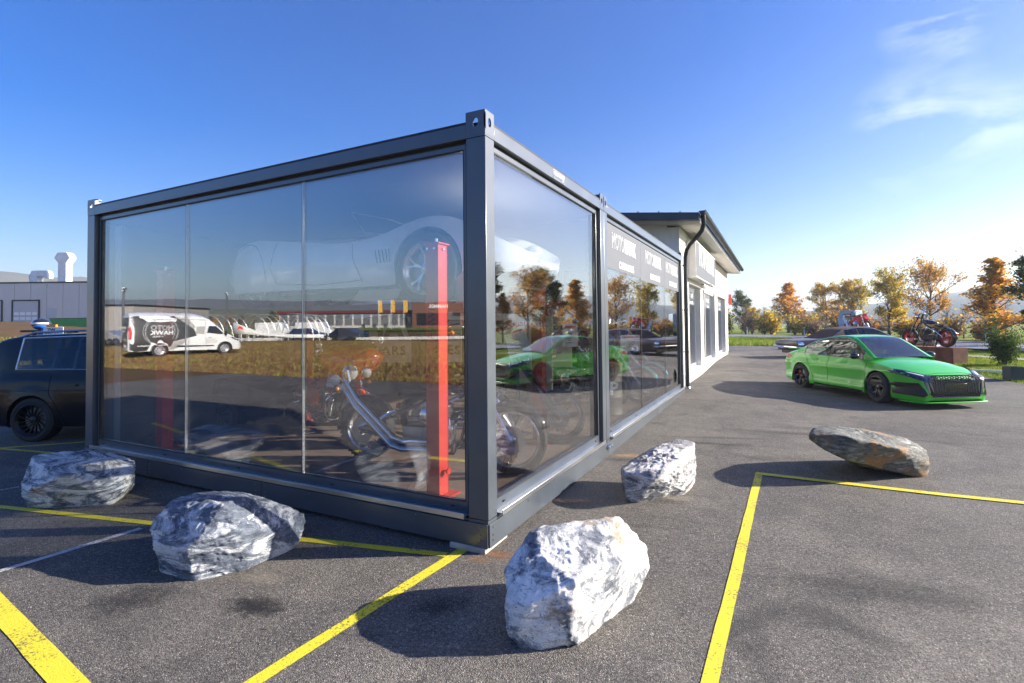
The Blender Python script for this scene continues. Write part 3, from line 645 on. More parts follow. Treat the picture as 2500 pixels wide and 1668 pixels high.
t = board('pale tall banner with the word OIL behind the handlebars', 'banner', (-1.45, 5.05, 1.45), .34, .9, R(12), CREAM, name='tall_banner')
text('banner_text', 'OILLE', .12, BLKP, t, (0, -.01, .25), (R(90), 0, 0), bold=.002)
t = board('round grey fuel brand disc on an orange board', 'sign', (-1.2, 6.6, 1.35), .62, .75, R(15), mat('sign_orange', (.62, .25, .03), .5), name='disc_sign')
o_ = MB(); o_.lathe([(0, 0), (.26, 0), (.27, .006), (.27, .012), (0, .014)], (0, -.02, 0), 'Y', 32); o_.build('disc', mat('disc_grey', (.5, .52, .52), .5), t)
text('disc_text', 'GW', .26, BLKP, t, (0, -.03, 0), (R(90), 0, 0), bold=.006)
def card(label, c, rz, w_=.21, h_=.3, tilt=0, ry=0):
    t = thing('price_card', label, 'card', c, rz, 'price cards on the motorcycles'); M_ = Matrix.Rotation(tilt, 3, 'Y')
    o_ = MB(); o_.box((0, 0, 0), (w_, .003, h_), rot=M_); o_.build('sheet', PAPER, t)
    o_ = MB(); o_.box(M_ @ Vector((0, -.003, h_*.36)), (w_*.7, .002, h_*.06), rot=M_); o_.build('printed_header', REDP, t)
    o_ = MB()
    for k, (ww, xx) in enumerate(((.35, 0), (.2, -.02), (.25, .0), (.16, -.01), (.45, .0))): o_.box(M_ @ Vector((xx, -.003, h_*(.08-.1*k))), (w_*ww, .002, h_*.018), rot=M_)
    o_.build('printed_lines', BLKP, t)
card('white price card tilted on the handlebar of the green and gold motorcycle', (-.62, 1.70, 1.56), R(25), .25, .33, R(-14))
card('upright white price card with a red line behind the near container end pane', (-.66, 3.42, 1.60), R(32), .22, .33)
card('pale price card on the turquoise motorcycle in the second container', (-.50, 6.15, 1.40), R(40), .42, .30)
card('long narrow tag hanging from the orange touring motorcycle', (-3.55, 1.75, 1.08), R(30), .11, .32, R(10))
# back banner with lettering
t = board('large light grey panel lettered HAWK and BIKES in black inside the showroom', 'panel', (-4.3, 4.05, 1.66), 2.3, 1.15, R(26), mat('light_grey_panel', (.85, .85, .85), .5), name='lettered_panel', th=.03)
text('panel_text', 'MOTO', .36, BLKP, t, (-.1, -.02, .38), (R(90), 0, 0), outline=.01)
text('panel_text', 'HAWK', .54, BLKP, t, (.15, -.02, .04), (R(90), 0, 0), bold=.022); text('panel_text', 'CARS & BIKES', .24, BLKP, t, (.30, -.02, -.36), (R(90), 0, 0), bold=.003, spacing=1.15)
# cardboard under the lift, white storage cabinet, barrel
cbm = mat('cardboard', (.52, .42, .30), .85)
t = thing('cardboard_sheet', 'folded cardboard and newspaper lying on the lift runway under the white car', 'cardboard', (-1.75, .62, 1.99), 0); o_ = MB(); o_.prism([(-.32, -.0), (.32, .04), (.36, .14), (-.2, .15)], .01, U=(1, 0, 0), V=(0, .25, .97)); o_.build('sheet', cbm, t)
o_ = MB(); o_.prism([(-.3, -.16), (.30, -.12), (.30, .03), (-.28, .0)], .006, org=(0, -.01, 0), U=(1, 0, 0), V=(0, 0, 1)); o_.build('newspaper', PAPER, t)
t = thing('metal_cabinet', 'narrow grey green metal cabinet with a padlock behind the chopper wheel', 'cabinet', (-1.7, 4.6, .24), R(15))
o_ = MB(); o_.bb((-.2, -.2, 0), (.2, .2, .95)); o_.build('body', mat('cabinet_grey', (.30, .30, .24), .5), t, bevel=.01); o_ = MB(); o_.bb((-.17, -.215, .03), (.17, -.203, .92)); o_.build('door', MATS['cabinet_grey'], t, bevel=.004)
o_ = MB(); o_.bb((-.08, -.24, .55), (.08, -.216, .60)); o_.bb((-.05, -.235, .44), (.05, -.22, .52)); o_.build('latch', CHROME, t)
o_ = MB(); o_.bb((-.26, -.26, .955), (.26, .24, .985)); o_.build('board', mat('old_wood', (.25, .14, .07), .7), t)
t = thing('oil_drum', 'old grey oil drum with a wooden lid in front of the second container panes', 'drum', (-.62, 4.95, .24))
o_ = MB(); o_.lathe([(.0, 0), (.27, 0), (.28, .02), (.27, .04), (.27, .28), (.283, .30), (.27, .32), (.27, .54), (.283, .56), (.27, .58), (.27, .80), (.28, .83), (0, .82)], n=32); o_.build('barrel', mat('drum_grey', (.16, .15, .13), .6, .3, var=.3), t)
o_ = MB(); o_.lathe([(0, .83), (.29, .83), (.29, .86), (0, .86)], n=32); o_.build('lid', MATS['old_wood'], t); text('drum_text', 'P', .3, PAPER, t, (.2, -.205, .45), (R(90), 0, R(45)), bold=.01)
# ------------------------------------------------------------ car builder
def tab(t, x): 
    xs_, ys_ = zip(*t); return float(np.interp(x, xs_, ys_))
def smooth_tab(t, x, w_=.09):
    return sum(tab(t, x+w_*k) for k in (-2, -1, 0, 1, 2))/5
class Car:
    """x forward, y left, z up, origin on the ground in the middle"""
    def __init__(s, **k): s.__dict__.update(k)
    def wy(s, x, z):
        f = s.L/2; q = tab(s.plan, x); b = tab(s.bulge, z)
        fl = 0
        for xw in s.wheels:
            d = math.hypot(x-xw, z-s.wr); fl = max(fl, s.flare*max(0, 1-max(0, d-s.ar)/.16) if d > s.ar-.03 else s.flare)
        return s.W/2*q*b+fl*(1 if b > .9 else .6)
    def xo(s, x, z):
        f = s.L/2; t1 = max(0, (x-(f-.75))/.75)**1.5; t2 = max(0, (-x-(f-.6))/.6)**1.5
        return x-t1*tab(s.nose, z)+t2*tab(s.tail, z)
    def zbot(s, x):
        z = smooth_tab(s.sill, x, .03)
        for xw in s.wheels:
            if abs(x-xw) < s.ar: z = max(z, s.wr+math.sqrt(s.ar**2-(x-xw)**2))
        return z
    def stations(s):
        f = s.L/2; X = list(np.linspace(-f+.08, f-.08, 54))+[-f, -f+.012, -f+.035, f, f-.012, f-.035]
        for xw in s.wheels: X += [xw+s.ar*math.sin(a) for a in np.linspace(-math.pi/2, math.pi/2, 17)]+[xw-s.ar-1e-3, xw+s.ar+1e-3]
        return sorted(set(round(float(x), 5) for x in X))
    def body(s, paint, parent, name='body'):
        f = s.L/2; rings = []; R_ = 14; T_ = 9
        for x in s.stations():
            zb = s.zbot(x); zs = smooth_tab(s.belt, x); zt = smooth_tab(s.top, x); e = 0
            d = min(f-abs(x), .08); c = 1-math.sqrt(max(0, 1-(1-d/.08)**2)) if d < .08 else 0
            ins = .05*c; half = []
            zb2 = zb+.04*c; zs2 = zs-.05*c; zt2 = zt-.05*c
            half.append((max(.1, s.wy(x, zb2)-.16-ins), zb2+.03)); half.append((s.wy(x, zb2)-.02-ins, zb2-.002)); 
            for i in range(R_):
                z = zb2+.006+(zs2-zb2-.006)*i/(R_-1)
                yy = s.wy(x, z)-ins
                half.append((yy, z))
            ye = half[-1][0]
            for i in range(1, T_+1):
                k = i/T_; a = k*math.pi/2
                yy = ye*(1-k); zz = zs2+(zt2-zs2)*(1-(1-k)**2.6)
                half.append((yy, zz))
            ring = [(s.xo(x, z), y, z) for y, z in half]+[(s.xo(x, z), -y, z) for y, z in half[-2::-1]]
            rings.append(ring)
        mb = MB(); mb.loft(rings)
        n = len(rings[0])
        for rg in (rings[0], rings[-1]):
            mb.add(rg, [(i, i+1, n-2-i, n-1-i) for i in range(n//2)])
        o = mb.build(name, paint, parent, ang=38)
        s.bvh = BVHTree.FromPolygons([Vector(v) for v in mb.v], mb.f)
        return o
    def patch(s, poly, axis, off, name, material, parent, dens=.05, thick=.0, start=3.0, label=None):
        """poly in two coordinates, shot on to the body along axis: 'x+' (front), 'x-' (rear), 'y+','y-' (sides), 'z'"""
        bm = bmesh.new(); P = []
        n = len(poly)
        for i in range(n):
            a, b_ = Vector(poly[i]), Vector(poly[(i+1) % n]); m_ = max(1, int((b_-a).length/dens))
            P += [a+(b_-a)*k/m_ for k in range(m_)]
        vs = [bm.verts.new((p[0], p[1], 0)) for p in P]; bm.faces.new(vs)
        bmesh.ops.triangulate(bm, faces=bm.faces, ngon_method='BEAUTY')
        for _ in range(2):
            es = [e for e in bm.edges if e.calc_length() > dens*1.6]
            if es: bmesh.ops.subdivide_edges(bm, edges=es, cuts=1); bmesh.ops.triangulate(bm, faces=bm.faces)
        sg = 1 if axis[1:] == '+' else -1
        for v in bm.verts:
            a, b_ = v.co.x, v.co.y
            if axis[0] == 'x': o_, d = Vector((sg*start, a, b_)), Vector((-sg, 0, 0))
            elif axis[0] == 'y': o_, d = Vector((a, sg*start, b_)), Vector((0, -sg, 0))
            else: o_, d = Vector((a, b_, start)), Vector((0, 0, -1))
            h, nn, _, _ = s.bvh.ray_cast(o_, d)
            if h is None:
                h, nn, _, _ = s.bvh.find_nearest(Vector((sg*s.L/2 if axis[0] == 'x' else a, a if axis[0] == 'x' else sg*s.W/2, b_)))
            if nn.dot(d) > 0: nn = -nn
            v.co = h+nn*off
        bmesh.ops.recalc_face_normals(bm, faces=bm.faces)
        me = bpy.data.meshes.new(name); bm.to_mesh(me); bm.free(); me.materials.append(material); me.polygons.foreach_set('use_smooth', [True]*len(me.polygons))
        o = bpy.data.objects.new(name, me); COL.objects.link(o); o.parent = parent
        if label: o['label'] = label
        return o
    def seam(s, pts, axis, name, material, parent, w_=.008, off=.0015):
        mb = MB(); sg = 1 if axis[1:] == '+' else -1; P = []
        for i in range(len(pts)-1):
            a, b_ = Vector(pts[i]), Vector(pts[i+1]); m_ = max(1, int((b_-a).length/.05)); P += [a+(b_-a)*k/m_ for k in range(m_)]
        P.append(Vector(pts[-1])); Q = []
        for p in P:
            if axis[0] == 'y': o_, d = Vector((p[0], sg*3, p[1])), Vector((0, -sg, 0))
            elif axis[0] == 'x': o_, d = Vector((sg*4, p[0], p[1])), Vector((-sg, 0, 0))
            else: o_, d = Vector((p[0], p[1], 3)), Vector((0, 0, -1))
            h, nn, _, _ = s.bvh.ray_cast(o_, d)
            if h is None: continue
            if nn.dot(d) > 0: nn = -nn
            Q.append(h+nn*off)
        if len(Q) > 1: mb.tube(Q, w_/2, 5); return mb.build(name, material, parent)
    def cabin(s, paint, glass, parent, trim, roofmat=None):
        """glasshouse; s.roof = (x,z) centre line from rear base to windscreen base; s.rw roof half width; side panes list"""
        x0, x1 = s.roof[0][0], s.roof[-1][0]; xr0, xr1 = s.roofx  # ends of the metal roof
        cr_ = Vector
        def row(x):
            zt = smooth_tab(s.roof, x, .04); zb = smooth_tab(s.belt, x)-.01; t = max(0, (zt-zb))/(s.H-zb)
            t = min(1, t); yb = s.wy(x, zb)-.035; yr = yb+(tab(s.rwt, x)-yb)*t
            return zb, zt, yb, yr
        def half(x):
            zb, zt, yb, yr = row(x); h_ = zt-zb; cz = min(.055, h_*.3)
            return [(x, yb, zb), (x, yb+(yr-yb)*.5+.012*min(1, h_/.3), zb+(h_-cz)*.5), (x, yr, zt-cz), (x, yr-.03, zt-cz*.35), (x, yr-.10, zt-.008), (x, yr*.5, zt+.006), (x, 0, zt+.010)]
        def ringset(xa, xb, sel, n=16):
            return [[half(x)[i] for i in sel] for x in np.linspace(xa, xb, n)]
        def mir(r_): return [[(p[0], -p[1], p[2]) for p in q] for q in r_]
        paint_ = paint; roofmat = roofmat or paint
        mb = MB(); rs = ringset(xr0, xr1, [2, 3, 4, 5, 6], 22); mb.loft(rs); mb.loft(mir(rs)); mb.build('roof', roofmat, parent, ang=50)
        for nm, a, b_ in (('windscreen', xr1, x1-.01), ('rear_window', x0+.01, xr0)):
            mb = MB(); rs = ringset(a, b_, [4, 5, 6], 14); 
            full = [[(p[0], p[1], p[2]+.0) for p in q]+[(p[0], -p[1], p[2]) for p in q[::-1][1:]] for q in rs]; mb.loft(full); mb.build(nm, roofmat if nm == 'rear_window' and roofmat is not paint_ else glass, parent, ang=60)
            # screen frame: pillars
            rs = ringset(a, b_, [2, 3, 4], 14)
            for q_ in (rs, mir(rs)): mb = MB(); mb.loft(q_); mb.build('pillar', paint if nm == 'windscreen' or s.pillar_paint else trim, parent, ang=50)
        for i, (a, b_, kind) in enumerate(s.side):
            for sg in (1, -1):
                mb = MB(); rs = ringset(a, b_, [0, 1, 2], 10); rs = mir(rs) if sg < 0 else rs
                mb.loft(rs)
                if kind == 'g': mb.build('side_window', glass, parent, ang=60)
                elif kind == 'p': mb.build('pillar', paint, parent, ang=60)
                else: mb.build('pillar', trim, parent, ang=60)
        # trim line round the glass
        for sg in (1, -1):
            sel = [(a, b_) for a, b_, k in s.side if k != 'p']; xa, xb = min(a for a, _ in sel), max(b_ for _, b_ in sel)
            up = []; lo = []
            for x in np.linspace(xa, xb, 24):
                h_ = half(x); up.append((x, sg*(h_[2][1]+.004), h_[2][2])); lo.append((x, sg*(h_[0][1]+.006), h_[0][2]+.004))
            mb = MB(); mb.tube(up, s.trimr, 6); mb.tube(lo, s.trimr, 6); mb.tube([up[0], lo[0]], s.trimr, 6); mb.tube([up[-1], lo[-1]], s.trimr, 6); mb.build('window_trim', s.trimmat, parent)
        s.half = half
        # dark interior tub with seats
        zf = .35*s.H/1.4; sx = s.seatx
        mb = MB(); mb.bb((x0+.35, -s.W/2*.78, zf), (x1-.25, s.W/2*.78, zf+.02))
        for x_ in sx:
            for yy in (.37, -.37):
                mb.box((x_, yy, zf+.28), (.5, .5, .2)); mb.box((x_-.3, yy, zf+.55), (.14, .48, .62), rot=Matrix.Rotation(R(-14), 3, 'Y')); mb.box((x_-.40, yy, zf+.93), (.09, .26, .17))
        mb.box((x1-.45, 0, smooth_tab(s.belt, x1-.45)-.10), (.5, s.W*.8, .16))
        mb.build('interior', mat('car_interior', (.045, .045, .05), .8), parent, bevel=.03)
        mb = MB(); mb.torus((0, 0, 0), .18, .016, 'X', 20, 6); mb.build('steering_wheel', BLACKP, parent, loc=(x1-.82, .37, smooth_tab(s.belt, x1-.8)+.02), rot=(0, R(-22), 0))
    def under(s, parent):
        mb = MB(); f = s.L/2; w_ = s.W/2-.20
        mb.bb((-f+.25, -w_, .18*s.H/1.4), (f-.3, w_, .34*s.H/1.4)); 
        for xw in s.wheels:
            for sg in (1, -1):
                mb.lathe([(s.ar-.005, sg*(s.W/2-.36)), (s.ar-.005, sg*(s.W/2-.035))], (xw, 0, s.wr), 'Y', 20, ang=math.pi*1.2, a0=-.1*math.pi)
            mb.bb((xw-s.ar, -w_+.12, .3), (xw+s.ar, w_-.12, s.wr+s.ar))
        mb.build('underbody', BLACKP, parent)
WHEELMESH = {}
def wheel(parent, pos, side, r, wd, rr_, style, rimmat, tyre=None, spokes=5, white=None, name='wheel', steer=0, caliper=None):
    key = (r, wd, rr_, style, rimmat.name, spokes, white)
    o = bpy.data.objects.new(name, None); COL.objects.link(o); o.parent = parent; o.location = pos; o.rotation_euler = (0, 0, (0 if side > 0 else math.pi)+steer)
    if key not in WHEELMESH:
        a = MB(); h_ = wd/2; a.lathe([(rr_-.01, -h_+.01), (rr_, -h_), (rr_+.02, -h_-.004), ((r+rr_)/2, -h_-.012), (r-.02, -h_+.004), (r-.004, -h_+.02), (r, -h_*.5), (r, h_*.5), (r-.004, h_-.02), (r-.02, h_-.004), ((r+rr_)/2, h_+.012), (rr_+.02, h_+.004), (rr_, h_), (rr_-.01, h_-.01)], ax='Y', n=44)
        if white: a.lathe([(white[0], h_+.0145), (white[1], h_+.0145)], ax='Y', n=44, mi=1)
        for gy in (-.3, 0, .3): a.lathe([(r+.001, gy*wd-.004), (r+.001, gy*wd+.004)], ax='Y', n=44, mi=2)
        b = MB(); b.lathe([(rr_-.012, -h_+.02), (rr_-.03, -h_*.3), (rr_-.035, h_*.5), (rr_-.018, h_*.8), (rr_+.004, h_+.002), (rr_-.008, h_+.008), (rr_-.026, h_*.86)], ax='Y', n=44)
        y1 = h_*.70
        if style == 'y':     # split spokes
            for k in range(spokes):
                a0 = 2*math.pi*k/spokes+.3
                for da in (-.16, .16):
                    p = (.055*math.cos(a0), y1-.02, .055*math.sin(a0)); m_ = (.55*rr_*math.cos(a0+da*.5), y1-.012, .55*rr_*math.sin(a0+da*.5)); q = ((rr_-.018)*math.cos(a0+da*1.5), y1+.006, (rr_-.018)*math.sin(a0+da*1.5))
                    b.beam(p, m_, .018, .028, up=(0, 1, 0)); b.beam(m_, q, .016, .022, up=(0, 1, 0))
        elif style == 'turbine':
            for k in range(spokes):
                a0 = 2*math.pi*k/spokes; p = (.06*math.cos(a0), y1-.02, .06*math.sin(a0)); m_ = (.6*rr_*math.cos(a0+.2), y1-.01, .6*rr_*math.sin(a0+.2)); q = ((rr_-.015)*math.cos(a0+.32), y1+.005, (rr_-.015)*math.sin(a0+.32)); b.beam(p, m_, .01, .028, up=(0, 1, 0)); b.beam(m_, q, .01, .03, up=(0, 1, 0))
        elif style == 'disc':
            b.lathe([(0, y1+.02), (.08, y1+.02), (.10, y1), (rr_*.55, y1-.01), (rr_*.8, y1+.012), (rr_-.03, y1+.004)], ax='Y', n=32)
            for k in range(spokes): 
                a0 = 2*math.pi*k/spokes; b.sphere((rr_*.68*math.cos(a0), y1+.006, rr_*.68*math.sin(a0)), (.03, .008, .03), 8, 1, 5)
        elif style == 'wide':
            for k in range(spokes):
                a0 = 2*math.pi*k/spokes; p = (.05*math.cos(a0), y1-.01, .05*math.sin(a0)); q = ((rr_-.02)*math.cos(a0), y1+.005, (rr_-.02)*math.sin(a0)); b.beam(p, q, .018, .07, up=(0, 1, 0))
        b.lathe([(0, y1+.012), (.03, y1+.012), (.055, y1), (.062, y1-.04), (.06, -h_)], ax='Y', n=20)
        for k in range(5): a0 = 2*math.pi*k/5+.3; b.cyl((.042*math.cos(a0), y1-.005, .042*math.sin(a0)), (.042*math.cos(a0), y1+.008, .042*math.sin(a0)), .007, 6)
        c = MB(); c.lathe([(.0, h_*.05), (rr_*.74, h_*.05), (rr_*.74, h_*.05+.012), (.0, h_*.05+.012)], ax='Y', n=32)
        WHEELMESH[key] = (a.mesh('tyre', [RUBBER, mat('whitewall', (.7, .69, .66), .6), DARK]), b.mesh('rim', [rimmat, DARK], ang=30), c.mesh('brake_disc', STEEL))
    for nm, me in zip(('tyre', 'rim', 'brake_disc'), WHEELMESH[key]):
        q = bpy.data.objects.new(nm, me); COL.objects.link(q); q.parent = o
    if caliper:
        c = MB(); a1 = caliper[1]; c.lathe([(rr_*.50, wd*.05), (rr_*.50, wd*.22), (rr_*.80, wd*.22), (rr_*.80, wd*.05)], ax='Y', n=8, ang=.75, a0=a1, closed=True); c.build('brake_caliper', caliper[0], o)
    return o
# ------------------------------------------------------------ green saloon
GRN = mat('bright_green_paint', (.045, .50, .018), .40, 0, .85, var=.03, rvar=.03, spec=.5, coatr=.02)
GBLK = mat('gloss_black', (.012, .012, .014), .12, 0, .8, var=.05)
P1, P2 = Vector((4.03, 9.85)), Vector((2.585, 12.08))     # right hand wheels (front, rear) on the ground
hd = (P1-P2).normalized(); nl = Vector((-hd.y, hd.x))     # heading, left normal
wbase = 2.66; cen = (P1+P2)/2+nl*.76
yaw_g = math.atan2(hd.y, hd.x)
GSC = .955
gc = thing('green_sedan', 'bright green sport saloon with black honeycomb grille and black wheels on the asphalt', 'car', (cen.x+hd.x*.06, cen.y+hd.y*.06, .008), yaw_g)
car = Car(L=4.56, W=1.84, H=1.445, wheels=(1.33-.06, -1.33-.06), wr=.335, ar=.368, flare=.028,
    plan=[(-2.28, .86), (-2.15, .925), (-1.9, .965), (-1.4, .985), (0, .985), (1.3, .985), (1.75, .96), (2.05, .91), (2.2, .85), (2.28, .78)],
    bulge=[(.1, .93), (.18, .985), (.27, 1.0), (.42, .968), (.58, .980), (.72, 1.003), (.78, .972), (.90, .915), (1.0, .87)],
    nose=[(.15, .0), (.3, -.02), (.45, .0), (.6, .02), (.72, .07), (.85, .22), (1, .4)], tail=[(.15, .05), (.4, -.01), (.6, .0), (.8, .03), (.95, .08), (1.1, .05)],
    sill=[(-2.28, .30), (-2.0, .22), (-1.7, .17), (-.9, .17), (.9, .17), (1.7, .15), (2.28, .13)],
    belt=[(-2.28, .90), (-2.0, .955), (-1.4, .955), (-.6, .925), (.4, .905), (.9, .89), (1.3, .845), (1.8, .74), (2.1, .66), (2.28, .58)],
    top=[(-2.28, 1.03), (-2.1, 1.04), (-1.6, 1.03), (-.6, .95), (.5, .96), (.85, .97), (1.2, .935), (1.7, .855), (2.05, .77), (2.20, .70), (2.28, .63)],
    roof=[(-1.78, 1.02), (-1.35, 1.22), (-.95, 1.365), (-.55, 1.43), (-.1, 1.45), (.15, 1.43), (.35, 1.375), (.75, 1.14), (1.05, .955)],
    rwt=[(-1.8, .60), (-1.0, .56), (0, .60), (.4, .63), (1.1, .66)], roofx=(-1.02, .22), side=[(-1.75, -1.38, 'p'), (-1.38, -1.12, 'g'), (-1.12, -1.09, 't'), (-1.09, -.40, 'g'), (-.40, -.30, 't'), (-.30, .63, 'g'), (.63, .74, 't'), (.74, 1.03, 'p')],
    pillar_paint=True, trimr=.009, trimmat=GBLK, seatx=(-.35,))
car.body(GRN, gc); car.cabin(GRN, CARGLASS, gc, GBLK); car.under(gc)
BLKRIM = mat('satin_black_rim', (.02, .02, .022), .28, .3, .4)
for sx in (0, 1):
    for sg in (1, -1):
        wheel(gc, (car.wheels[sx], sg*.795, .335), sg, .335, .25, .245, 'y', BLKRIM, spokes=5, caliper=(RED, 2.6 if sx == 0 else .2) if True else None, steer=R(-5) if sx == 0 else 0)
SEAM = mat('panel_gap', (.006, .01, .006), .8)
for ax in ('y-', 'y+'):
    car.seam([(.93, .90), (.93, .62), (.86, .30), (.80, .21)], ax, 'door_gap', SEAM, gc)
    car.seam([(-.34, .90), (-.35, .55), (-.36, .21)], ax, 'door_gap', SEAM, gc)
    car.seam([(-1.35, .93), (-1.2, .86), (-1.02, .62), (-.93, .40), (-.86, .21)], ax, 'door_gap', SEAM, gc)
    car.patch([(-1.0, .82), (-1.0, .855), (-.76, .86), (-.76, .825)], ax, .028, 'door_handle', GRN, gc); car.patch([(.02, .80), (.02, .835), (.26, .835), (.26, .80)], ax, .028, 'door_handle', GRN, gc)
    car.patch([(-.86, .19), (-.86, .235), (.86, .225), (.84, .18)], ax, .012, 'side_skirt', GBLK, gc)
    car.patch([(-2.14, .80), (-2.16, .90), (-2.05, .92), (-1.86, .86), (-1.9, .82)], ax, .005, 'tail_light', REDLENS, gc)
    sg = 1 if ax == 'y+' else -1
    o_ = MB(); o_.sphere((.72, sg*1.0, .99), (.10, .115, .075), 14, 0, 8); o_.beam((.70, sg*.88, .93), (.70, sg*.96, .95), .05, .03); o_.build('wing_mirror', GBLK, gc)
HLENS = mat('headlight_lens', (.012, .018, .035), .06, 0, 1, var=.4, vs=8)
MESHB = mat('grille_black', (.012, .012, .014), .3, .2)
car.seam([(-.60, .66), (-.60, .668), (-.3, .70), (.3, .70), (.60, .668)], 'x+', 'bonnet_gap', SEAM, gc)
for sg in (1, -1):
    car.patch([(sg*.48, .635), (sg*.78, .745), (sg*.90, .775), (sg*.90, .70), (sg*.76, .575), (sg*.56, .535)], 'x+', .014, 'headlight', HLENS, gc, .04)
    hl = gc.children[-1]
    car.patch([(sg*.62, .655), (sg*.80, .715), (sg*.79, .70), (sg*.64, .635)], 'x+', .020, 'light_strip', PAPER, hl)
    car.patch([(sg*.70, .40), (sg*.76, .52), (sg*.90, .50), (sg*.90, .27), (sg*.72, .24), (sg*.66, .29)], 'x+', .016, 'air_intake', MESHB, gc, .04)
    car.patch([(sg*.54, .32), (sg*.57, .46), (sg*.60, .46), (sg*.585, .30)], 'x+', .018, 'air_slot', DARK, gc)
    car.patch([(sg*1.14, .70), (sg*1.14, .71)] if False else [(1.02, .60), (1.03, .66), (1.16, .64), (1.05, .59)], 'y+' if sg > 0 else 'y-', .004, 'air_slot', GBLK, gc)
# grille
gp = [(-.52, .665), (.52, .665), (.62, .57), (.53, .235), (-.53, .235), (-.62, .57)]
car.patch(gp, 'x+', .010, 'grille', MESHB, gc, .05); gr = gc.children[-1]
car.patch([(.49, .655), (.70, .57), (.66, .40), (.60, .28), (.49, .25), (.585, .57)], 'x+', .011, 'grille_surround', GBLK, gr); car.patch([(-.49, .655), (-.70, .57), (-.66, .40), (-.60, .28), (-.49, .25), (-.585, .57)], 'x+', .011, 'grille_surround', GBLK, gr)
def on_front(y, z, off=.02):
    h, nn, _, _ = car.bvh.ray_cast(Vector((4, y, z)), Vector((-1, 0, 0))); return h+Vector((off, 0, 0)) if h else None
o_ = MB(); fr_ = [on_front(*p) for p in gp]; fr2 = []
for i in range(6):
    a, b_ = Vector(gp[i]), Vector(gp[(i+1) % 6])
    for k in range(6): q = a+(b_-a)*k/6; h = on_front(q[0], q[1], .018); fr2.append(h)
o_.tube(fr2, .010, 6, closed=True); o_.build('grille_frame', GBLK, gr)
o_ = MB(); hx = .040
for j in range(11):
    for i in range(-9, 10):
        y = i*hx*1.5; z = .27+j*hx*.93+(hx*.46 if i % 2 else 0)
        if z > .645 or abs(y) > .47+(z-.255)*.27 or (.42 < z < .47 and abs(y) < .26): continue
        c_ = [on_front(y+hx*.92*math.cos(math.pi/3*k), z+hx*.5*math.sin(math.pi/3*k), .016) for k in range(6)]
        if all(c_): 
            for k in range(6): o_.beam(c_[k], c_[(k+1) % 6], .008, .008, up=(1, 0, 0))
o_.build('grille_honeycomb', mat('grille_mesh', (.05, .05, .052), .25, .6), gr)
o_ = MB(); o_.box((2.292, 0, .445), (.012, .52, .11)); o_.build('number_plate_panel', GBLK, gr, bevel=.004)
o_ = MB()
for k in (-1.5, -.5, .5, 1.5):
    h = on_front(k*.058, .598, .03); 
    if h: o_.torus(h, .036, .0055, 'X', 18, 5)
o_.build('ring_emblem', mat('dark_chrome', (.12, .12, .13), .2, .9), gr)
xs__ = [1.80, 1.95, 2.08, 2.18, 2.25, 2.285]; pp_ = [(car.xo(x, .2)+.02, car.wy(x, .2)+.012) for x in xs__]+[(2.34, .45), (2.355, .2)]; pp_ = pp_+[(a, -b_) for a, b_ in pp_[::-1]]
o_ = MB(); o_.prism(pp_, .022, org=(0, 0, .118)); o_.build('front_splitter', GRN, gc, bevel=.006)
text('badge_text', 'RS 3', .05, PAPER, gr, (2.295, .40, .585), (R(90), 0, R(90)), bold=.001)
o_ = MB(); o_.beam((-2.16, -.70, 1.045), (-2.16, .70, 1.045), .10, .02); o_.build('boot_lip', GRN, gc, bevel=.006)
o_ = MB(); o_.box((.06, -.40, 1.378), (.05, .07, .002)); o_.build('windscreen_sticker', PAPER, gc, rot=(0, 0, 0))
for xx in ():
    o_ = MB(); o_.tube([(1.02-.02, -.3+xx*.0+(.55 if xx < .2 else 0), .985), (.86, -.05+(.45 if xx < .2 else 0), 1.065)], .008, 5); o_.build('wiper', BLACKP, gc)
gc.scale = (.955, .955, .985)
# ------------------------------------------------------------ black people carrier at the left edge
BPAINT = mat('deep_black_blue_paint', (.003, .004, .008), .25, 0, .25, var=.1, spec=.25)
hv = Vector((math.cos(.459), math.sin(.459), 0))
sv = thing('black_suv', 'black estate SUV with dark turbine wheels and chrome window line beside the container', 'car', (-8.50+hv.x*1.45-hv.y*.93, .33+hv.y*1.45+hv.x*.93, 0.0), .459)
suv = Car(L=4.85, W=1.92, H=1.70, wheels=(1.45, -1.45), wr=.345, ar=.385, flare=.02,
    plan=[(-2.43, .84), (-2.3, .92), (-2.0, .965), (-1.4, .985), (1.3, .985), (1.9, .95), (2.25, .88), (2.43, .76)],
    bulge=[(.1, .94), (.35, .985), (.6, 1.0), (.8, .995), (.95, .975), (1.02, .95), (1.1, .92)],
    nose=[(.2, 0), (.5, 0), (.75, .06), (.9, .2), (1.1, .4)], tail=[(.2, .03), (.6, -.01), (.9, .03), (1.1, .06)],
    sill=[(-2.43, .32), (-1.9, .24), (1.9, .22), (2.43, .22)], belt=[(-2.43, 1.06), (-2.0, 1.13), (-1, 1.13), (.6, 1.08), (1.2, 1.0), (1.9, .86), (2.43, .66)],
    top=[(-2.43, 1.10), (-2, 1.16), (0, 1.15), (1.0, 1.10), (1.6, .98), (2.2, .84), (2.43, .70)],
    roof=[(-2.42, 1.12), (-2.33, 1.42), (-2.2, 1.62), (-1.8, 1.68), (-.6, 1.715), (.0, 1.69), (.4, 1.58), (1.0, 1.28), (1.35, 1.06)],
    rwt=[(-2.4, .70), (-1, .68), (.4, .66), (1.3, .72)], roofx=(-2.18, .22), side=[(-2.38, -1.80, 'p'), (-1.80, -1.245, 'g'), (-1.245, -1.20, 't'), (-1.20, -.90, 'g'), (-.90, -.86, 't'), (-.86, .0, 'g'), (.0, .10, 't'), (.10, .95, 'g'), (.95, 1.33, 'p')],
    pillar_paint=True, trimr=.012, trimmat=mat('bright_trim', (.8, .81, .83), .35, .6), seatx=(-.1, -1.0))
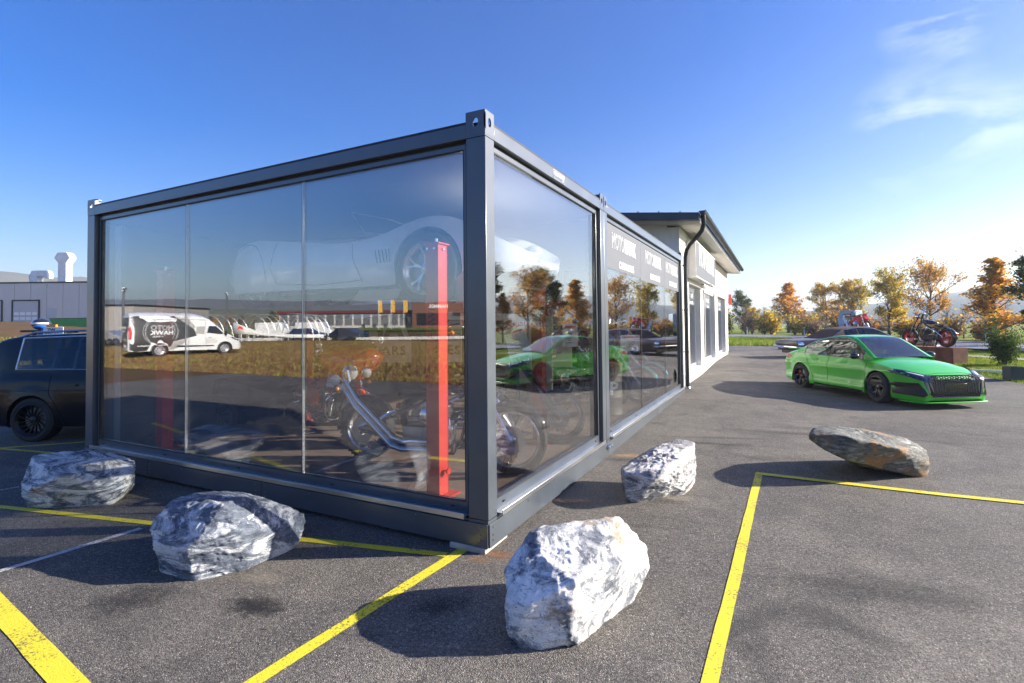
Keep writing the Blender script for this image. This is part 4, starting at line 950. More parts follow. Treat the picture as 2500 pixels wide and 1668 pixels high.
suv.body(BPAINT, sv); suv.cabin(BPAINT, DARKGLASS, sv, GBLK); suv.under(sv)
DRIM = mat('dark_turbine_rim', (.03, .03, .034), .3, .6)
for x_ in suv.wheels:
    for sg in (1, -1): wheel(sv, (x_, sg*.82, .345), sg, .345, .24, .25, 'turbine', DRIM, spokes=15)
for ax in ('y-', 'y+'):
    suv.seam([(-1.18, 1.02), (-1.17, .75), (-1.0, .5), (-.95, .28)], ax, 'door_gap', SEAM, sv); suv.seam([(.05, 1.0), (.05, .28)], ax, 'door_gap', SEAM, sv)
    suv.seam([(-2.36, .80), (-1.2, .81), (.6, .80)], ax, 'crease_line', GBLK, sv, .012)
    suv.patch([(-.98, .87), (-.98, .90), (-.74, .90), (-.74, .87)], ax, .03, 'door_handle', BPAINT, sv)
    sg = 1 if ax == 'y+' else -1; o_ = MB(); o_.tube([(-2.0, sg*.60, 1.63), (-1.7, sg*.62, 1.715), (-.4, sg*.63, 1.765), (.2, sg*.62, 1.70)], .018, 8); o_.build('roof_rail', mat('satin_silver', (.4, .42, .46), .3, .8), sv)
    suv.patch([(-2.30, .82), (-2.28, 1.0), (-2.12, .98), (-2.05, .84)], ax, .004, 'tail_light', REDLENS, sv)
o_ = MB(); o_.prism([(0, 0), (.16, 0), (.03, .07)], .01, org=(-1.75, .0, 1.69), U=(1, 0, 0), V=(0, 0, 1)); o_.build('roof_aerial', GBLK, sv)
# ------------------------------------------------------------ brown classic convertible behind the green saloon
BRN = mat('brown_metallic_paint', (.095, .05, .038), .38, 0, .25, var=.08); TOPC = mat('dark_brown_soft_top', (.07, .036, .026), .85, bump=.3, bs=90)
cc = Vector((4.85, 22.1)); cv = thing('classic_convertible', 'long dark brown classic American convertible with closed brown soft top', 'car', (cc.x, cc.y, .30), .47); cv.scale = (1.0, 1.0, .90)
old = Car(L=5.75, W=2.0, H=1.42, wheels=(1.62, -1.45), wr=.345, ar=.39, flare=.0,
    plan=[(-2.88, .93), (-2.7, .96), (-2, .985), (0, 1), (2, .985), (2.7, .97), (2.88, .93)],
    bulge=[(.1, .93), (.3, .965), (.5, .99), (.62, 1.0), (.72, .985), (.82, .95), (.95, .9)],
    nose=[(.2, .05), (.5, 0), (.7, .0), (.9, .05)], tail=[(.2, .18), (.45, .08), (.65, .0), (.85, .04), (1, .1)],
    sill=[(-2.88, .34), (-2.2, .27), (2.2, .25), (2.88, .30)], belt=[(-2.88, .76), (-2.3, .84), (-1.3, .87), (-.7, .83), (1, .82), (2.5, .80), (2.88, .74)],
    top=[(-2.88, .80), (-2.2, .88), (0, .88), (1.5, .90), (2.5, .85), (2.88, .78)],
    roof=[(-1.62, .87), (-1.25, 1.10), (-.95, 1.30), (-.7, 1.36), (-.2, 1.42), (.3, 1.40), (.55, 1.34), (.95, 1.08), (1.15, .90)],
    rwt=[(-1.6, .74), (-.6, .66), (.5, .64), (1.1, .72)], roofx=(-.98, .50), side=[(-1.6, -.85, 't'), (-.85, -.30, 'g'), (-.30, -.27, 't'), (-.27, .82, 'g'), (.82, 1.12, 't')],
    pillar_paint=False, trimr=.012, trimmat=CHROME, seatx=(-.2,))
old.body(BRN, cv); old.cabin(BRN, CARGLASS, cv, TOPC, TOPC); old.under(cv)
for x_ in old.wheels:
    for sg in (1, -1): wheel(cv, (x_, sg*.83, .345), sg, .345, .2, .20, 'disc', CHROME, spokes=5)
for q in ((-2.9, 'rear_bumper'), (2.9, 'front_bumper')):
    o_ = MB(); s_ = 1 if q[0] > 0 else -1; o_.tube([(q[0]-s_*.25, .99, .50), (q[0], .93, .50), (q[0]+s_*.03, .5, .50), (q[0]+s_*.04, 0, .50), (q[0]+s_*.03, -.5, .50), (q[0], -.93, .50), (q[0]-s_*.25, -.99, .50)], .055, 8); o_.build(q[1], CHROME, cv)
for ax in ('y-', 'y+'):
    old.seam([(.95, .80), (.95, .3)], ax, 'door_gap', SEAM, cv); old.seam([(-.35, .82), (-.35, .3)], ax, 'door_gap', SEAM, cv); old.seam([(-2.8, .80), (-1.3, .86), (.9, .815), (2.8, .78)], ax, 'chrome_strip', CHROME, cv, .014)
    sg = 1 if ax == 'y+' else -1
    for yy in (.78, .52): o_ = MB(); o_.sphere((2.88, sg*yy, .66), (.05, .11, .11), 14, 0, 8); o_.build('headlight', CHROME, cv)
    old.patch([(-2.84, .60), (-2.84, .74), (-2.66, .74), (-2.62, .62)], ax, .01, 'rear_trim', CHROME, cv)
o_ = MB(); o_.box((2.885, 0, .64), (.03, 1.0, .18)); o_.build('grille', CHROME, cv, bevel=.01)
# ------------------------------------------------------------ white sports car on the lift
WPC = mat('pearl_white_paint', (.82, .82, .80), .25, 0, 1.0, var=.03)
ws = thing('white_sports_car', 'white open sports car with flowing wings standing on the lift above the motorcycles', 'car', (-2.40, 1.50, 1.955), 0)
wsc = Car(L=4.55, W=1.78, H=1.05, wheels=(1.33, -1.45), wr=.36, ar=.41, flare=.03,
    plan=[(-2.27, .45), (-2.1, .70), (-1.8, .86), (-1.3, .97), (-.5, .97), (.2, .88), (.8, .92), (1.33, 1.0), (1.8, .90), (2.1, .72), (2.27, .40)],
    bulge=[(.1, .93), (.3, .98), (.5, 1.0), (.7, .97), (.85, .9), (.95, .8)],
    nose=[(.2, .15), (.4, .02), (.6, .0), (.75, .12), (.9, .3)], tail=[(.2, .2), (.4, .0), (.6, .1), (.85, .5), (1, .7)],
    sill=[(-2.27, .36), (-1.9, .22), (1.9, .22), (2.27, .36)], belt=[(-2.27, .50), (-1.9, .74), (-1.4, .88), (-.7, .80), (0, .72), (.6, .74), (1.0, .86), (1.33, .92), (1.7, .84), (2.05, .66), (2.27, .46)],
    top=[(-2.27, .52), (-1.8, .84), (-1.3, .93), (-.6, .90), (.3, .88), (1.0, .82), (1.6, .70), (2.27, .40)],
    roof=[(-.2, .88), (.1, .93), (.3, 1.02), (.55, 1.05), (.75, .98), (.95, .89)], rwt=[(-1, .5), (1, .55)], roofx=(.3, .5), side=[], pillar_paint=True, trimr=.006, trimmat=CHROME, seatx=(-.3,))
wsc.wheels = (1.33,); wsc.body(WPC, ws); wsc.wheels = (1.33, -1.45)
o_ = MB(); o_.bb((-1.9, -.6, .2), (1.9, .6, .34)); o_.build('underbody', BLACKP, ws)
for x_ in wsc.wheels:
    for sg in (1, -1): wheel(ws, (x_, sg*(.80 if x_ > 0 else .60), .36), sg, .37, .2, .255, 'y', mat('silver_rim', (.65, .66, .68), .25, .8), spokes=5)
for ax in ('y-', 'y+'):
    wsc.seam([(.25, .80), (.28, .55), (.42, .28)], ax, 'door_gap', SEAM, ws); wsc.seam([(-.9, .80), (-.95, .5), (-.85, .30), (-.2, .27), (.42, .30)], ax, 'door_gap', SEAM, ws)
    wsc.seam([(-1.45+.42*math.cos(a), .33+.5*math.sin(a)) for a in np.linspace(0, math.pi, 12)], ax, 'wheel_cover_gap', SEAM, ws)
    for k in range(5): wsc.seam([(.62+k*.05, .60), (.66+k*.05, .46)], ax, 'air_slot', DARK, ws, .012)
for sg in (1, -1):
    h, _, _, _ = wsc.bvh.ray_cast(Vector((1.80, sg*.60, 3)), Vector((0, 0, -1)))
    if h: o_ = MB(); o_.sphere(h+Vector((.0, 0, -.05)), (.12, .095, .095), 16, 0, 10); o_.build('headlight', mat('clear_lens', (.75, .77, .78), .08, 0, 1), ws)
for k in range(9): wsc.seam([(1.15+.0, -.22+k*.055), (1.75, -.16+k*.04)], 'z', 'bonnet_louvre', mat('louvre_grey', (.4, .4, .4), .5), ws, .014)
o_ = MB()
for sg in (1, -1): o_.tube([(.30, sg*.62, .84), (.02, sg*.56, 1.12)], .012, 6)
o_.tube([(.02, -.56, 1.12), (.06, 0, 1.15), (.02, .56, 1.12)], .012, 6); o_.tube([(.30, -.62, .84), (.42, 0, .90), (.30, .62, .84)], .012, 6); wf = o_.build('windscreen_frame', CHROME, ws)
o_ = MB(); o_.loft([[(.30, -.61, .85), (.42, 0, .905), (.30, .61, .85)], [(.025, -.55, 1.115), (.065, 0, 1.145), (.025, .55, 1.115)]]); o_.build('windscreen', CARGLASS, ws)
# ------------------------------------------------------------ black and white van on the field (reflected in the glass)
VW = mat('van_white_paint', (.72, .73, .74), .3, 0, .8, var=.02); VB = mat('van_black_wrap', (.02, .02, .022), .35, 0, .5); VG = mat('van_grey_wrap', (.33, .32, .31), .35, 0, .5)
a_, b_ = Vector((-27.4, -12.0)), Vector((-26.55, -15.0)); vh = (b_-a_).normalized()
vc = thing('delivery_van', 'white and black lettered panel van parked in the dry grass, mirrored in the panes', 'van', (-27.0-.95, -13.55, .29), math.atan2(vh.y, vh.x)); 
van = Car(L=5.35, W=2.0, H=2.40, wheels=(1.75, -1.35), wr=.35, ar=.40, flare=.015,
    plan=[(-2.67, .94), (-2.5, .97), (-1, 1), (1.5, 1), (2.2, .95), (2.55, .86), (2.67, .74)],
    bulge=[(.1, .95), (.4, .99), (.8, 1), (1.15, .985), (1.6, .94), (2.0, .88), (2.25, .80), (2.4, .7)],
    nose=[(.2, .02), (.5, 0), (.8, .08), (1.0, .3), (1.3, .5)], tail=[(.2, .0), (1, .0), (2.4, .08)],
    sill=[(-2.67, .34), (2.67, .28)], belt=[(-2.67, 2.12), (-2.5, 2.18), (.6, 2.16), (1.0, 1.98), (1.5, 1.50), (1.85, 1.16), (2.2, 1.06), (2.67, .82)],
    top=[(-2.67, 2.34), (-2.3, 2.40), (.3, 2.38), (.7, 2.28), (1.1, 2.05), (1.55, 1.62), (1.9, 1.26), (2.25, 1.12), (2.67, .88)],
    roof=[], rwt=[], roofx=(0, 0), side=[])
van.body(VW, vc); van.under(vc)
for x_ in van.wheels:
    for sg in (1, -1): wheel(vc, (x_, sg*.86, .35), sg, .35, .22, .22, 'disc', mat('hubcap_silver', (.6, .61, .63), .3, .7), spokes=8)
for ax in ('y+', 'y-'):
    van.patch([(-2.62, .34), (-2.62, 2.14), (-2.0, 2.2), (-.7, 2.2), (-.1, 1.75), (.25, 1.45), (.35, 1.1), (-.2, .95), (-.75, .8), (-.92, .45), (-1.7, .80), (-1.9, .36)], ax, .004, 'black_wrap', VB, vc, .09)
    wrap = vc.children[-1]
    van.patch([(-.75, .78), (-.2, .93), (-.1, .82), (-.6, .45), (-.9, .35), (-.93, .44)], ax, .006, 'grey_wrap', VG, vc, .09); van.patch([(-.7, 2.2), (-.1, 2.17), (.3, 1.6), (.25, 1.46), (-.1, 1.76)], ax, .006, 'grey_wrap', VG, vc, .09)
    van.patch([(.85, 1.25), (.95, 1.62), (1.30, 1.62), (1.68, 1.22), (1.60, 1.15)], ax, .008, 'side_window', GBLK, vc, .06); van.patch([(.30, 1.22), (.36, 1.60), (.80, 1.62), (.72, 1.18)], ax, .008, 'side_window', VG, vc, .06)
    van.patch([(-.6, .50), (-.55, .60), (1.2, .56), (1.2, .50)], ax, .02, 'side_moulding', BLACKP, vc, .09); van.seam([(.8, 2.0), (.78, 1.1), (.85, .5)], ax, 'door_gap', SEAM, vc, .012); van.seam([(-2.3, 2.02), (.8, 1.98)], ax, 'roof_gap', BLACKP, vc, .02)
    van.patch([(-2.64, .95), (-2.64, 1.62), (-2.56, 1.64), (-2.50, 1.3), (-2.54, .95)], ax, .01, 'tail_light', REDLENS, vc); van.patch([(2.2, .86), (2.0, 1.0), (2.3, .98), (2.52, .84), (2.45, .76)], ax, .01, 'headlight', HLENS, vc)
    van.patch([(.92, .98), (.92, 1.01), (1.08, 1.01), (1.08, .98)], ax, .02, 'door_handle', BLACKP, vc)
sgn = -1; WL_ = LETW
for sg in (1, -1):
    rz = 0 if sg < 0 else math.pi; yv = sg*.985
    moto_logo(vc, (-1.25, sg*.985, 1.42), 1.05, (R(90), 0, rz), WL_, two_line=True)
    o_ = MB(); o_.torus((-1.25, sg*.99, 1.34), .72, .010, 'Y', 48, 5); o_.torus((-1.37, sg*.99, 1.34), .70, .008, 'Y', 48, 5); o_.build('ring_emblem', WL_, vc)
    text('web_text', 'motohawk.at', .12, WL_, vc, (-2.0, sg*1.01, .62), (R(90), 0, rz), bold=.001)
    o_ = MB(); 
    for k in range(5): o_.box((1.05, sg*1.006, .92-k*.055), (.55-.05*(k % 2), .004, .018))
    o_.build('printed_lines', VG, vc)
    o_ = MB(); o_.sphere((1.75, sg*1.10, 1.22), (.08, .10, .15), 10, 0, 6); o_.build('wing_mirror', BLACKP, vc)
van.patch([(-.9, 1.28), (-.78, 1.95), (.78, 1.95), (.9, 1.28)], 'x+', .01, 'windscreen', GBLK, vc, .1)
van.patch([(-.93, .36), (-.93, 2.1), (.93, 2.1), (.93, .36)], 'x-', .004, 'black_wrap', VB, vc, .2); text('door_text', 'MOTOHAWK', .2, WL_, vc, (-2.70, 0, 1.55), (R(90), 0, R(-90)), bold=.003); text('door_text', 'CARS & BIKES', .09, WL_, vc, (-2.70, 0, 1.38), (R(90), 0, R(-90)))
for k in range(2): o_ = MB(); o_.box((-2.70, .3, .95-.07*k), (.01, .7, .03)); o_.build('printed_lines', WL_, vc)
o_ = MB(); o_.box((-2.70, .25, .60), (.02, .52, .11)); o_.build('number_plate', PAPER, vc)
# ------------------------------------------------------------ motorcycles
ENG = mat('engine_black', (.03, .03, .032), .4, .5); FIN = mat('engine_alloy', (.45, .45, .46), .35, .9); LEATH = mat('black_leather', (.02, .018, .017), .5, bump=.3, bs=60)
CLEARL = mat('headlamp_glass', (.75, .78, .8), .05, .3, 1); BLKM = mat('black_bike_paint', (.02, .02, .022), .15, 0, 1)
MW = {}
def mwheel(parent, pos, R_, tw, rimr, rimmat, hubmat, style='spoke', white=False, steer=0, name='wheel', disc=True):
    o = bpy.data.objects.new(name, None); COL.objects.link(o); o.parent = parent; o.location = pos; o.rotation_euler = (0, 0, steer)
    key = (R_, tw, rimr, rimmat.name, style, white)
    if key not in MW:
        a = MB(); tr = (R_-rimr)/2; cr_ = (R_+rimr)/2; pr = []
        for k in range(14): 
            t = 2*math.pi*k/14; pr.append((cr_+tr*math.cos(t), tw/2*math.sin(t)*(1.0 if math.cos(t) > -.6 else .8)))
        a.lathe(pr, ax='Y', n=56, closed=True)
        for k in range(44):   # tread blocks
            t = 2*math.pi*k/44
            for sg in (1, -1): a.beam(((R_-.012)*math.cos(t), sg*tw*.12, (R_-.012)*math.sin(t)), ((R_-.022)*math.cos(t+.05), sg*tw*.44, (R_-.022)*math.sin(t+.05)), .018, .016)
        if white: a.lathe([(rimr+.012, tw*.33), (rimr+.035, tw*.46), (rimr+.055, tw*.49)], ax='Y', n=56, mi=1); a.lathe([(rimr+.012, -tw*.33), (rimr+.035, -tw*.46), (rimr+.055, -tw*.49)], ax='Y', n=56, mi=1)
        b = MB(); h_ = tw*.36; b.lathe([(rimr+.008, -h_), (rimr+.002, -h_-.004), (rimr-.012, -h_+.01), (rimr-.018, -h_*.3), (rimr-.026, 0), (rimr-.018, h_*.3), (rimr-.012, h_-.01), (rimr+.002, h_+.004), (rimr+.008, h_)], ax='Y', n=56)
        b.lathe([(0, -.075), (.045, -.075), (.05, -.06), (.03, -.05), (.03, .05), (.05, .06), (.045, .075), (0, .075)], ax='Y', n=20)
        if style == 'spoke':
            for k in range(32):
                t = 2*math.pi*k/32; d = .35 if k % 2 else -.35; yy = .055 if (k//2) % 2 else -.055
                b.tube([(.045*math.cos(t+d*2.2), yy, .045*math.sin(t+d*2.2)), ((rimr-.018)*math.cos(t), yy*.15, (rimr-.018)*math.sin(t))], .0028, 4, caps=False)
        elif style == 'cast':
            for k in range(9): 
                t = 2*math.pi*k/9; b.beam((.04*math.cos(t), 0, .04*math.sin(t)), ((rimr-.015)*math.cos(t), 0, (rimr-.015)*math.sin(t)), .02, .02, up=(0, 1, 0))
        elif style == 'solid': b.lathe([(.03, -.03), (rimr-.02, -.012), (rimr-.02, .012), (.03, .03)], ax='Y', n=40)
        MW[key] = (a.mesh('tyre', [RUBBER, MATS['whitewall']]), b.mesh('rim', [rimmat], ang=30))
    for nm, me in zip(('tyre', 'rim'), MW[key]):
        q = bpy.data.objects.new(nm, me); COL.objects.link(q); q.parent = o
    if disc:
        c = MB(); c.lathe([(.06, -.085), (.145, -.085), (.145, -.08), (.06, -.08)], ax='Y', n=32, closed=True); c.build('brake_disc', FIN, o)
    return o
def moto(label, loc, rz, tank=BLKM, fender=None, wb=1.62, rr_=.33, rf=.34, tw=(.15, .10), rake=32, flen=.92, rimmat=CHROME, style='spoke', white=False,
         bars='ape', frontfender=True, pipes='fishtail', seatz=.72, tankz=.86, tankl=.56, tankw=.15, headr=.085, group='custom motorcycles shown in the glass containers', steer=0, forkm=CHROME, eng=ENG, seat='solo', nm='motorcycle', bags=False, batwing=False, crash=False, sissy=False, tanktext=None, name=None, stripe=None, dirt=False, springer=False):
    t = thing(name or 'motorcycle', label, 'motorcycle', loc, rz, group); fender = fender or tank
    H = wb/2; fh = Vector((H, 0, rf)); rk = R(rake); ax_ = Vector((-math.sin(rk), 0, math.cos(rk))); top = fh+ax_*flen
    rot = Matrix.Rotation(steer, 3, ax_)
    piv = top
    def S(p): return piv+rot @ (Vector(p)-piv)
    mwheel(t, (-H, 0, rr_), rr_, tw[0], rr_-tw[0]*.72, rimmat, CHROME, style, white)
    fhs = S(fh); mwheel(t, tuple(fhs), rf, tw[1], rf-tw[1]*.78, rimmat, CHROME, style, white, steer=steer)
    # fork
    o_ = MB(); fy = .095
    for sg in (1, -1):
        a = S(fh+Vector((0, sg*fy, 0))); b_ = S(top+Vector((0, sg*fy, 0))); m_ = a+(b_-a)*.48
        o_.tube([a-(b_-a)*.02, m_], .030, 12); o_.tube([m_, b_], .021, 10); o_.tube([m_-(b_-a)*.01, m_+(b_-a)*.015], .034, 12)
        if springer: 
            q = Vector((.055, 0, .01)); o_.tube([S(fh+q+Vector((0, sg*.06, 0))), S(top+q+Vector((0, sg*.06, 0)))], .012, 8)
    o_.tube([S(fh+Vector((0, -.13, 0))), S(fh+Vector((0, .13, 0)))], .014, 10)
    o_.build('fork', forkm, t)
    o_ = MB()
    for k in (.0, -.19): c_ = top+ax_*k; o_.beam(S(c_+Vector((0, -.12, 0))), S(c_+Vector((0, .12, 0))), .07, .026)
    if springer:
        for z in np.linspace(-.16, -.02, 9): o_.torus(tuple(S(top+ax_*z+Vector((.055, .0, 0)))), .02, .006, 'Z', 12, 5)
    o_.build('fork_yoke', forkm, t, bevel=.006)
    neck = top-ax_*.09+Vector((-.05, 0, 0))
    o_ = MB(); o_.tube([neck+ax_*.08, neck-ax_*.08], .03, 12)
    for sg in (1, -1):
        o_.tube([neck-ax_*.07, (H*.42, sg*.11, .34), (H*.33, sg*.13, .19), (-.25, sg*.13, .17), (-.42, sg*.12, .27)], .017, 8)
        o_.tube([neck, (.1, sg*.02, tankz-.1), (-.3, sg*.1, seatz-.10), (-H+.02, sg*.12, rr_+.03)], .015, 8)
        o_.tube([(-.42, sg*.12, .27), (-H, sg*.11, rr_)], .018, 8)
    o_.build('frame', BLKM if not dirt else tank, t)
    # engine
    o_ = MB(); o_.lathe([(0, -.11), (.13, -.11), (.15, -.09), (.15, .09), (.13, .11), (0, .11)], (.02, 0, .33), 'Y', 24); o_.bb((-.36, -.10, .23), (-.08, .10, .43)); o_.lathe([(0, .10), (.10, .10), (.12, .14), (.10, .165), (0, .17)], (.05, 0, .33), 'Y', 20); o_.lathe([(0, .10), (.09, .10), (.10, .14), (0, .15)], (-.26, 0, .33), 'Y', 20); o_.bb((-.28, .11, .25), (.08, .15, .41)); o_.build('crankcase', eng, t, bevel=.012)
    for a in (24, -24):
        o_ = MB(); aa = R(a); d = Vector((math.sin(aa), 0, math.cos(aa))); c0 = Vector((.02, 0, .43))
        for k in range(9): 
            p = c0+d*(.02+k*.024); o_.box(p, (.15, .16, .008), rot=Matrix.Rotation(aa, 3, 'Y'), mi=0)
        o_.cyl(c0, c0+d*.23, .055, 14, 0); o_.build('cylinder', FIN if eng is not ENG else ENG, t)
        o_ = MB(); p = c0+d*.26; o_.box(p, (.15, .14, .06), rot=Matrix.Rotation(aa, 3, 'Y')); o_.build('rocker_cover', CHROME, t, bevel=.015); 
        o_ = MB(); 
        for k in (-.05, .02): o_.cyl(c0+Vector((k*.6, -.13, -.02)), c0+d*.24+Vector((k*.6, -.10, 0)), .009, 8)
        o_.build('pushrod_tube', CHROME, t)
    o_ = MB(); o_.lathe([(0, -.235), (.05, -.235), (.085, -.22), (.095, -.19), (.095, -.14), (0, -.14)], (.02, 0, .56), 'Y', 24); o_.build('air_cleaner', CHROME, t)
    # tank
    o_ = MB(); rings = []
    x1 = neck.x-.02; n = 14
    for i in range(n+1):
        u = i/n; x = x1-tankl*u; wv = tankw*(math.sin(math.pi*min(1, (u*1.02+.02)))**.5 if u < .42 else (1-((u-.42)/.58)**1.7*.82)**.8); hv_ = .19*(math.sin(math.pi*min(1, u*.95+.05))**.45)*(1-.35*u)
        zc = tankz-.05*u; rings.append([(x, wv*math.cos(q)*(1 if math.sin(q) > -.2 else .85), zc+(hv_*.62*math.sin(q) if math.sin(q) > 0 else hv_*.5*math.sin(q))) for q in np.linspace(0, 2*math.pi, 18, endpoint=False)])
    o_.loft(rings, close=True, caps=True); tk = o_.build('tank', tank, t, ang=60)
    o_ = MB(); o_.cyl((x1-.18, 0, tankz+.105), (x1-.18, 0, tankz+.13), .032, 16); o_.build('filler_cap', CHROME, tk)
    if stripe:
        for sg in (1, -1):
            o_ = MB(); o_.prism([(-.20, -.02), (-.05, .035), (.14, .02), (.17, -.03), (0, -.06)], sg*-.006, org=(x1-tankl*.45, sg*tankw*.99, tankz-.01), U=(1, 0, 0), V=(0, 0, 1)); o_.build('tank_stripe', stripe, tk)
    if tanktext:
        for sg in (1, -1): text('tank_text', tanktext, .062, PAPER, tk, (x1-tankl*.42, sg*(tankw*1.02), tankz+.0), (R(90), 0, 0 if sg < 0 else math.pi), bold=.0005)
    # seat and rear mudguard
    o_ = MB(); xs_ = x1-tankl; sl_ = .34 if seat == 'solo' else .58
    rg = []
    for i in range(9):
        u = i/8; x = xs_+.04-sl_*u; ww = (.07+.09*math.sin(math.pi*min(1, u*.75+.1))); zc = seatz+(.05*u if seat == 'solo' else (.02 if u < .45 else .09))+.05*(1-u)**3
        rg.append([(x, ww*math.cos(q), zc+.04*math.sin(q)) for q in np.linspace(0, 2*math.pi, 14, endpoint=False)])
    o_.loft(rg, close=True, caps=True); o_.build('seat', LEATH, t, ang=60)
    def fend(c, r_, w_, a0, a1, m_, nm_, st=0):
        f_ = MB(); rings = []
        for q in np.linspace(a0, a1, 16):
            d = Vector((math.cos(q), 0, math.sin(q))); rr2 = []
            for k in range(9):
                s_ = -1+2*k/8; off = r_-.045*abs(s_)**2.5; rr2.append(Vector((d.x*off, s_*w_/2, d.z*off)))
            rings.append([Vector(c)+Matrix.Rotation(st, 3, 'Z') @ p for p in rr2])
        f_.loft(rings); ob = f_.build(nm_, m_, t, ang=60); so = ob.modifiers.new('thickness', 'SOLIDIFY'); so.thickness = .004; return ob
    fend((-H, 0, rr_), rr_+.035, tw[0]+.05, R(25), R(185 if not dirt else 120), fender, 'rear_mudguard')
    if frontfender: fend(tuple(fhs), rf+.03, tw[1]+.05, R(20), R(165), fender, 'front_mudguard', steer)
    o_ = MB(); o_.box((-H-rr_-.03, 0, rr_+.14), (.04, .10, .06)); o_.build('tail_light', REDLENS, t, bevel=.01)
    # suspension and stand
    o_ = MB()
    for sg in (1, -1): o_.tube([(-.38, sg*.16, seatz-.12), (-H+.04, sg*.16, rr_+.05)], .022, 8)
    o_.build('shock_absorber', CHROME, t); o_ = MB(); o_.tube([(-.15, .14, .2), (-.22, .34, .01)], .012, 6); o_.build('side_stand', BLKM, t)
    o_ = MB(); 
    for sg in (1, -1): o_.tube([(.28, sg*.12, .26), (.28, sg*.34, .27)], .017, 8)
    o_.build('foot_peg', BLACKP, t)
    # exhausts, on the right hand side (-y)
    o_ = MB(); y_ = -.17
    if pipes == 'fishtail':
        for dz, dx in ((0, 0), (.085, .02)):
            P_ = [(.10, -.10, .52+dz), (.24+dx, y_, .46+dz), (.28+dx, y_, .30+dz), (.20+dx, y_, .22+dz), (-.30+dx, y_-.02, .20+dz), (-.42+dx, y_-.03, .23+dz), (-H+.02+dx, y_-.04, .62+dz), (-H-.10+dx, y_-.05, .78+dz)]
            o_.tube(P_, [.02, .025, .026, .027, .032, .036, .038, .03], 12); q = Vector(P_[-1]); o_.tube([q, q+Vector((-.07, 0, .10))], [.028, .012], 10)
            o_.prism([(-.03, 0), (.03, 0), (.075, .12), (0, .07), (-.075, .13)], .03, org=q+Vector((-.0, .015, .02)), U=(.82, 0, .57), V=(-.57, 0, .82))
    elif pipes == 'straight':
        for dz, dx in ((0, 0), (.07, .05)):
            o_.tube([(.10-dx, -.10, .50), (.2-dx, y_, .42+dz*.5), (.14-dx, y_, .26+dz), (-.2, y_-.02, .23+dz), (-H-.15, y_-.04, .27+dz)], [.02, .024, .026, .035, .038], 12)
    else:
        o_.tube([(.10, -.10, .50), (.22, y_, .40), (.1, y_, .25), (-.35, y_-.02, .34), (-H-.05, y_-.04, .62)], [.018, .022, .024, .04, .045], 12)
    o_.build('exhaust', CHROME, t, ang=50)
    # handlebar
    o_ = MB(); tp = top+ax_*.02; hw = .36; g_ = MB()
    for sg in (1, -1):
        if bars == 'ape': P_ = [tp+Vector((0, sg*.03, 0)), tp+Vector((.02, sg*.11, .06)), tp+Vector((.0, sg*.22, .34)), tp+Vector((-.06, sg*.28, .38)), tp+Vector((-.2, sg*.40, .34))]
        elif bars == 'low': P_ = [tp+Vector((0, sg*.03, .02)), tp+Vector((0, sg*.10, .08)), tp+Vector((-.04, sg*.22, .13)), tp+Vector((-.22, sg*.38, .08))]
        else: P_ = [tp+Vector((0, sg*.03, .02)), tp+Vector((.0, sg*.14, .10)), tp+Vector((-.03, sg*.28, .13)), tp+Vector((-.10, sg*.40, .11))]
        P_ = [S(p) for p in P_]; o_.tube(P_, .0125, 8); d = (P_[-1]-P_[-2]).normalized(); g_.tube([P_[-1]-d*.01, P_[-1]+d*.11], .019, 10)
        k_ = MB(); q = P_[-1]-d*.04; k_.box(q, (.05, .05, .045)); k_.tube([q+Vector((.03, 0, 0)), q+Vector((.05, sg*.06, -.01)), q+Vector((.03, sg*.16, -.01))], .006, 5); k_.build('lever', CHROME, t)
        k_ = MB(); k_.tube([q, q+Vector((.01, sg*.05, .10))], .005, 5); 
        if not dirt: k_.sphere(q+Vector((.01, sg*.07, .155)), (.014, .05, .055), 14, 0, 8)
        k_.build('mirror', CHROME if forkm is CHROME else BLKM, t)
        if not dirt:
            k_ = MB(); q2 = S(top-ax_*.16+Vector((.06, sg*.20, 0))) if not bars == 'ape' else P_[-1]-d*.05+Vector((.05, -sg*.02, -.06)); k_.sphere(q2, (.04, .028, .028), 12, 0, 8); k_.build('indicator', AMBER, t)
        cb_ = MB(); cb_.tube([P_[-1]-d*.05, P_[2]+Vector((.06, 0, -.12)), S(top+Vector((.07, sg*.06, -.12))), neck+Vector((-.05, sg*.03, -.15))], .005, 5); cb_.build('cable', BLACKP, t)
    o_.build('handlebar', CHROME if forkm is not None else BLKM, t); g_.build('grip', RUBBER, t)
    if headr and not batwing and not dirt:
        hc = top-ax_*.10+Vector((.13, 0, 0)); o_ = MB()
        pr = [(0, -.10), (headr*.5, -.095), (headr*.85, -.05), (headr, .0), (headr*1.04, .015), (headr*.98, .02)]
        o_.lathe(pr, (0, 0, 0), 'X', 24); hl = o_.build('headlight', CHROME, t, loc=tuple(S(hc)), rot=(0, 0, steer)); o_ = MB(); o_.lathe([(headr*.97, .018), (headr*.6, .03), (0, .036)], (0, 0, 0), 'X', 24); o_.build('lens', CLEARL, hl)
    if batwing:
        hc = S(top+Vector((.16, 0, .05))); wg = bpy.data.objects.new('fairing', None); COL.objects.link(wg); wg.parent = t; wg.location = hc; wg.rotation_euler = (0, 0, steer)
        prof = [(-.46, .10), (-.30, .20), (0, .24), (.30, .20), (.46, .10), (.40, -.02), (.26, -.14), (.15, -.24), (0, -.27), (-.15, -.24), (-.26, -.14), (-.40, -.02)]
        o_ = MB(); rgs = []
        for sc_, xo in ((1, -.16), (.98, -.08), (.86, .0), (.60, .06), (.3, .085)): rgs.append([(xo-.22*(abs(y)*sc_)**1.6, y*sc_, z*sc_) for y, z in prof])
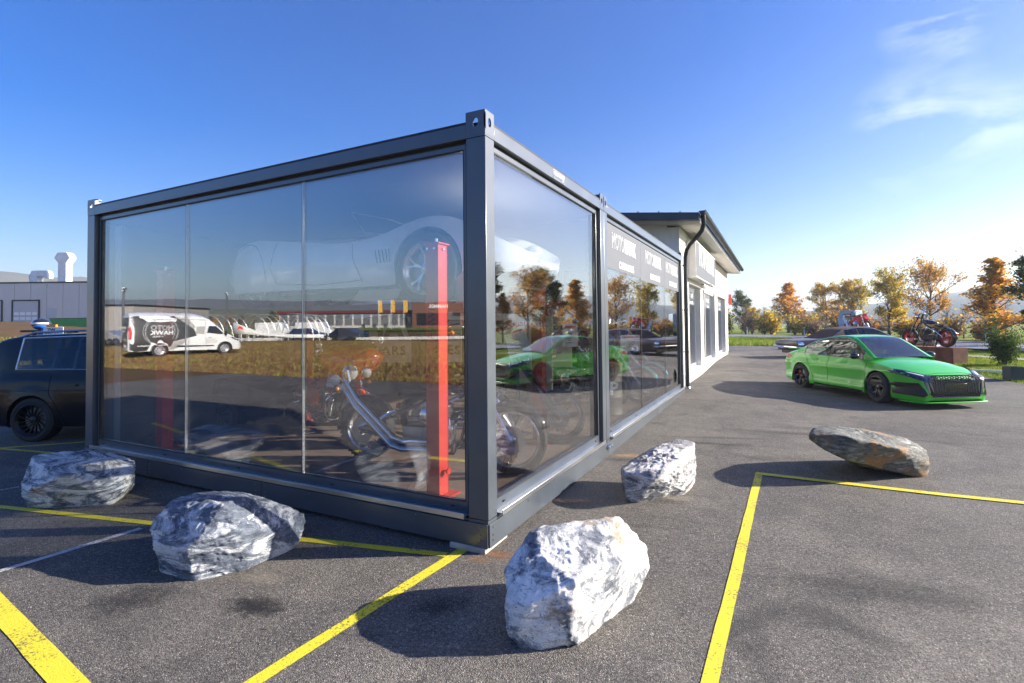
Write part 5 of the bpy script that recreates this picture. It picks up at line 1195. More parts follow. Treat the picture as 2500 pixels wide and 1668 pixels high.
        o_.loft(rgs, close=True); o_.add(rgs[-1], [tuple(range(12))]); o_.build('fairing_shell', tank, wg, ang=60)
        for sg in (1, -1):
            o_ = MB(); o_.prism([(.06, .05), (.24, .065), (.42, .085), (.26, .035), (.12, -.03)], .012, org=(.04, 0, 0), U=(-.22, sg*1, 0), V=(0, 0, 1)); o_.build('fairing_stripe', WPC, wg)
            o_ = MB(); o_.lathe([(0, -.06), (.05, -.05), (.065, 0), (.068, .01), (.06, .012)], (0, 0, 0), 'X', 20); h_ = o_.build('spot_lamp', CHROME, t, loc=tuple(hc+rot @ Vector((.08, sg*.20, -.17)))); h_.rotation_euler = (0, 0, steer); o_ = MB(); o_.lathe([(.06, .011), (0, .03)], (0, 0, 0), 'X', 20); o_.build('lens', CLEARL, h_)
            o_ = MB(); o_.sphere((0, 0, 0), .03, 12, 0, 8); o_.build('indicator', AMBER, t, loc=tuple(hc+rot @ Vector((.08, sg*.21, -.29))))
        o_ = MB(); o_.lathe([(0, -.08), (.08, -.06), (.10, 0), (.106, .015), (.095, .018)], (0, 0, 0), 'X', 28); h_ = o_.build('headlight', CHROME, t, loc=tuple(hc+rot @ Vector((.10, 0, -.12)))); h_.rotation_euler = (0, 0, steer); o_ = MB(); o_.lathe([(.095, .016), (.05, .04), (0, .046)], (0, 0, 0), 'X', 24); o_.build('lens', CLEARL, h_)
        o_ = MB(); o_.loft([[( -.10-.2*abs(y), y, .20-.25*abs(y)), (-.20-.2*abs(y), y*.9, .36-.3*abs(y))] for y in np.linspace(-.34, .34, 9)]); o_.build('windshield', DARKGLASS, wg)
    if bags:
        for sg in (1, -1):
            o_ = MB(); rg = []
            for x, sy, sz in ((-.30, .75, .8), (-.36, 1, 1), (-.8, 1, 1), (-.93, .95, .85), (-1.02, .6, .5)):
                rg.append([(x, sg*(.24+.10*sy*math.cos(q)), .50+.15*sz*math.sin(q)) for q in np.linspace(0, 2*math.pi, 16, endpoint=False)])
            o_.loft(rg, close=True, caps=True); bg_ = o_.build('pannier', tank, t, ang=60)
            o_ = MB(); o_.prism([(-.36, .50), (-.9, .46), (-.98, .50), (-.9, .53)], sg*-.008, org=(0, sg*.342, 0), U=(1, 0, 0), V=(0, 0, 1)); o_.build('pannier_stripe', WPC, bg_)
            o_ = MB(); o_.tube([(-.98, sg*.2, .38), (-1.02, sg*.34, .34), (-.7, sg*.37, .32), (-.35, sg*.36, .36), (-.34, sg*.34, .66), (-.5, sg*.33, .70)], .012, 8); o_.build('crash_bar', CHROME, t)
    if crash:
        o_ = MB()
        for sg in (1, -1): o_.tube([(.38, sg*.05, .62), (.42, sg*.24, .60), (.43, sg*.33, .52), (.42, sg*.33, .34), (.36, sg*.26, .25), (.30, sg*.10, .24)], .016, 8)
        o_.build('crash_bar', CHROME, t)
    if sissy:
        o_ = MB()
        for sg in (1, -1): o_.tube([(-H+.05, sg*.09, .66), (-H-.08, sg*.09, 1.05), (-H-.10, sg*.05, 1.22), (-H-.10, 0, 1.25)], .011, 8)
        o_.build('sissy_bar', CHROME, t); o_ = MB(); o_.box((-H-.09, 0, 1.12), (.05, .16, .22)); o_.build('back_pad', LEATH, t, bevel=.03)
    if dirt:
        o_ = MB(); o_.prism([(.2, 0), (-.05, .10), (-.42, .06), (-.30, -.02), (0, -.30)], .02, org=(H*.55, -.17, .80), U=(1, 0, 0), V=(0, 0, 1)); o_.prism([(.2, 0), (-.05, .10), (-.42, .06), (-.30, -.02), (0, -.30)], .02, org=(H*.55, .17, .80), U=(1, 0, 0), V=(0, 0, 1))
        o_.beam((H*.72, 0, 1.0), (H*1.05, 0, .78), .22, .03); o_.beam((-H*.2, 0, .92), (-H*1.3, 0, 1.02), .2, .03); o_.beam((-H*.5, .14, .85), (-H*.9, .16, .60), .02, .22); o_.prism([(-.10, .1), (.10, .1), (.06, -.16), (-.06, -.16)], .03, org=(H*.80, 0, .98), U=(0, 1, 0), V=(0, 0, 1)); o_.build('plastic_panels', tank, t, bevel=.006)
    return t
FZ = .24
ORG = mat('orange_red_bike_paint', (.85, .09, .012), .2, 0, 1, var=.05); GRG = mat('green_gold_flake_paint', (.10, .16, .015), .2, .5, 1, col2=(.30, .20, .03), vs=6); TEAL = mat('turquoise_bike_paint', (.03, .42, .52), .2, 0, 1, var=.05); REDB = mat('red_bike_plastic', (.62, .015, .02), .35, 0, .4); OST = mat('orange_stripe', (.75, .13, .02), .3, 0, .8); LIME = mat('lime_bike_paint', (.10, .42, .04), .25, 0, 1)
GOLDT = mat('gold_stripe', (.42, .27, .04), .3, .6, .8)
def place_moto(t, rear, front, z):
    r_, f_ = Vector(rear), Vector(front); c_ = (r_+f_)/2; t.location = (c_.x, c_.y, z); t.rotation_euler = (0, 0, math.atan2(f_.y-r_.y, f_.x-r_.x)); return t
m_ = moto('black softail motorcycle with two long chrome fishtail exhausts right behind the long panes', (0,0,0), 0, wb=1.82, rr_=.35, rf=.36, tw=(.17, .10), rake=30, flen=.86, pipes='fishtail', crash=True, bars='ape', tankz=.87, steer=R(8), eng=FIN); place_moto(m_, (-2.22, 1.05), (-.42, 1.18), FZ)
m_ = moto('orange and white touring motorcycle with wide fairing and three round lamps', (0,0,0), 0, tank=ORG, wb=1.62, rr_=.33, rf=.33, tw=(.14, .12), rake=26, flen=.72, pipes='straight', batwing=True, bags=True, bars='low', seat='dual', white=True, steer=R(-28), crash=True); place_moto(m_, (-4.45, 2.35), (-3.02, 1.72), FZ)
m_ = moto('orange touring motorcycle with white striped panniers at the left end of the showroom', (0,0,0), 0, tank=ORG, wb=1.6, rr_=.33, rf=.33, tw=(.14, .12), rake=26, flen=.70, pipes='straight', bags=True, bars='low', seat='dual', white=True); place_moto(m_, (-5.5, 3.6), (-4.2, 2.75), FZ)
m_ = moto('green and gold chopper with a lettered tank and long sprung fork behind the end pane', (0,0,0), 0, tank=GRG, wb=1.75, rr_=.33, rf=.345, tw=(.15, .09), rake=36, flen=.98, pipes='straight', springer=True, forkm=BLKM, bars='ape', frontfender=False, tanktext='Harley-Davidson', stripe=None, tankz=.90, tankl=.62, tankw=.17, eng=FIN); place_moto(m_, (-2.15, 2.02), (-.52, 2.62), FZ)
m_ = moto('lime green chopper behind the turquoise motorcycle', (0,0,0), 0, tank=LIME, wb=1.75, rake=38, flen=1.0, bars='ape', frontfender=False, pipes='straight', tankw=.17, stripe=OST, sissy=True); place_moto(m_, (-2.2, 4.35), (-.62, 4.95), FZ) if False else place_moto(m_, (-2.3, 5.0), (-.75, 5.6), FZ)
m_ = moto('turquoise motorcycle with an orange tank stripe in the second container', (0,0,0), 0, tank=TEAL, wb=1.6, rake=33, flen=.95, bars='low', pipes='straight', tankw=.17, stripe=OST, tankz=.92, eng=FIN, rf=.35, tw=(.15, .10)); place_moto(m_, (-1.9, 5.85), (-.42, 6.35), FZ)
m_ = moto('turquoise chopper with white wheels beside the far panes', (0,0,0), 0, tank=TEAL, fender=TEAL, wb=1.75, rake=38, flen=1.02, bars='ape', pipes='fishtail', rf=.35, tw=(.15, .09), rimmat=mat('white_rim', (.7, .7, .68), .4), eng=FIN); place_moto(m_, (-2.0, 6.7), (-.42, 7.25), FZ)
m_ = moto('black long fork chopper at the far end of the second container', (0,0,0), 0, tank=BLKM, wb=1.8, rake=40, flen=1.1, bars='ape', frontfender=False, pipes='straight', rf=.36, tw=(.16, .08), sissy=True); place_moto(m_, (-2.0, 7.6), (-.42, 8.15), FZ)
# ------------------------------------------------------------ outdoor motorcycles on rusty steel plinths
CORT = mat('rusty_corten_steel', (.16, .055, .03), .85, var=.35, vs=4, bump=.3, bs=40)
def plinth(label, c, l_, w_, h_, rz, z0):
    t = thing('steel_plinth', label, 'plinth', (c[0], c[1], z0), rz); o_ = MB()
    o_.bb((-l_/2, -w_/2, 0), (l_/2, w_/2, h_)); o_.build('body', CORT, t, bevel=.008)
    for x in (-l_/2+.3, -l_/2+.75, l_/2-.75, l_/2-.3):
        for sg in (1, -1): o_ = MB(); o_.beam((x, sg*.16, h_), (x-.05, sg*.10, h_+.38), .012, .05); o_.build('wheel_bracket', CORT, t)
    return t
fr_, re_ = Vector((6.70, 20.25)), Vector((7.52, 19.15)); bd = (fr_-re_).normalized(); pc = (fr_+re_)/2
plinth('rusty steel plinth on the lawn carrying the black bobber', pc+Vector((-.05, .05)), 1.95, .62, .55, math.atan2(bd.y, bd.x), .285)
m_ = moto('black bobber with red wheels and high handlebar standing on a rusty plinth', (0,0,0), 0, wb=1.42, rr_=.33, rf=.33, tw=(.15, .13), rake=30, flen=1.0, rimmat=mat('red_rim', (.5, .02, .02), .4), forkm=BLKM, bars='ape', frontfender=False, pipes='straight', tankz=.90, group='motorcycles shown outdoors on plinths'); place_moto(m_, re_+Vector((-.2, 0)), fr_+Vector((-.2, 0)), .837); m_.scale = (.98, .98, 1)
plinth('tall rusty steel plinth behind the brown convertible carrying the red dirt bike', (6.0, 29.8), 1.9, .6, .85, R(100), .29)
m_ = moto('red dirt bike on a tall plinth behind the brown convertible', (5.95, 29.8, 1.145), R(-62), tank=REDB, wb=1.45, rr_=.34, rf=.35, tw=(.11, .09), rake=27, flen=.78, dirt=True, forkm=FIN, bars='wide', frontfender=False, rimmat=FIN, seatz=.92, tankz=.95, tankw=.12, group='motorcycles shown outdoors on plinths')
# ------------------------------------------------------------ white building
REND = mat('white_render', (.74, .71, .66), .9, var=.04, vs=8, bump=.25, bs=140); PLN = mat('grey_render_base', (.40, .39, .38), .9, var=.08, bump=.2, bs=120); SOFF = mat('soffit_white', (.62, .60, .57), .7, var=.03)
WFR = mat('white_window_frame', (.76, .76, .78), .35, coat=.3, var=.02); ROOFM = mat('dark_roof_sheet', (.035, .042, .055), .4, .2, .2)
GUT = mat('dark_zinc_gutter', (.055, .055, .058), .35, .7, var=.15)
bd_ = thing('showroom_building', 'white rendered showroom with dark low pitched roof and tall windows', 'building', (0, 0, 0))
XW = -.15; Y0, Y1 = 9.62, 22.8; gzb = lambda y: gz(0, y)
wins = [(11.0, 13.3), (13.95, 17.35), (18.2, 21.6)]; zb_, zt_ = .46, 2.88
def wall_piece(a, b_, m_=REND): o_ = MB(); o_.bb(a, b_); return o_.build('wall', m_, bd_, bevel=.004)
ysp = [Y0, wins[0][0], wins[0][1], wins[1][0], wins[1][1], wins[2][0], wins[2][1], Y1]
def rz_(x): return 4.27+.104*(.41-x)-.10
for i in range(0, 8, 2): wall_piece((-.43, ysp[i], .44), (XW, ysp[i+1], zt_))
o_ = MB(); o_.bb((-.45, Y0, zt_+.001), (XW, Y1, 4.18)); o_.build('wall', REND, bd_)
o_ = MB(); o_.prism([(-8.0, .1), (-.451, .1), (-.451, 4.25), (-8.0, 5.02)], .3, org=(0, Y0+.3, 0), U=(1, 0, 0), V=(0, 0, 1)); o_.build('gable_wall', REND, bd_)
o_ = MB(); o_.prism([(-8.0, .1), (-.451, .1), (-.451, 4.25), (-8.0, 5.02)], .3, org=(0, Y1, 0), U=(1, 0, 0), V=(0, 0, 1)); o_.build('gable_wall', REND, bd_)
o_ = MB(); o_.bb((-8.0, Y0+.31, .1), (-7.7, Y1-.31, 4.9)); o_.build('wall', REND, bd_)
o_ = MB(); o_.bb((-.43, Y0-.004, .0), (XW-.012, Y1+.004, .438)); o_.build('wall_base', PLN, bd_)
o_ = MB(); o_.bb((-7.7, Y0+.35, .12), (-.46, Y1-.35, .2)); o_.build('floor', FLOORM, bd_)
for a, b_ in wins:
    o_ = MB(); nmul = [a, (a+b_)/2, b_] if b_-a > 2.5 else [a, a+(b_-a)*.35, b_]
    xf = XW-.16
    o_.bb((xf-.06, a, zb_), (xf, b_, zb_+.08)); o_.bb((xf-.06, a, zt_-.08), (xf, b_, zt_-.001))
    for q in nmul: c_ = min(max(q, a+.04), b_-.04); o_.bb((xf-.06, c_-.04, zb_+.081), (xf, c_+.04, zt_-.081))
    w_ = o_.build('window', WFR, bd_, bevel=.004)
    for k in range(len(nmul)-1):
        o_ = MB(); o_.bb((xf-.04, nmul[k]+.081, zb_+.082), (xf-.02, nmul[k+1]-.081, zt_-.082)); o_.build('pane', GLASS, w_, smooth=False)
        f_ = MB(); f_.bb((xf-.0195, nmul[k]+.081, zt_-.55), (xf-.018, nmul[k+1]-.081, zt_-.083)); ff = f_.build('banner_film', FILM, w_)
        moto_logo(w_, (xf-.0165, (nmul[k]+nmul[k+1])/2, zt_-.28), min(.9, (nmul[k+1]-nmul[k])*.7), (R(90), 0, R(90)), LETW)
    o_ = MB(); o_.bb((xf-.06, a-.02, zb_-.03), (XW+.04, b_+.02, zb_-.001)); o_.build('window_sill', WFR, bd_, bevel=.004)
o_ = MB(); o_.prism([(.42, 4.16), (.42, 4.34), (-8.4, 5.26), (-8.4, 5.07)], -14.4, org=(0, 8.9, 0), U=(1, 0, 0), V=(0, 0, 1)); rfo = o_.build('roof', ROOFM, bd_, bevel=.005)
o_ = MB(); o_.prism([(.415, 4.150), (.415, 4.158), (-8.3, 5.066), (-8.3, 5.058)], -14.2, org=(0, 9.0, 0), U=(1, 0, 0), V=(0, 0, 1)); o_.build('soffit', SOFF, rfo)
o_ = MB(); 
for x in np.arange(-8.0, .4, .5): o_.beam((x, 8.9, 4.34+.104*(.42-x)+.015), (x, 23.3, 4.34+.104*(.42-x)+.015), .025, .03)
o_.build('roof_seam', ROOFM, rfo)
o_ = MB(); pr = [(.075*math.cos(q), .075*math.sin(q)) for q in np.linspace(math.pi, 2*math.pi, 12)]
rg = [[(.50+a, y, 4.36+b_) for a, b_ in pr] for y in (8.85, 23.35)]; o_.loft(rg); rg2 = [[(.50+a*.93, y, 4.36+b_*.93) for a, b_ in pr] for y in (8.85, 23.35)]; o_.loft(rg2)
for y in (8.85, 23.35): o_.add([(.50+a, y, 4.36+b_) for a, b_ in pr], [tuple(range(12))])
o_.tube([(.575, 8.85, 4.365), (.575, 23.35, 4.365)], .011, 8)
gt = o_.build('gutter', GUT, rfo)
for y in np.arange(9.3, 23.3, .78):
    o_ = MB(); o_.loft([[(.50+a*1.07, yy, 4.36+b_*1.07) for a, b_ in pr] for yy in (y-.012, y+.012)]); o_.tube([(.582, y, 4.36), (.583, y, 4.385), (.42, y, 4.372)], .007, 5); o_.build('gutter_bracket', GUT, rfo)
dp = thing('downpipe', 'black curved downpipe running from the gutter to the ground beside the second container', 'pipe', (0, 0, 0))
PIPEB = mat('black_downpipe', (.022, .024, .03), .3, .2, .5); yd = 9.80
o_ = MB(); o_.tube([(.50, 9.05, 4.30), (.50, 9.07, 4.18), (.495, 9.12, 4.08), (.44, 9.22, 3.96), (.28, 9.42, 3.83), (.10, 9.62, 3.72), (-.0, 9.74, 3.60), (-.04, 9.79, 3.44), (-.045, yd, 3.2), (-.045, yd, .17)], .052, 16); o_.build('pipe', PIPEB, dp)
o_ = MB()
for z in (3.22, 1.05, 2.1): o_.lathe([(.0525, -.02), (.059, -.02), (.059, .02), (.0525, .02)], (-.045, yd, z), 'Z', 16, closed=True); o_.bb((-.15, yd-.015, z-.012), (-.09, yd+.015, z+.012))
o_.build('pipe_clamp', PIPEB, dp); o_ = MB(); o_.lathe([(.053, .19), (.075, .185), (.085, .16), (0, .158)], (-.045, yd, 0), 'Z', 18); o_.build('pipe_collar', ALU, dp)
sg_ = thing('lit_sign_box', 'large white edged sign box lettered MOTOHAWK CARS & BIKES on the white wall', 'sign', (-.15, 12.95, 3.50))
o_ = MB(); o_.bb((.004, -2.3, -.5), (.25, 2.3, .5)); o_.build('sign_case', mat('sign_case_white', (.66, .64, .60), .5), sg_, bevel=.01)
o_ = MB(); o_.bb((.25, -2.26, -.46), (.258, 2.26, .46)); o_.build('sign_face', mat('sign_face_grey', (.085, .095, .115), .65), sg_); moto_logo(sg_, (.262, 0, .10), 3.6, (R(90), 0, R(90)), LETW)
for y, nm in ((13.6, 'first'), (17.8, 'second')):
    o_ = thing('wall_lamp', 'flat slim wall lamp above the %s pier between the building windows' % nm, 'lamp', (-.15, y, 2.98), group='slim wall lamps on the white building'); q = MB(); q.bb((.003, -.12, -.02), (.32, .12, .02)); q.build('lamp_body', ALU, o_, bevel=.005)
o_ = thing('red_wall_sign', 'narrow red sign projecting from the far corner of the white building', 'sign', (.02, 22.95, 2.9)); q = MB(); q.bb((-.13, 0, -.24), (.0, .06, .24)); q.build('sign_panel', REDP, o_, bevel=.01); q = MB(); q.bb((-.13, .01, .245), (.0, .05, .27)); q.build('bracket', STEEL, o_)
# ------------------------------------------------------------ boulders
ROCKS = {'A': [[0.56, -0.77, 0.32], [0.6, -0.86, 0.22], [0.63, -0.88, -0.01], [0.61, -0.58, 0.37], [0.59, -0.48, 0.44], [0.73, -0.3, 0.45], [1.04, -0.09, 0.46], [1.21, 0.05, 0.24], [1.22, 0.01, 0.09], [1.15, -0.22, -0.01], [1.06, -0.34, -0.01], [0.99, -0.79, -0.01], [0.87, -0.85, -0.01], [0.73, -0.87, -0.01], [1.01, -0.78, 0.36], [0.74, -0.94, 0.22], [0.99, -0.81, 0.17], [1.16, -0.36, 0.32], [0.72, -0.69, 0.42]], 'B': [[-2.13, -1.23, 0.31], [-2.02, -1.28, 0.2], [-2.19, -1.09, 0.43], [-2.13, -0.95, 0.44], [-2.03, -0.79, 0.39], [-1.81, -0.74, 0.32], [-1.56, -0.56, 0.21], [-1.45, -0.5, 0.14], [-1.41, -0.53, 0.1], [-1.44, -0.71, 0.07], [-1.46, -0.95, 0.03], [-1.57, -1.14, -0.01], [-1.75, -1.2, -0.01], [-2.01, -1.16, -0.01], [-1.62, -1.04, 0.46], [-1.43, -1.0, 0.31], [-1.61, -1.25, 0.23]], 'C': [[-4.9, -1.01, 0.28], [-5.11, -0.9, 0.41], [-5.12, -0.79, 0.43], [-4.82, -0.53, 0.41], [-4.49, -0.48, 0.35], [-4.19, -0.44, 0.27], [-4.05, -0.48, 0.2], [-3.96, -0.55, 0.1], [-4.01, -0.65, -0.01], [-4.26, -0.8, -0.01], [-4.41, -0.94, -0.01], [-4.79, -0.97, -0.01], [-4.69, -1.07, 0.13], [-4.05, -0.99, 0.38], [-4.4, -1.1, 0.28]], 'D': [[0.57, 1.52, 0.28], [0.63, 1.67, 0.32], [0.81, 1.97, 0.35], [0.87, 2.11, 0.46], [1.02, 2.3, 0.49], [1.21, 2.28, 0.47], [1.23, 2.24, 0.29], [1.21, 2.07, 0.11], [1.19, 2.04, 0.01], [1.06, 1.91, 0.01], [0.87, 1.74, 0.01], [0.72, 1.49, 0.17], [0.63, 1.5, 0.21], [0.95, 1.43, 0.33], [1.13, 1.74, 0.4]], 'E': [[2.34, 3.12, .40], [2.36, 3.3, .40], [2.40, 3.5, .42], [2.33, 3.17, 0.47], [2.38, 3.41, 0.51], [2.52, 3.6, 0.51], [2.91, 3.9, 0.46], [3.22, 4.0, 0.38], [3.35, 4.01, 0.36], [3.53, 3.99, 0.29], [3.6, 3.91, 0.21], [3.54, 3.78, 0.16], [3.4, 4.1, -0.01], [3.17, 4.02, -0.0], [2.96, 4.03, 0.0], [2.6, 3.02, 0.29], [2.42, 3.05, 0.36], [2.64, 2.98, 0.52], [3.14, 3.29, 0.38]]}
def rock_mat(name, dark, mid, white, brown, wf, bf, st, rot):
    m = bpy.data.materials.new(name); m.use_nodes = True; n = m.node_tree.nodes; l = m.node_tree.links; b = n['Principled BSDF']
    tc = n.new('ShaderNodeTexCoord'); mp_ = n.new('ShaderNodeMapping'); mp_.inputs['Scale'].default_value = st; mp_.inputs['Rotation'].default_value = rot; l.new(tc.outputs['Object'], mp_.inputs[0])
    def N(s_, det, ro, di, src=mp_.outputs[0]):
        t = n.new('ShaderNodeTexNoise'); t.inputs['Scale'].default_value = s_; t.inputs['Detail'].default_value = det; t.inputs['Roughness'].default_value = ro; t.inputs['Distortion'].default_value = di; l.new(src, t.inputs[0]); return t.outputs[0]
    def rp(x, a, b_, ca=(0,0,0,1), cb=(1,1,1,1)):
        t = n.new('ShaderNodeValToRGB'); e = t.color_ramp.elements; e[0].position = a; e[1].position = b_; e[0].color = ca; e[1].color = cb; l.new(x, t.inputs[0]); return t.outputs[0]
    def mx(f, a, b_):
        t = n.new('ShaderNodeMix'); t.data_type = 'RGBA'
        for i, x in ((0, f), (6, a), (7, b_)):
            if isinstance(x, tuple): t.inputs[i].default_value = x
            else: l.new(x, t.inputs[i])
        return t.outputs[2]
    base = rp(N(7, 8, .7, 1.2), .38, .62, (*dark, 1), (*mid, 1))
    c = mx(rp(N(2.6, 10, .72, 1.2), wf-.05, wf+.04), base, (*white, 1))
    c = mx(rp(N(2.6, 5, .6, .6, tc.outputs['Object']), bf, bf+.06), c, (*brown, 1))
    c = mx(rp(N(13, 6, .7, 2.2), .63, .68), c, (*white, 1))
    v = N(9, 3, .5, 3.0); r_ = rp(v, .485, .5); r2 = rp(v, .5, .515, (1,1,1,1), (0,0,0,1))
    t = n.new('ShaderNodeMix'); t.data_type = 'RGBA'; t.blend_type = 'MULTIPLY'; t.inputs[0].default_value = 1; l.new(r_, t.inputs[6]); l.new(r2, t.inputs[7])
    c = mx(t.outputs[2], c, tuple(x*.45 for x in dark)+(1,))
    l.new(c, b.inputs['Base Color']); b.inputs['Roughness'].default_value = .72; b.inputs['Specular IOR Level'].default_value = .35
    h = N(9, 12, .78, 1.0); h2 = N(38, 6, .7, .6); ad = n.new('ShaderNodeMath'); ad.operation = 'MULTIPLY_ADD'; ad.inputs[1].default_value = .35; l.new(h2, ad.inputs[0]); l.new(h, ad.inputs[2])
    bp = n.new('ShaderNodeBump'); bp.inputs['Strength'].default_value = 1; bp.inputs['Distance'].default_value = .022; l.new(ad.outputs[0], bp.inputs['Height']); l.new(bp.outputs[0], b.inputs['Normal'])
    return m
RM = {'A': rock_mat('marbled_rock_bright', (.10, .115, .15), (.34, .355, .38), (.90, .88, .85), (.44, .34, .24), .485, .60, (1, 1, 1.6), (.5, .2, .4)),
      'B': rock_mat('marbled_rock_streaked', (.07, .085, .12), (.22, .25, .30), (.74, .75, .76), (.32, .17, .07), .535, .68, (.7, 1, 2.6), (.1, .35, .5)),
      'C': rock_mat('marbled_rock_banded', (.07, .09, .12), (.28, .31, .35), (.86, .86, .82), (.30, .17, .10), .50, .60, (.6, 1, 3.0), (.25, .15, .3)),
      'D': rock_mat('marbled_rock_contrast', (.045, .055, .08), (.42, .41, .41), (.92, .88, .82), (.25, .13, .06), .50, .66, (1, 1, 2.0), (.7, .5, .2)),
      'E': rock_mat('grey_brown_slate_rock', (.07, .075, .07), (.24, .235, .20), (.42, .43, .40), (.32, .19, .09), .58, .55, (.7, 1, 3.2), (.1, .3, .45))}
RLAB = {'A': 'largest white and grey marbled boulder, nearest in front of the container corner', 'B': 'pointed blue grey boulder with white streaks in front of the long panes', 'C': 'rounded grey and white banded boulder at the left edge of the long glass side', 'D': 'black and white veined boulder beside the right hand side of the container', 'E': 'flat long grey brown slate boulder near the green saloon'}
def boulder(k):
    pts = [Vector(p) for p in ROCKS[k]]; c = sum(pts, Vector())/len(pts); c.z = .20+gz(c.x, c.y)*.8
    away = Vector((-math.sin(.459), math.cos(.459), 0))
    w_ = {'A': .16, 'B': .30, 'C': .34, 'D': .20, 'E': .26}[k]; ext = []
    for p in pts:      # the side away from the camera
        ext.append(c+(p-c)*.80+away*w_); 
    for p in pts:
        if p.z < .25: q = c+(p-c)*.86; q.z = gz(q.x, q.y)-.03; ext.append(q)
    bm = bmesh.new()
    for p in pts+ext: p = p.copy(); p.z = max(p.z, gz(p.x, p.y)-.03); bm.verts.new(p)
    bmesh.ops.convex_hull(bm, input=bm.verts, use_existing_faces=False); bm.verts.ensure_lookup_table(); bm.faces.ensure_lookup_table()
    hull = BVHTree.FromBMesh(bm); bm.free()
    me0 = bmesh.new(); bmesh.ops.create_icosphere(me0, subdivisions=6, radius=1); rs = random.Random(ord(k)); off = Vector((rs.random()*20, rs.random()*20, rs.random()*20))
    axs = Vector((rs.uniform(-.3, .3), rs.uniform(-.3, .3), 1)).normalized()
    # random cutting planes chip the hull into facets
    pl = [(Vector((rs.gauss(0, 1), rs.gauss(0, 1), rs.gauss(0, .8))).normalized(), rs.uniform(.84, .95)) for _ in range(7)]
    V_ = [v.co.normalized() for v in me0.verts]; rad = []
    for d in V_:
        h, _, _, dist = hull.ray_cast(c, d)
        rad.append(dist if h is not None else .3)
    ext_ = {}
    for i_, (nn, f_) in enumerate(pl):
        mxd = max((d*r_).dot(nn) for d, r_ in zip(V_, rad)); 
        for j, d in enumerate(V_):
            q = (d*rad[j]).dot(nn)
            if q > mxd*f_: rad[j] *= (mxd*f_)/q
    for v, d, r_ in zip(me0.verts, V_, rad):
        r_ = r_*1.02; p = c+d*r_; q = p*3.2+off; n1 = noise.fractal(q, .8, 2.1, 6)
        lay = (p.dot(axs)*20+n1*2.0); ridge = abs((lay % 1)-.5)*2      # rock bedding
        rd_ = 1-abs(noise.noise(p*7+off))*2
        cell = noise.cell(p*6+off)
        g_ = noise.turbulence(p*14+off, 4, True)
        dr = n1*.013+(ridge-.5)*.009+rd_*.007+(g_-.5)*.012
        v.co = c+d*(r_+dr)-c
        wz = gz(v.co.x+c.x, v.co.y+c.y)-.035
        if v.co.z+c.z < wz: v.co.z = wz-c.z
    me = bpy.data.meshes.new('boulder'); me0.to_mesh(me); me0.free(); me.polygons.foreach_set('use_smooth', [True]*len(me.polygons)); me.materials.append(RM[k])
    o = bpy.data.objects.new('boulder', me); COL.objects.link(o); o.location = c; tag(o, RLAB[k], 'boulder', 'boulders laid out round the container'); return o
for k in 'ABCDE': boulder(k)
# fallen leaves on the asphalt
lf = MB(); rs = random.Random(5)
for _ in range(150):
    x, y = rs.uniform(-6, 7), rs.uniform(-2.2, 16)
    if -6.1 < x < .05 and -.1 < y < 9.1: continue
    a = rs.uniform(0, 6.28); s_ = rs.uniform(.006, .016); z = gz(x, y)+.006
    lf.add([(x+s_*math.cos(a), y+s_*math.sin(a), z), (x-s_*.6*math.sin(a), y+s_*.6*math.cos(a), z+.008), (x-s_*math.cos(a), y-s_*math.sin(a), z), (x+s_*.6*math.sin(a), y-s_*.6*math.cos(a), z+.004)], [(0, 1, 2, 3)])
tag(lf.build('fallen_leaves', leafmat('dry_leaf', (.42, .30, .14)), smooth=False), kind='stuff')
# ------------------------------------------------------------ lawn things
t = thing('planter_box', 'dark grey square planter box on the lawn edge below the shrub', 'planter', (7.85, 15.2, .115), R(15)); t.scale = (.85, .85, 1); o_ = MB()
for a, b_ in (((-.22, -.2, 0), (.22, -.18, .36)), ((-.22, .18, 0), (.22, .2, .36)), ((-.22, -.18, 0), (-.2, .18, .36)), ((.2, -.18, 0), (.22, .18, .36))): o_.bb(a, b_)
o_.build('box', mat('planter_dark', (.03, .04, .05), .6), t, bevel=.004); o_ = MB(); o_.bb((-.2, -.18, .26), (.2, .18, .3)); o_.build('soil', mat('soil', (.06, .04, .03), .95), t)
t = thing('edging_board', 'low white edging board lying on the lawn left of the planter box', 'board', (7.50, 16.45, .215), R(-32)); o_ = MB(); o_.bb((-.75, -.03, 0), (.75, .03, .07)); o_.build('plank', WHITEW, t, bevel=.005)
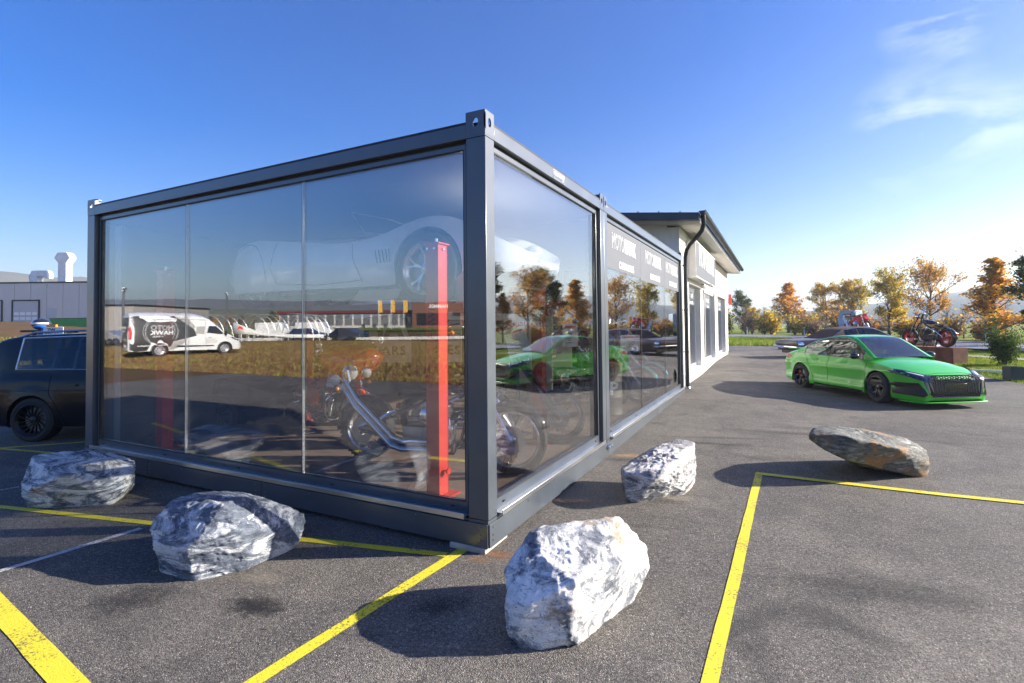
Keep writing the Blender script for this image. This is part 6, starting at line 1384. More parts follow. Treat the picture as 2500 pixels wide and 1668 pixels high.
# ------------------------------------------------------------ trees
BARK = mat('bark', (.10, .08, .065), .9, var=.3, vs=6, bump=.6, bs=25)
LM = {k: leafmat('leaf_'+k, v, trans=.45) for k, v in {'orange': ((.46, .20, .03), (.88, .47, .08)), 'rust': ((.30, .16, .05), (.70, .39, .12)), 'gold': ((.42, .27, .03), (.85, .56, .06)), 'olive': ((.11, .12, .025), (.46, .38, .06)), 'green': ((.03, .05, .012), (.10, .12, .03)), 'shrub': ((.02, .045, .012), (.08, .13, .03)), 'brown': ((.13, .08, .05), (.27, .17, .10)), 'grey': ((.12, .10, .08), (.22, .19, .13))}.items()}
def tree_mesh(seed, h, cw, ch, trunkh, nleaf, ls, mats2, shape='round', dens=1.0):
    rs = random.Random(seed); tr = MB(); tips = []
    def grow(p, d, L_, r_, lev):
        pts = [p]; q = p; dd = d
        for i in range(3):
            dd = (dd+Vector((rs.gauss(0, .14), rs.gauss(0, .14), .05))).normalized(); q = q+dd*L_/3; pts.append(q)
        tr.tube(pts, [r_, r_*.85, r_*.7, r_*.5], 6 if lev < 2 else 4, caps=False)
        if lev >= 1: tips.extend([(pts[2], L_), (pts[3], L_)])
        if lev < 3:
            for i in range(rs.choice((3, 4)) if lev < 2 else 3):
                a = rs.uniform(0, 6.28); tl = rs.uniform(.5, 1.0); b_ = pts[rs.choice((2, 3, 3))]
                nd = (dd+Vector((math.cos(a), math.sin(a), rs.uniform(-.1, .5)))*tl).normalized(); grow(b_, nd, L_*rs.uniform(.55, .8), r_*.5, lev+1)
    tr0 = Vector((0, 0, -.1)); top = Vector((rs.uniform(-.1, .1), rs.uniform(-.1, .1), trunkh)); r0_ = h*.017
    tr.tube([tr0, top*.5, top], [r0_*1.3, r0_, r0_*.85], 8, caps=False)
    p = top; nst = 5 if shape != 'cone' else 13
    lead = [top]
    for i in range(nst):
        q = top+Vector((rs.gauss(0, .06), rs.gauss(0, .06), (h*.86-trunkh)*(i+1)/nst)); lead.append(q)
    tr.tube(lead, [r0_*.85*(1-.85*i/nst) for i in range(nst+1)], 6, caps=False)
    for i, q in enumerate(lead[:-1] if shape != 'cone' else lead):
        u = i/nst
        for k in range(5 if shape == 'round' else 4):
            a = rs.uniform(0, 6.28); reach = cw/2*(math.sin(math.pi*(.22+.62*u)) if shape == 'round' else (1-u**1.3*.85))*rs.uniform(.55, 1.15)
            grow(q, Vector((math.cos(a), math.sin(a), rs.uniform(.25, .9)+u*.6)).normalized(), reach*.52, r0_*.42*(1-u*.5), 1)
    tips = [t_ for t_ in tips]
    lv = MB(); zc = (h+trunkh)/2
    for _ in range(nleaf):
        p, L_ = rs.choice(tips); s_ = L_*.16+.10
        p = p+Vector((rs.gauss(0, s_), rs.gauss(0, s_), rs.gauss(0, s_*.8)))
        if p.z < trunkh*.8: continue
        n_ = Vector((rs.gauss(0, 1), rs.gauss(0, 1), rs.gauss(0, 1))).normalized(); u_ = n_.orthogonal().normalized(); v_ = n_.cross(u_); sz = ls*rs.uniform(.6, 1.3)
        lv.add([p-u_*sz, p-v_*sz*.55, p+u_*sz, p+v_*sz*.55], [(0, 1, 2, 3)], rs.choices(range(len(mats2)), weights=[3]+[1]*(len(mats2)-1))[0])
    zmax = max(v[2] for v in lv.v); s_ = h/zmax
    a = tr.mesh('trunk', BARK, True, 80); b = bpy.data.meshes.new('crown'); b.from_pydata(lv.v, [], lv.f); 
    for m_ in mats2: b.materials.append(LM[m_])
    b.polygons.foreach_set('material_index', lv.m)
    return a, b, s_
TM = {}
def tree(kind, label, x, y, h, rz=0, group='autumn trees along the road', cat='tree', z=None, name='tree', wide=1.0):
    if kind not in TM:
        seed, cw, ch, th, nl, ls, ms, shp = TK[kind]; TM[kind] = tree_mesh(seed, 7, cw, ch, th, nl, ls, ms, shp)
    a, b, s_ = TM[kind]; t = thing(name, label, cat, (x, y, terrain(x, y) if z is None else z), rz, group); f_ = h/7*s_; t.scale = (f_*wide, f_*wide, f_)
    for nm, me in (('trunk', a), ('crown', b)):
        if me and len(me.polygons): q = bpy.data.objects.new(nm, me); COL.objects.link(q); q.parent = t
    return t
TK = {'rust': (3, 7.2, 4.6, 2.3, 4800, .10, ['rust', 'orange', 'olive'], 'round'), 'olive': (11, 5.4, 5, 1.7, 6500, .10, ['olive', 'gold', 'gold'], 'round'), 'orange': (21, 4.0, 5.6, 1.3, 6500, .095, ['orange', 'rust'], 'cone'),
      'mixed': (34, 5.0, 5.4, 1.2, 6000, .11, ['gold', 'olive', 'rust'], 'round'), 'green': (45, 4.4, 5.4, 1.3, 9500, .10, ['green', 'olive'], 'round'), 'conerust': (52, 3.8, 5.8, .8, 6500, .09, ['orange', 'rust', 'olive'], 'cone'), 'bare': (63, 3.6, 5, 1.2, 500, .07, ['brown', 'gold'], 'round')}
for a in [('green', 'dark green tree at the left end of the road trees beyond the building', -4.4, 108, 8.6, 0), ('orange', 'slim orange tree standing alone left of the group of yellow trees', 3.5, 85, 8.0, 1, 'autumn trees along the road', 'tree', None, 'tree', 1.45), ('mixed', 'yellow brown tree at the left of the close group of three', 8.9, 91, 8.4, .5),
          ('mixed', 'yellow brown tree in the middle of the close group of three', 11.3, 90.5, 8.6, 2.2), ('olive', 'olive and yellow tree at the right of the close group of three', 13.5, 90, 8.7, 4), ('olive', 'dark olive tree with golden edges left of the broad rust tree', 11.91, 57.8, 7.3, 0),
          ('rust', 'broad rust coloured tree with a clear dark trunk behind the bobber', 13.66, 50.3, 7.4, 0), ('conerust', 'cone shaped rust and orange tree behind the dark shrub', 16.0, 44.9, 6.2, 0, 'autumn trees along the road', 'tree', None, 'tree', 1.4), ('green', 'dark green brown tree cut by the right edge of the photo', 17.4, 40.4, 7.4, 3),
          ('rust', 'rust tree beyond the right edge, seen only mirrored in the end pane', 17.3, 36.2, 7.0, 2), ('green', 'dark tree beyond the right edge, mirrored at the corner post', 19.4, 31.8, 7.4, 1), ('orange', 'orange tree near the road beyond the right edge, mirrored low in the end pane', 17.2, 31.5, 4.2, 2)]:
    tree(*a)
# bushes and hedge beyond the road
def bush_mesh(seed, ms, n=1500, ls=.07, bare=False):
    rs = random.Random(seed); st = MB(); lv = MB()
    for k in range(16):
        a = rs.uniform(0, 6.28); l_ = rs.uniform(.5, 1.15); e = Vector((math.cos(a)*l_*.5, math.sin(a)*l_*.5, l_*1.15)); m_ = e*.5+Vector((rs.gauss(0, .06), rs.gauss(0, .06), .1))
        st.tube([(0, 0, -.05), m_, e], [.02, .012, .005], 4, caps=False)
        for j in range(4):
            q = m_+(e-m_)*rs.random(); st.tube([q, q+Vector((rs.gauss(0, .16), rs.gauss(0, .16), rs.uniform(.05, .35)))], [.006, .003], 3, caps=False)
        for j in range(n//16):
            q = (m_ if rs.random() < .4 else e)*rs.uniform(.5, 1.05)+Vector((rs.gauss(0, .15), rs.gauss(0, .15), rs.gauss(0, .12)))
            if q.z < 0.02: q.z = abs(q.z)+.02
            n_ = Vector((rs.gauss(0, 1), rs.gauss(0, 1), rs.gauss(0, 1))).normalized(); u_ = n_.orthogonal().normalized(); v_ = n_.cross(u_); sz = ls*rs.uniform(.5, 1.3)
            lv.add([q-u_*sz, q-v_*sz*.6, q+u_*sz, q+v_*sz*.6], [(0, 1, 2, 3)], rs.randrange(len(ms)))
    a = st.mesh('stem', BARK, True, 80); b = bpy.data.meshes.new('foliage'); b.from_pydata(lv.v, [], lv.f)
    for m_ in ms: b.materials.append(LM[m_])
    b.polygons.foreach_set('material_index', lv.m); return a, b
BM_ = [bush_mesh(1, ['brown', 'gold']), bush_mesh(2, ['olive', 'gold']), bush_mesh(3, ['grey', 'brown'], 700), bush_mesh(4, ['orange', 'brown']), bush_mesh(5, ['green', 'olive'])]
bl = ['brown and gold roadside bush beyond the road', 'olive and yellow roadside bush beyond the road', 'grey half bare roadside bush beyond the road', 'orange brown roadside bush beyond the road', 'green roadside bush beyond the road']
rs = random.Random(9)
def bush(k, x, y, h, w_, z=None, label=None, group=None):
    t = thing('bush', label or bl[k], 'bush', (x, y, terrain(x, y) if z is None else z), rs.uniform(0, 6.28), group or bl[k].replace('bush', 'bushes')); t.scale = (w_, w_, h)
    for nm, me in zip(('stem', 'foliage'), BM_[k]): q = bpy.data.objects.new(nm, me); COL.objects.link(q); q.parent = t
    return t
hl_ = [(-60, 84), (-30, 84), (-8, 76), (2, 70), (11, 58), (15.2, 46), (18.6, 36), (22, 27), (27, 14)]
for i in range(len(hl_)-1):
    a, b_ = Vector(hl_[i]), Vector(hl_[i+1]); n_ = int((b_-a).length/1.5); nn = (b_-a).normalized(); nn = Vector((-nn.y, nn.x))
    if nn.x < 0: nn = -nn
    for k in range(n_):
        p = a+(b_-a)*(k+rs.random())/n_+nn*rs.uniform(0, 3.5); far_ = p.y > 60
        bush(rs.choices((0, 1, 2, 3, 4), weights=(3, 1.3, 5, 1.6, 1.4))[0], p.x, p.y, rs.uniform(1.0, 2.2)*(1.15 if far_ else .75), rs.uniform(1.5, 2.4)*(1.1 if far_ else .8))
for (x, y, h) in ((-9, 88, 5.5), (-6, 92, 4.5), (0, 84, 4.2), (1.5, 95, 4.8), (5.5, 100, 4.5), (7, 84, 4), (10, 74, 3.6), (17, 60, 3.4), (14.5, 56, 3), (16.2, 52, 2.8), (19.5, 44, 3.4), (18, 49, 3), (-14, 96, 6), (-2.5, 90, 5), (22, 52, 4)):
    tree('bare', 'thin nearly bare sapling with a few brown leaves beyond the road', x, y, h, rs.uniform(0, 6), 'nearly bare saplings beyond the road')
for (x, y, h, k) in ((-1.5, 86, 4.2, 'mixed'), (-2, 98, 4.6, 'orange'), (15, 70, 3.8, 'mixed'), (12.6, 63, 3.0, 'mixed'), (24, 60, 4.0, 'mixed'), (14.6, 60, 2.6, 'orange')):
    tree(k, 'small young yellow tree among the roadside bushes', x, y, h, rs.uniform(0, 6), 'small young yellow trees among the bushes')
# dark shrub on the lawn
BM_.append(bush_mesh(77, ['shrub', 'shrub', 'green'], 7000, .035)); bush(5, 8.66, 18.5, 1.05, .78, z=.29, label='dark green evergreen shrub alone on the lawn behind the planter box', group='single lawn shrub')
# ------------------------------------------------------------ recovery truck on the road
t = thing('recovery_truck', 'pale blue recovery truck with a dark flat loading bed and amber lights on the road', 'truck', (12.6, 60.0, .30), R(-22)); TB = mat('truck_pale_blue', (.30, .42, .55), .4, coat=.4)
o_ = MB(); o_.prism([(-4.6, .95), (-4.75, 1.6), (-4.5, 2.7), (-3.0, 2.75), (-3.0, .75), (-4.6, .75)], -2.3, org=(0, -1.15, 0), U=(1, 0, 0), V=(0, 0, 1)); o_.build('cab', TB, t, bevel=.05)
o_ = MB(); o_.bb((-4.2, -1.17, 1.65), (-3.4, -1.152, 2.4)); o_.build('side_window', GBLK, t); o_ = MB(); o_.bb((-4.62, -1.17, .55), (-3.0, -1.155, .95)); o_.build('yellow_panel', mat('truck_yellow', (.6, .55, .05), .5), t)
o_ = MB(); o_.bb((-2.9, -1.2, .95), (2.9, 1.2, 1.12)); o_.prism([(2.9, .95), (4.6, 1.12), (4.6, 1.18), (2.9, 1.12)], -2.4, org=(0, -1.2, 0), U=(1, 0, 0), V=(0, 0, 1)); o_.bb((-2.9, -.5, .55), (3.2, .5, .8)); o_.build('loading_bed', STEEL, t, bevel=.01)
for x in (-3.7, 1.2, 2.3):
    for sg in (1, -1): wheel(t, (x, sg*.98, .42), sg, .42, .3, .24, 'disc', STEEL, spokes=8)
for x in (2.4, 3.4): o_ = MB(); o_.box((x, -1.22, .88), (.22, .04, .14)); o_.build('amber_light', mat('amber_lamp', (1, .42, .03), .3, emis=2.5), t)
# red and white road marker posts
for i, (x, y) in enumerate(((15.0, 42.5), (-1.5, 66), (4.6, 61), (12.0, 48.5))):
    t = thing('marker_post', ['white roadside marker post in front of the cone shaped rust tree', 'white roadside marker post far left near the building corner', 'white roadside marker post below the slim orange tree', 'white roadside marker post between truck and bobber'][i], 'post', (x, y, terrain(x, y)+.03), 0, 'white marker posts along the road'); o_ = MB(); o_.prism([(-.06, 0), (.06, 0), (.06, .95), (-.06, 1.0)], .1, org=(0, .05, 0), U=(1, 0, 0), V=(0, 0, 1)); o_.build('post', WHITEW, t); o_ = MB(); o_.bb((-.062, -.052, .72), (.062, .052, .84)); o_.build('reflector', BLACKP, t)
# ------------------------------------------------------------ hills
def ridge(name, pts, hts, depth, material, seed, rough=6):
    rs_ = random.Random(seed); mb = MB(); n = 90; rows = []
    P_ = [Vector(p) for p in pts]; L_ = [0]
    for i in range(1, len(P_)): L_.append(L_[-1]+(P_[i]-P_[i-1]).length)
    for j, (dd, hf) in enumerate(((0, 0), (.25, .45), (.5, .8), (.8, 1), (1.3, .8))):
        row = []
        for i in range(n+1):
            u = L_[-1]*i/n; p = Vector((np.interp(u, L_, [q.x for q in P_]), np.interp(u, L_, [q.y for q in P_]))); d = p.normalized(); h = np.interp(u, L_, hts)*hf+(noise.noise(Vector((u*.004, j*.5, seed)))*rough+noise.noise(Vector((u*.03, j, seed)))*rough*.4)*hf
            q = p+d*depth*dd; row.append((q.x, q.y, max(-2, h-2 if j == 0 else h)))
        rows.append(row)
    mb.loft(rows); o = mb.build(name, material, ang=80); o['kind'] = 'structure'; return o
HILLF = mat('hill_forest', (.07, .085, .05), .95, col2=(.15, .12, .07), vs=.02, bump=.0, det=10); HILLG = mat('hill_meadow', (.10, .13, .035), .95, col2=(.16, .13, .06), vs=.008, det=8)
ridge('hills', [(-450, 1300), (100, 1350), (450, 1250), (850, 1050), (1250, 650)], [15, 30, 92, 104, 84], 350, HILLF, 1, 11)
ridge('hills', [(-200, 900), (60, 760), (230, 700), (420, 640)], [8, 26, 44, 8], 160, HILLF, 2, 8)
ridge('hills', [(-900, 100), (-820, 330), (-600, 600), (-200, 850)], [98, 90, 60, 30], 260, HILLF, 3, 10)
ridge('hills', [(-1300, -200), (-1050, -750), (-600, -1150), (0, -1300), (450, -1250)], [66, 80, 74, 62, 60], 350, HILLF, 4, 12)
ridge('hills', [(-620, -60), (-520, -280), (-360, -480), (-120, -600), (150, -640)], [22, 26, 26, 22, 20], 160, HILLG, 5, 3)
# ------------------------------------------------------------ the industrial hall beyond the meadow on the left
HALLM = mat('grey_metal_cladding', (.30, .29, .285), .5, .2, var=.05, vs=.5); HALLS = mat('grey_hall_panel', (.60, .585, .57), .5, .1, var=.04)
A_, B_ = Vector((-84, 21.0)), Vector((-60, 32.8)); hx_ = (B_-A_).normalized(); hn = Vector((hx_.y, -hx_.x)); L_ = (B_-A_).length
hl = thing('industrial_hall', 'long grey metal clad hall with white roller doors far behind the black car', 'building', (A_.x, A_.y, 2.35), math.atan2(hx_.y, hx_.x))
o_ = MB(); o_.bb((0, .1, -1), (L_, 16, 5.0)); o_.build('wall_core', HALLM, hl)
for k in range(14):
    a = L_*k/14; b_ = L_*(k+1)/14-.04; o_ = MB(); o_.bb((a, -.02, -.3), (b_, .09, 5.05)); o_.build('cladding_panel', HALLS, hl)
o_ = MB(); o_.bb((-.1, -.08, 5.052), (L_+.1, 16.1, 5.22)); o_.build('roof', GUT, hl)
RDW = mat('roller_door_grey', (.5, .52, .55), .4, var=.03)
for x0 in (1.2, 5.6):
    o_ = MB(); o_.bb((x0-.15, -.12, 0), (x0, -.03, 2.95)); o_.bb((x0+3.0, -.12, 0), (x0+3.15, -.03, 2.95)); o_.bb((x0-.15, -.12, 2.951), (x0+3.15, -.03, 3.1)); fr = o_.build('roller_door', BLACKP, hl)
    for k in range(5): o_ = MB(); o_.bb((x0+.01, -.07, .02+k*.58), (x0+2.99, -.04, .58+k*.58)); o_.build('door_section', RDW, fr)
    for r_ in range(2):
        for k in range(4): o_ = MB(); o_.bb((x0+.12+k*.72, -.085, .70+r_*.58), (x0+.72+k*.72, -.072, 1.06+r_*.58)); o_.build('door_window', PAPER, fr, bevel=.02)
o_ = MB(); o_.bb((9.6, -.06, 0), (10.7, -.03, 2.1)); o_.build('door', RDW, hl)
for x, y, k in ((6.3, 2.0, 'elbow'), (10.3, 1.5, 'cap')):
    d = thing('roof_vent', 'white square roof vent with a bent top' if k == 'elbow' else 'tall white square roof vent with a wider cap', 'vent', tuple(Vector((A_.x, A_.y))+hx_*x-hn*y)+(7.45,), math.atan2(hx_.y, hx_.x), 'white roof vents on the grey hall'); o_ = MB()
    if k == 'elbow': o_.bb((-.45, -.4, 0), (.45, .4, 1.1)); o_.prism([(-.45, 1.1), (-.2, 1.65), (1.5, 1.65), (1.7, 1.3), (1.7, .7), (1.4, .7), (1.3, .95), (.45, .95)], -.8, org=(0, -.4, 0), U=(1, 0, 0), V=(0, 0, 1))
    else: o_.bb((-.5, -.45, 0), (.5, .45, 2.5)); o_.prism([(-.5, 2.5), (-.95, 3.1), (-.55, 3.75), (.55, 3.75), (.95, 3.1), (.5, 2.5)], -.95, org=(0, -.47, 0), U=(1, 0, 0), V=(0, 0, 1))
    o_.build('duct', mat('vent_white', (.8, .81, .84), .4, .1), d, bevel=.02)
t = thing('container_skip', 'green steel skip in front of the grey hall', 'skip', (-47, 17.0, 1.75), R(26)); o_ = MB(); o_.prism([(-2.4, 0), (2.4, 0), (2.8, .95), (-2.8, .95)], -1.6, U=(1, 0, 0), V=(0, 0, 1)); o_.build('body', mat('skip_green', (.05, .30, .08), .6), t, bevel=.02); o_ = MB(); o_.bb((-2.8, -.02, .955), (2.8, 1.6, 1.0)); o_.build('rim', GBLK, t)
t = thing('advertising_balloon', 'white red lettered advertising balloon half hidden by the container post', 'balloon', (-19.5, 6.6, 2.72)); o_ = MB(); o_.sphere((0, 0, 0), (.62, .62, .68), 24, 0, 16); o_.build('envelope', mat('balloon_white', (.72, .74, .78), .35, coat=.5), t); o_ = MB(); o_.tube([(0, 0, -.68), (0, 0, -2.45)], .03, 6); o_.build('pole', STEEL, t); text('balloon_text', 'sale', .3, REDP, t, (-.05, -.62, -.02), (R(90), R(8), R(20)), bold=.004)
# wire fence in front of the meadow
t = thing('mesh_fence', 'low dark wire mesh fence at the edge of the meadow behind the black car', 'fence'); fa, fb = Vector((-30, -1.5)), Vector((-17.8, 12.5)); n_ = 44
o_ = MB()
for i in range(n_*4+1): p = fa+(fb-fa)*i/(n_*4); z = terrain(p.x, p.y); o_.beam((p.x, p.y, z+.05), (p.x, p.y, z+1.15), .008, .008)
for z_ in (.1, .5, .9, 1.13): o_.tube([(p.x, p.y, terrain(p.x, p.y)+z_) for p in (fa+(fb-fa)*k/20 for k in range(21))], .008, 4)
f_ = o_.build('wire_mesh', BLACKP, t); f_['kind'] = 'stuff'
for i in range(0, n_+1, 6): p = fa+(fb-fa)*i/n_; z = terrain(p.x, p.y); o_ = MB(); o_.bb((p.x-.03, p.y-.03, z-.02), (p.x+.03, p.y+.03, z+1.25)); o_.build('fence_post', BLACKP, t)
# quad / loader with number plate and helmet behind the suv
qx, qy = -13.35, 2.42; t = thing('utility_quad', 'black utility quad with a rear rack and a white number plate behind the black car', 'quad bike', (qx, qy, 0), R(26))
o_ = MB(); o_.beam((-.55, 0, 1.74), (.65, 0, 1.74), .5, .05); 
for sx in (-.52, .62): o_.beam((sx*.86, 0, .7), (sx*.86, 0, 1.72), .07, .07)
o_.beam((-.15, -.1, 1.2), (-.15, -.1, 1.72), .2, .06); o_.beam((.25, -.1, 1.2), (.25, -.1, 1.72), .2, .06); o_.build('rack', BLACKP, t, bevel=.01)
o_ = MB(); o_.bb((-.5, -.3, .45), (.6, 1.5, .95)); o_.bb((-.3, 0, .95), (.3, 1.1, 1.15)); o_.build('body', BLACKP, t, bevel=.06)
for sx in (-.55, .65):
    for yy in (-.1, 1.2): wheel(t, (sx, yy, .33), 1 if sx > 0 else -1, .33, .25, .16, 'disc', STEEL, spokes=4, name='wheel')
for w__ in [c for c in t.children if c.name.startswith('wheel')]: w__.rotation_euler = (0, 0, math.pi/2)
o_ = MB(); o_.box((.22, -.262, 1.70), (.52, .012, .26)); npl = o_.build('number_plate', PAPER, t, bevel=.006); text('plate_text', 'ZW', .11, BLKP, npl, (.20, -.27, 1.755), (R(90), 0, 0), bold=.002); text('plate_text', '57S GF', .11, BLKP, npl, (.22, -.27, 1.64), (R(90), 0, 0), bold=.002)
o_ = MB(); o_.box((-.01, -.27, 1.70), (.05, .005, .24)); o_.build('plate_band', mat('plate_blue', (.02, .08, .5), .4), npl); o_ = MB(); o_.box((.2, -.25, 1.86), (.22, .05, .05)); o_.build('amber_lamp', AMBER, t)
t = thing('helmet', 'black and white motorcycle helmet with a blue visor lying on the rack', 'helmet', (qx-.30, qy-.12, 1.90), R(30)); o_ = MB(); o_.sphere((0, 0, 0), (.20, .15, .135), 20, 0, 12); o_.build('shell', BLKM, t); o_ = MB(); o_.lathe([(.153, -.02), (.156, .0), (.153, .02)], (0, 0, .02), 'Z', 20, ang=3.6, a0=2.5); sh = o_.build('white_band', PAPER, t, smooth=True); sh.scale = (1.32, 1, 1); o_ = MB(); o_.sphere((.03, -.05, -.05), (.15, .11, .06), 14, 0, 8); o_.build('visor', mat('visor_blue', (.02, .15, .6), .1, 0, 1), t)
# ------------------------------------------------------------ things on the far side of the field, mirrored in the long panes
HG = mat('green_grey_hall', (.30, .28, .26), .6, var=.05)
t = thing('grey_hall', 'dark grey flat roofed hall mirrored at the left end of the long panes', 'building', (-66, -29.5, .3), R(-26)); o_ = MB(); o_.bb((-22, -14, -.3), (.0, 0, 4.3)); o_.build('wall', HG, t); o_ = MB(); o_.bb((-22.1, -14.1, 4.301), (.1, .1, 4.5)); o_.build('roof', GUT, t)
for k in range(6): o_ = MB(); o_.bb((-22+k*3.66, .003, 0), (-18.4+k*3.66, .06, 2.2)); o_.build('cladding_panel', HG, t)
o_ = MB(); o_.bb((.4, -3, -.3), (3.4, -.5, 2.9)); o_.build('annexe', WHITEW, t, bevel=.02)
RRF = mat('dark_red_fascia', (.12, .018, .018), .6)
t = thing('red_roofed_shop', 'long low shop with dark red roof band and pale glass front, mirrored in the panes', 'building', (-98.5, -80.7, 2.2), math.atan2(-7.5, 15.3)); o_ = MB(); o_.bb((-6, -12, -.5), (38, -.3, 3.0)); o_.build('wall', mat('shop_wall', (.45, .44, .43), .7), t); o_ = MB(); o_.bb((-6.2, -12.2, 3.0), (38.2, .3, 3.6)); o_.build('roof_band', RRF, t)
for k in range(20): o_ = MB(); o_.bb((-5.7+k*2.18, -.29, .1), (-4.0+k*2.18, -.22, 2.9)); o_.build('window', mat('grey_shop_window', (.12, .13, .14), .3), t)
t = thing('brown_shop', 'brown clad shop with pale lettered fascia right of the mirrored red roofed shop', 'building', (-68, -92, 2.2), R(-26)); o_ = MB(); o_.bb((-6, -8, -.5), (6, 0, 5.2)); o_.build('wall', mat('brown_cladding', (.16, .07, .045), .6), t); text('fascia_text', 'HAMMER', 1.1, PAPER, t, (0, .05, 4.3), (R(90), 0, math.pi), bold=.02)
o_ = MB(); o_.bb((-5, .002, 0), (5, .08, 2.8)); o_.build('window', GBLK, t)
for k, (x, y) in enumerate(((-75.5, -80.8), (-73.1, -82.0), (-70.7, -83.2))):
    t = thing('flag', '%s yellow banner flag on a mast in front of the mirrored shops' % ['leftmost', 'middle', 'rightmost'][k], 'flag', (x, y, 1.4), R(-26), 'yellow banner flags in front of the shops'); o_ = MB(); o_.tube([(0, 0, 0), (0, 0, 6.3)], .05, 6); o_.build('pole', WHITEW, t); o_ = MB(); o_.bb((.06, -.01, 3.6), (.85, .01, 6.2)); o_.build('cloth', mat('flag_yellow', (.70, .38, .04), .7), t)
for k, (x, y, h) in enumerate(((-44.2, -18.25, 5.0), (-51.6, -31.3, 5.6), (-47.2, -19.6, 5.0), (-54.0, -33.0, 5.6))):
    t = thing('street_lamp', ['double armed street lamp mirrored left of the van roof', 'double armed street lamp mirrored behind the van bonnet', 'slim street lamp just right of the lamp by the van roof', 'slim street lamp just right of the lamp behind the bonnet'][k], 'lamp', (x, y, 0), R(30), 'street lamps mirrored in the long panes'); o_ = MB(); o_.tube([(0, 0, 0), (0, 0, h)], [.07, .045], 8); o_.build('pole', STEEL, t); o_ = MB(); o_.bb((-.9, -.1, h), (.7 if k < 2 else .1, .1, h+.08)); o_.build('lamp_head', STEEL, t)
# polytunnel hoops
HOOP = mat('galvanised_hoop', (.55, .57, .58), .4, .7)
a0 = Vector((-55.5, -29.4)); dr_ = Vector((10.0, -5.0)).normalized(); nrm_ = Vector((dr_.y, -dr_.x))*-1
for g_ in range(3):
    base = a0+dr_*(g_*4.8); t = thing('polytunnel_frame', '%s bare polytunnel frame of steel hoops in the field behind the van' % ['left', 'middle', 'right'][g_], 'frame', (base.x, base.y, terrain(base.x, base.y)), math.atan2(dr_.y, dr_.x), 'bare polytunnel frames in the field')
    for k in range(4):
        o_ = MB(); o_.tube([(2.1-2.1*math.cos(q), -k*1.6, 3.1*math.sin(q)**.8 if 0 < q < math.pi else 0) for q in np.linspace(0, math.pi, 18)], .035, 6); o_.build('hoop', HOOP, t)
    o_ = MB(); o_.tube([(2.1, .1, 3.1), (2.1, -4.9, 3.1)], .03, 6); o_.build('ridge_tube', HOOP, t)
t = thing('white_tarpaulin', 'white tarpaulin with a red sun print hanging over the field edge behind the van', 'tarpaulin', (-46.3, -28.6, .2), math.atan2(-.46, .89)); o_ = MB()
o_.loft([[(0, 0, 2.2), (1.2, 0, 1.75), (2.4, .1, 1.3), (3.6, .1, 1.05), (6, .2, .95), (9, .3, .9)], [(.1, .1, 1.1), (1.3, .15, 1.0), (2.5, .2, .9), (3.6, .25, .8), (6, .3, .6), (9, .3, .55)]]); q = o_.build('sheet', WHITEW, t); so = q.modifiers.new('t', 'SOLIDIFY'); so.thickness = .02
o_ = MB(); o_.prism([((.36 if k % 2 else .24)*math.cos(math.pi*k/12), (.36 if k % 2 else .24)*math.sin(math.pi*k/12)) for k in range(24)], .03, org=(.75, .10, 1.5), U=(1, 0, -.15), V=(0, 0, 1)); o_.build('sun_print', REDP, t)
for k, (x, y) in enumerate(((-61, -43.6), (-56, -46.2))):
    t = thing('white_van', ['white van parked far beyond the field, left of the tarpaulin', 'second white van parked far beyond the field, nearer the shops'][k], 'van', (x, y, .25), math.atan2(-2.5, 5.1)+math.pi*0, 'white vans parked beyond the field'); o_ = MB(); o_.prism([(-2.6, .4), (-2.6, 2.3), (1.0, 2.35), (1.7, 1.5), (2.5, 1.2), (2.6, .4)], 1.9, org=(0, -.95, 0), U=(1, 0, 0), V=(0, 0, 1)); o_.build('body', VW, t, bevel=.08); o_ = MB(); o_.prism([(.5, 1.45), (.55, 2.05), (1.05, 2.05), (1.55, 1.45)], 1.94, org=(0, -.97, 0), U=(1, 0, 0), V=(0, 0, 1)); o_.build('side_window', GBLK, t)
    for xx in (-1.6, 1.6):
        for sg in (1, -1): wheel(t, (xx, sg*.86, .34), sg, .34, .22, .2, 'disc', STEEL, spokes=6)
for k, (x, y, c_) in enumerate(((-58.5, -22.6, (.3, .3, .3)), (-55.5, -23.9, (.03, .04, .06)), (-62, -21.0, (.1, .1, .1)), (-42, -38, (.02, .03, .06)), (-47, -37, (.03, .05, .12)))):
    t = thing('parked_car', ['silver car parked by the dark grey hall', 'dark car parked just left of the van tail', 'black car parked furthest left by the grey hall', 'dark blue car parked beyond the tarpaulin', 'blue car parked behind the van bonnet'][k], 'car', (x, y, terrain(x, y)+.02), R(-26+20*(k % 2)), 'cars parked beyond the field'); cm = mat('parked_paint_%d' % k, c_, .3, .3, .8)
    o_ = MB(); o_.prism([(-2.2, .35), (-2.25, .8), (-1.7, 1.0), (-1.2, 1.4), (.4, 1.42), (1.1, .98), (2.1, .8), (2.2, .35)], 1.75, org=(0, -.875, 0), U=(1, 0, 0), V=(0, 0, 1)); o_.build('body', cm, t, bevel=.08); o_ = MB(); o_.prism([(-1.45, 1.0), (-1.1, 1.34), (.35, 1.35), (.9, 1.0)], 1.79, org=(0, -.895, 0), U=(1, 0, 0), V=(0, 0, 1)); o_.build('side_window', GBLK, t)
    for xx in (-1.35, 1.35):
        for sg in (1, -1): wheel(t, (xx, sg*.79, .31), sg, .31, .2, .19, 'disc', STEEL, spokes=6)
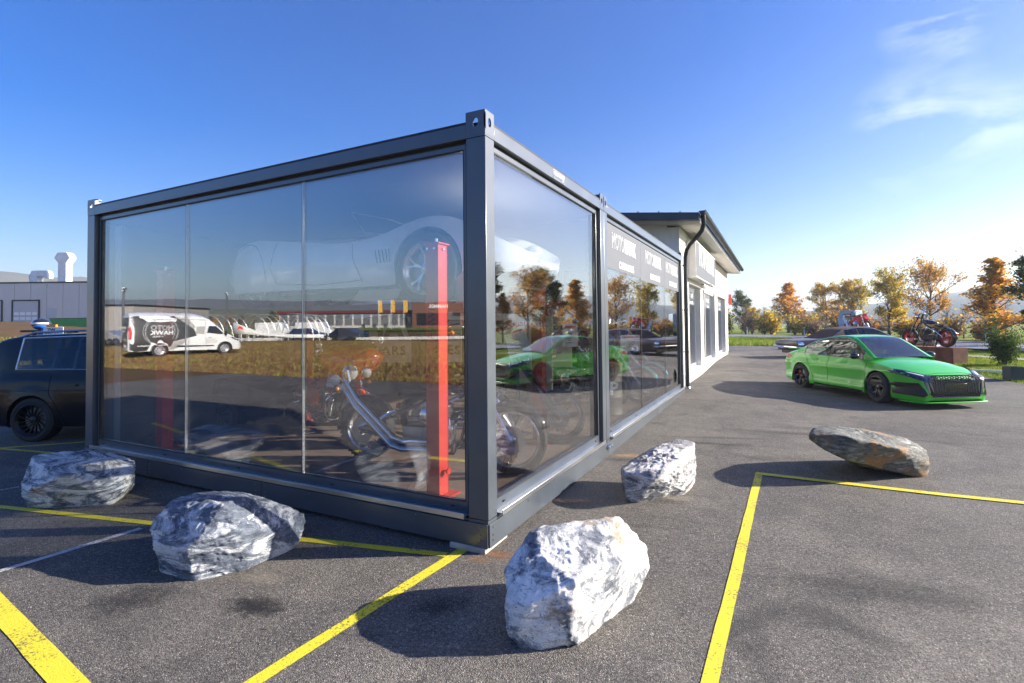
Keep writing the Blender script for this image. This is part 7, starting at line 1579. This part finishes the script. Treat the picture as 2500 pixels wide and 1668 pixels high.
# concrete kerb line and tree line far behind the field
fm = MB(); rs = random.Random(12); fl_ = MB()
for i in range(170):
    u = i/170; x = -330+u*420; y = -150-70*math.sin(u*2.6)-rs.uniform(0, 25); 
    if x > -60 and rs.random() < .3: continue
    k = rs.choice(('bare', 'bare', 'bare', 'conerust', 'green')); tree(k, {'bare': 'bare grey brown tree in the far tree line mirrored in the panes', 'conerust': 'rusty tree in the far tree line mirrored in the panes', 'green': 'dark green tree in the far tree line mirrored in the panes'}[k], x, y, rs.uniform(6.5, 10), rs.uniform(0, 6), {'bare': 'bare trees of the far tree line', 'conerust': 'rusty trees of the far tree line', 'green': 'dark green trees of the far tree line'}[k])
for i in range(60):
    x = -110+i*2.0+rs.uniform(-.8, .8); y = -72-rs.uniform(0, 3)-.12*i; bush(rs.choice((1, 4, 4)), x, y, rs.uniform(.9, 1.6), rs.uniform(1.6, 2.2), group=None, label=None) if False else None
CURB = mat('pale_concrete_kerb', (.55, .54, .5), .85)
kb = MB(); kb.loft([[(x, y, terrain(x, y)+z) for x, y in ((-62, -33.0), (-40, -44), (-20, -52))] for z in (0, .35)]); kb.loft([[(x, y, terrain(x, y)+.35) for x, y in ((-62, -33.0), (-40, -44), (-20, -52))], [(x, y-.3, terrain(x, y)+.35) for x, y in ((-62, -33.0), (-40, -44), (-20, -52))]]); tag(kb.build('field_kerb', CURB), 'low pale concrete kerb wall at the far edge of the dry field', 'kerb')
HEDM = MB()
# ------------------------------------------------------------ haze
HAZE = 5e-4
hb = MB(); hb.bb((-2400, -2400, -8), (2400, 2400, 135)); hzm = bpy.data.materials.new('haze'); hzm.use_nodes = True; n = hzm.node_tree.nodes; n.clear()
pv = n.new('ShaderNodeVolumePrincipled'); pv.inputs['Density'].default_value = HAZE; pv.inputs['Color'].default_value = (.72, .85, 1, 1); pv.inputs['Anisotropy'].default_value = .25
ho = n.new('ShaderNodeOutputMaterial'); hzm.node_tree.links.new(pv.outputs[0], ho.inputs['Volume'])
h_o = hb.build('haze', hzm, smooth=False); h_o['kind'] = 'stuff'
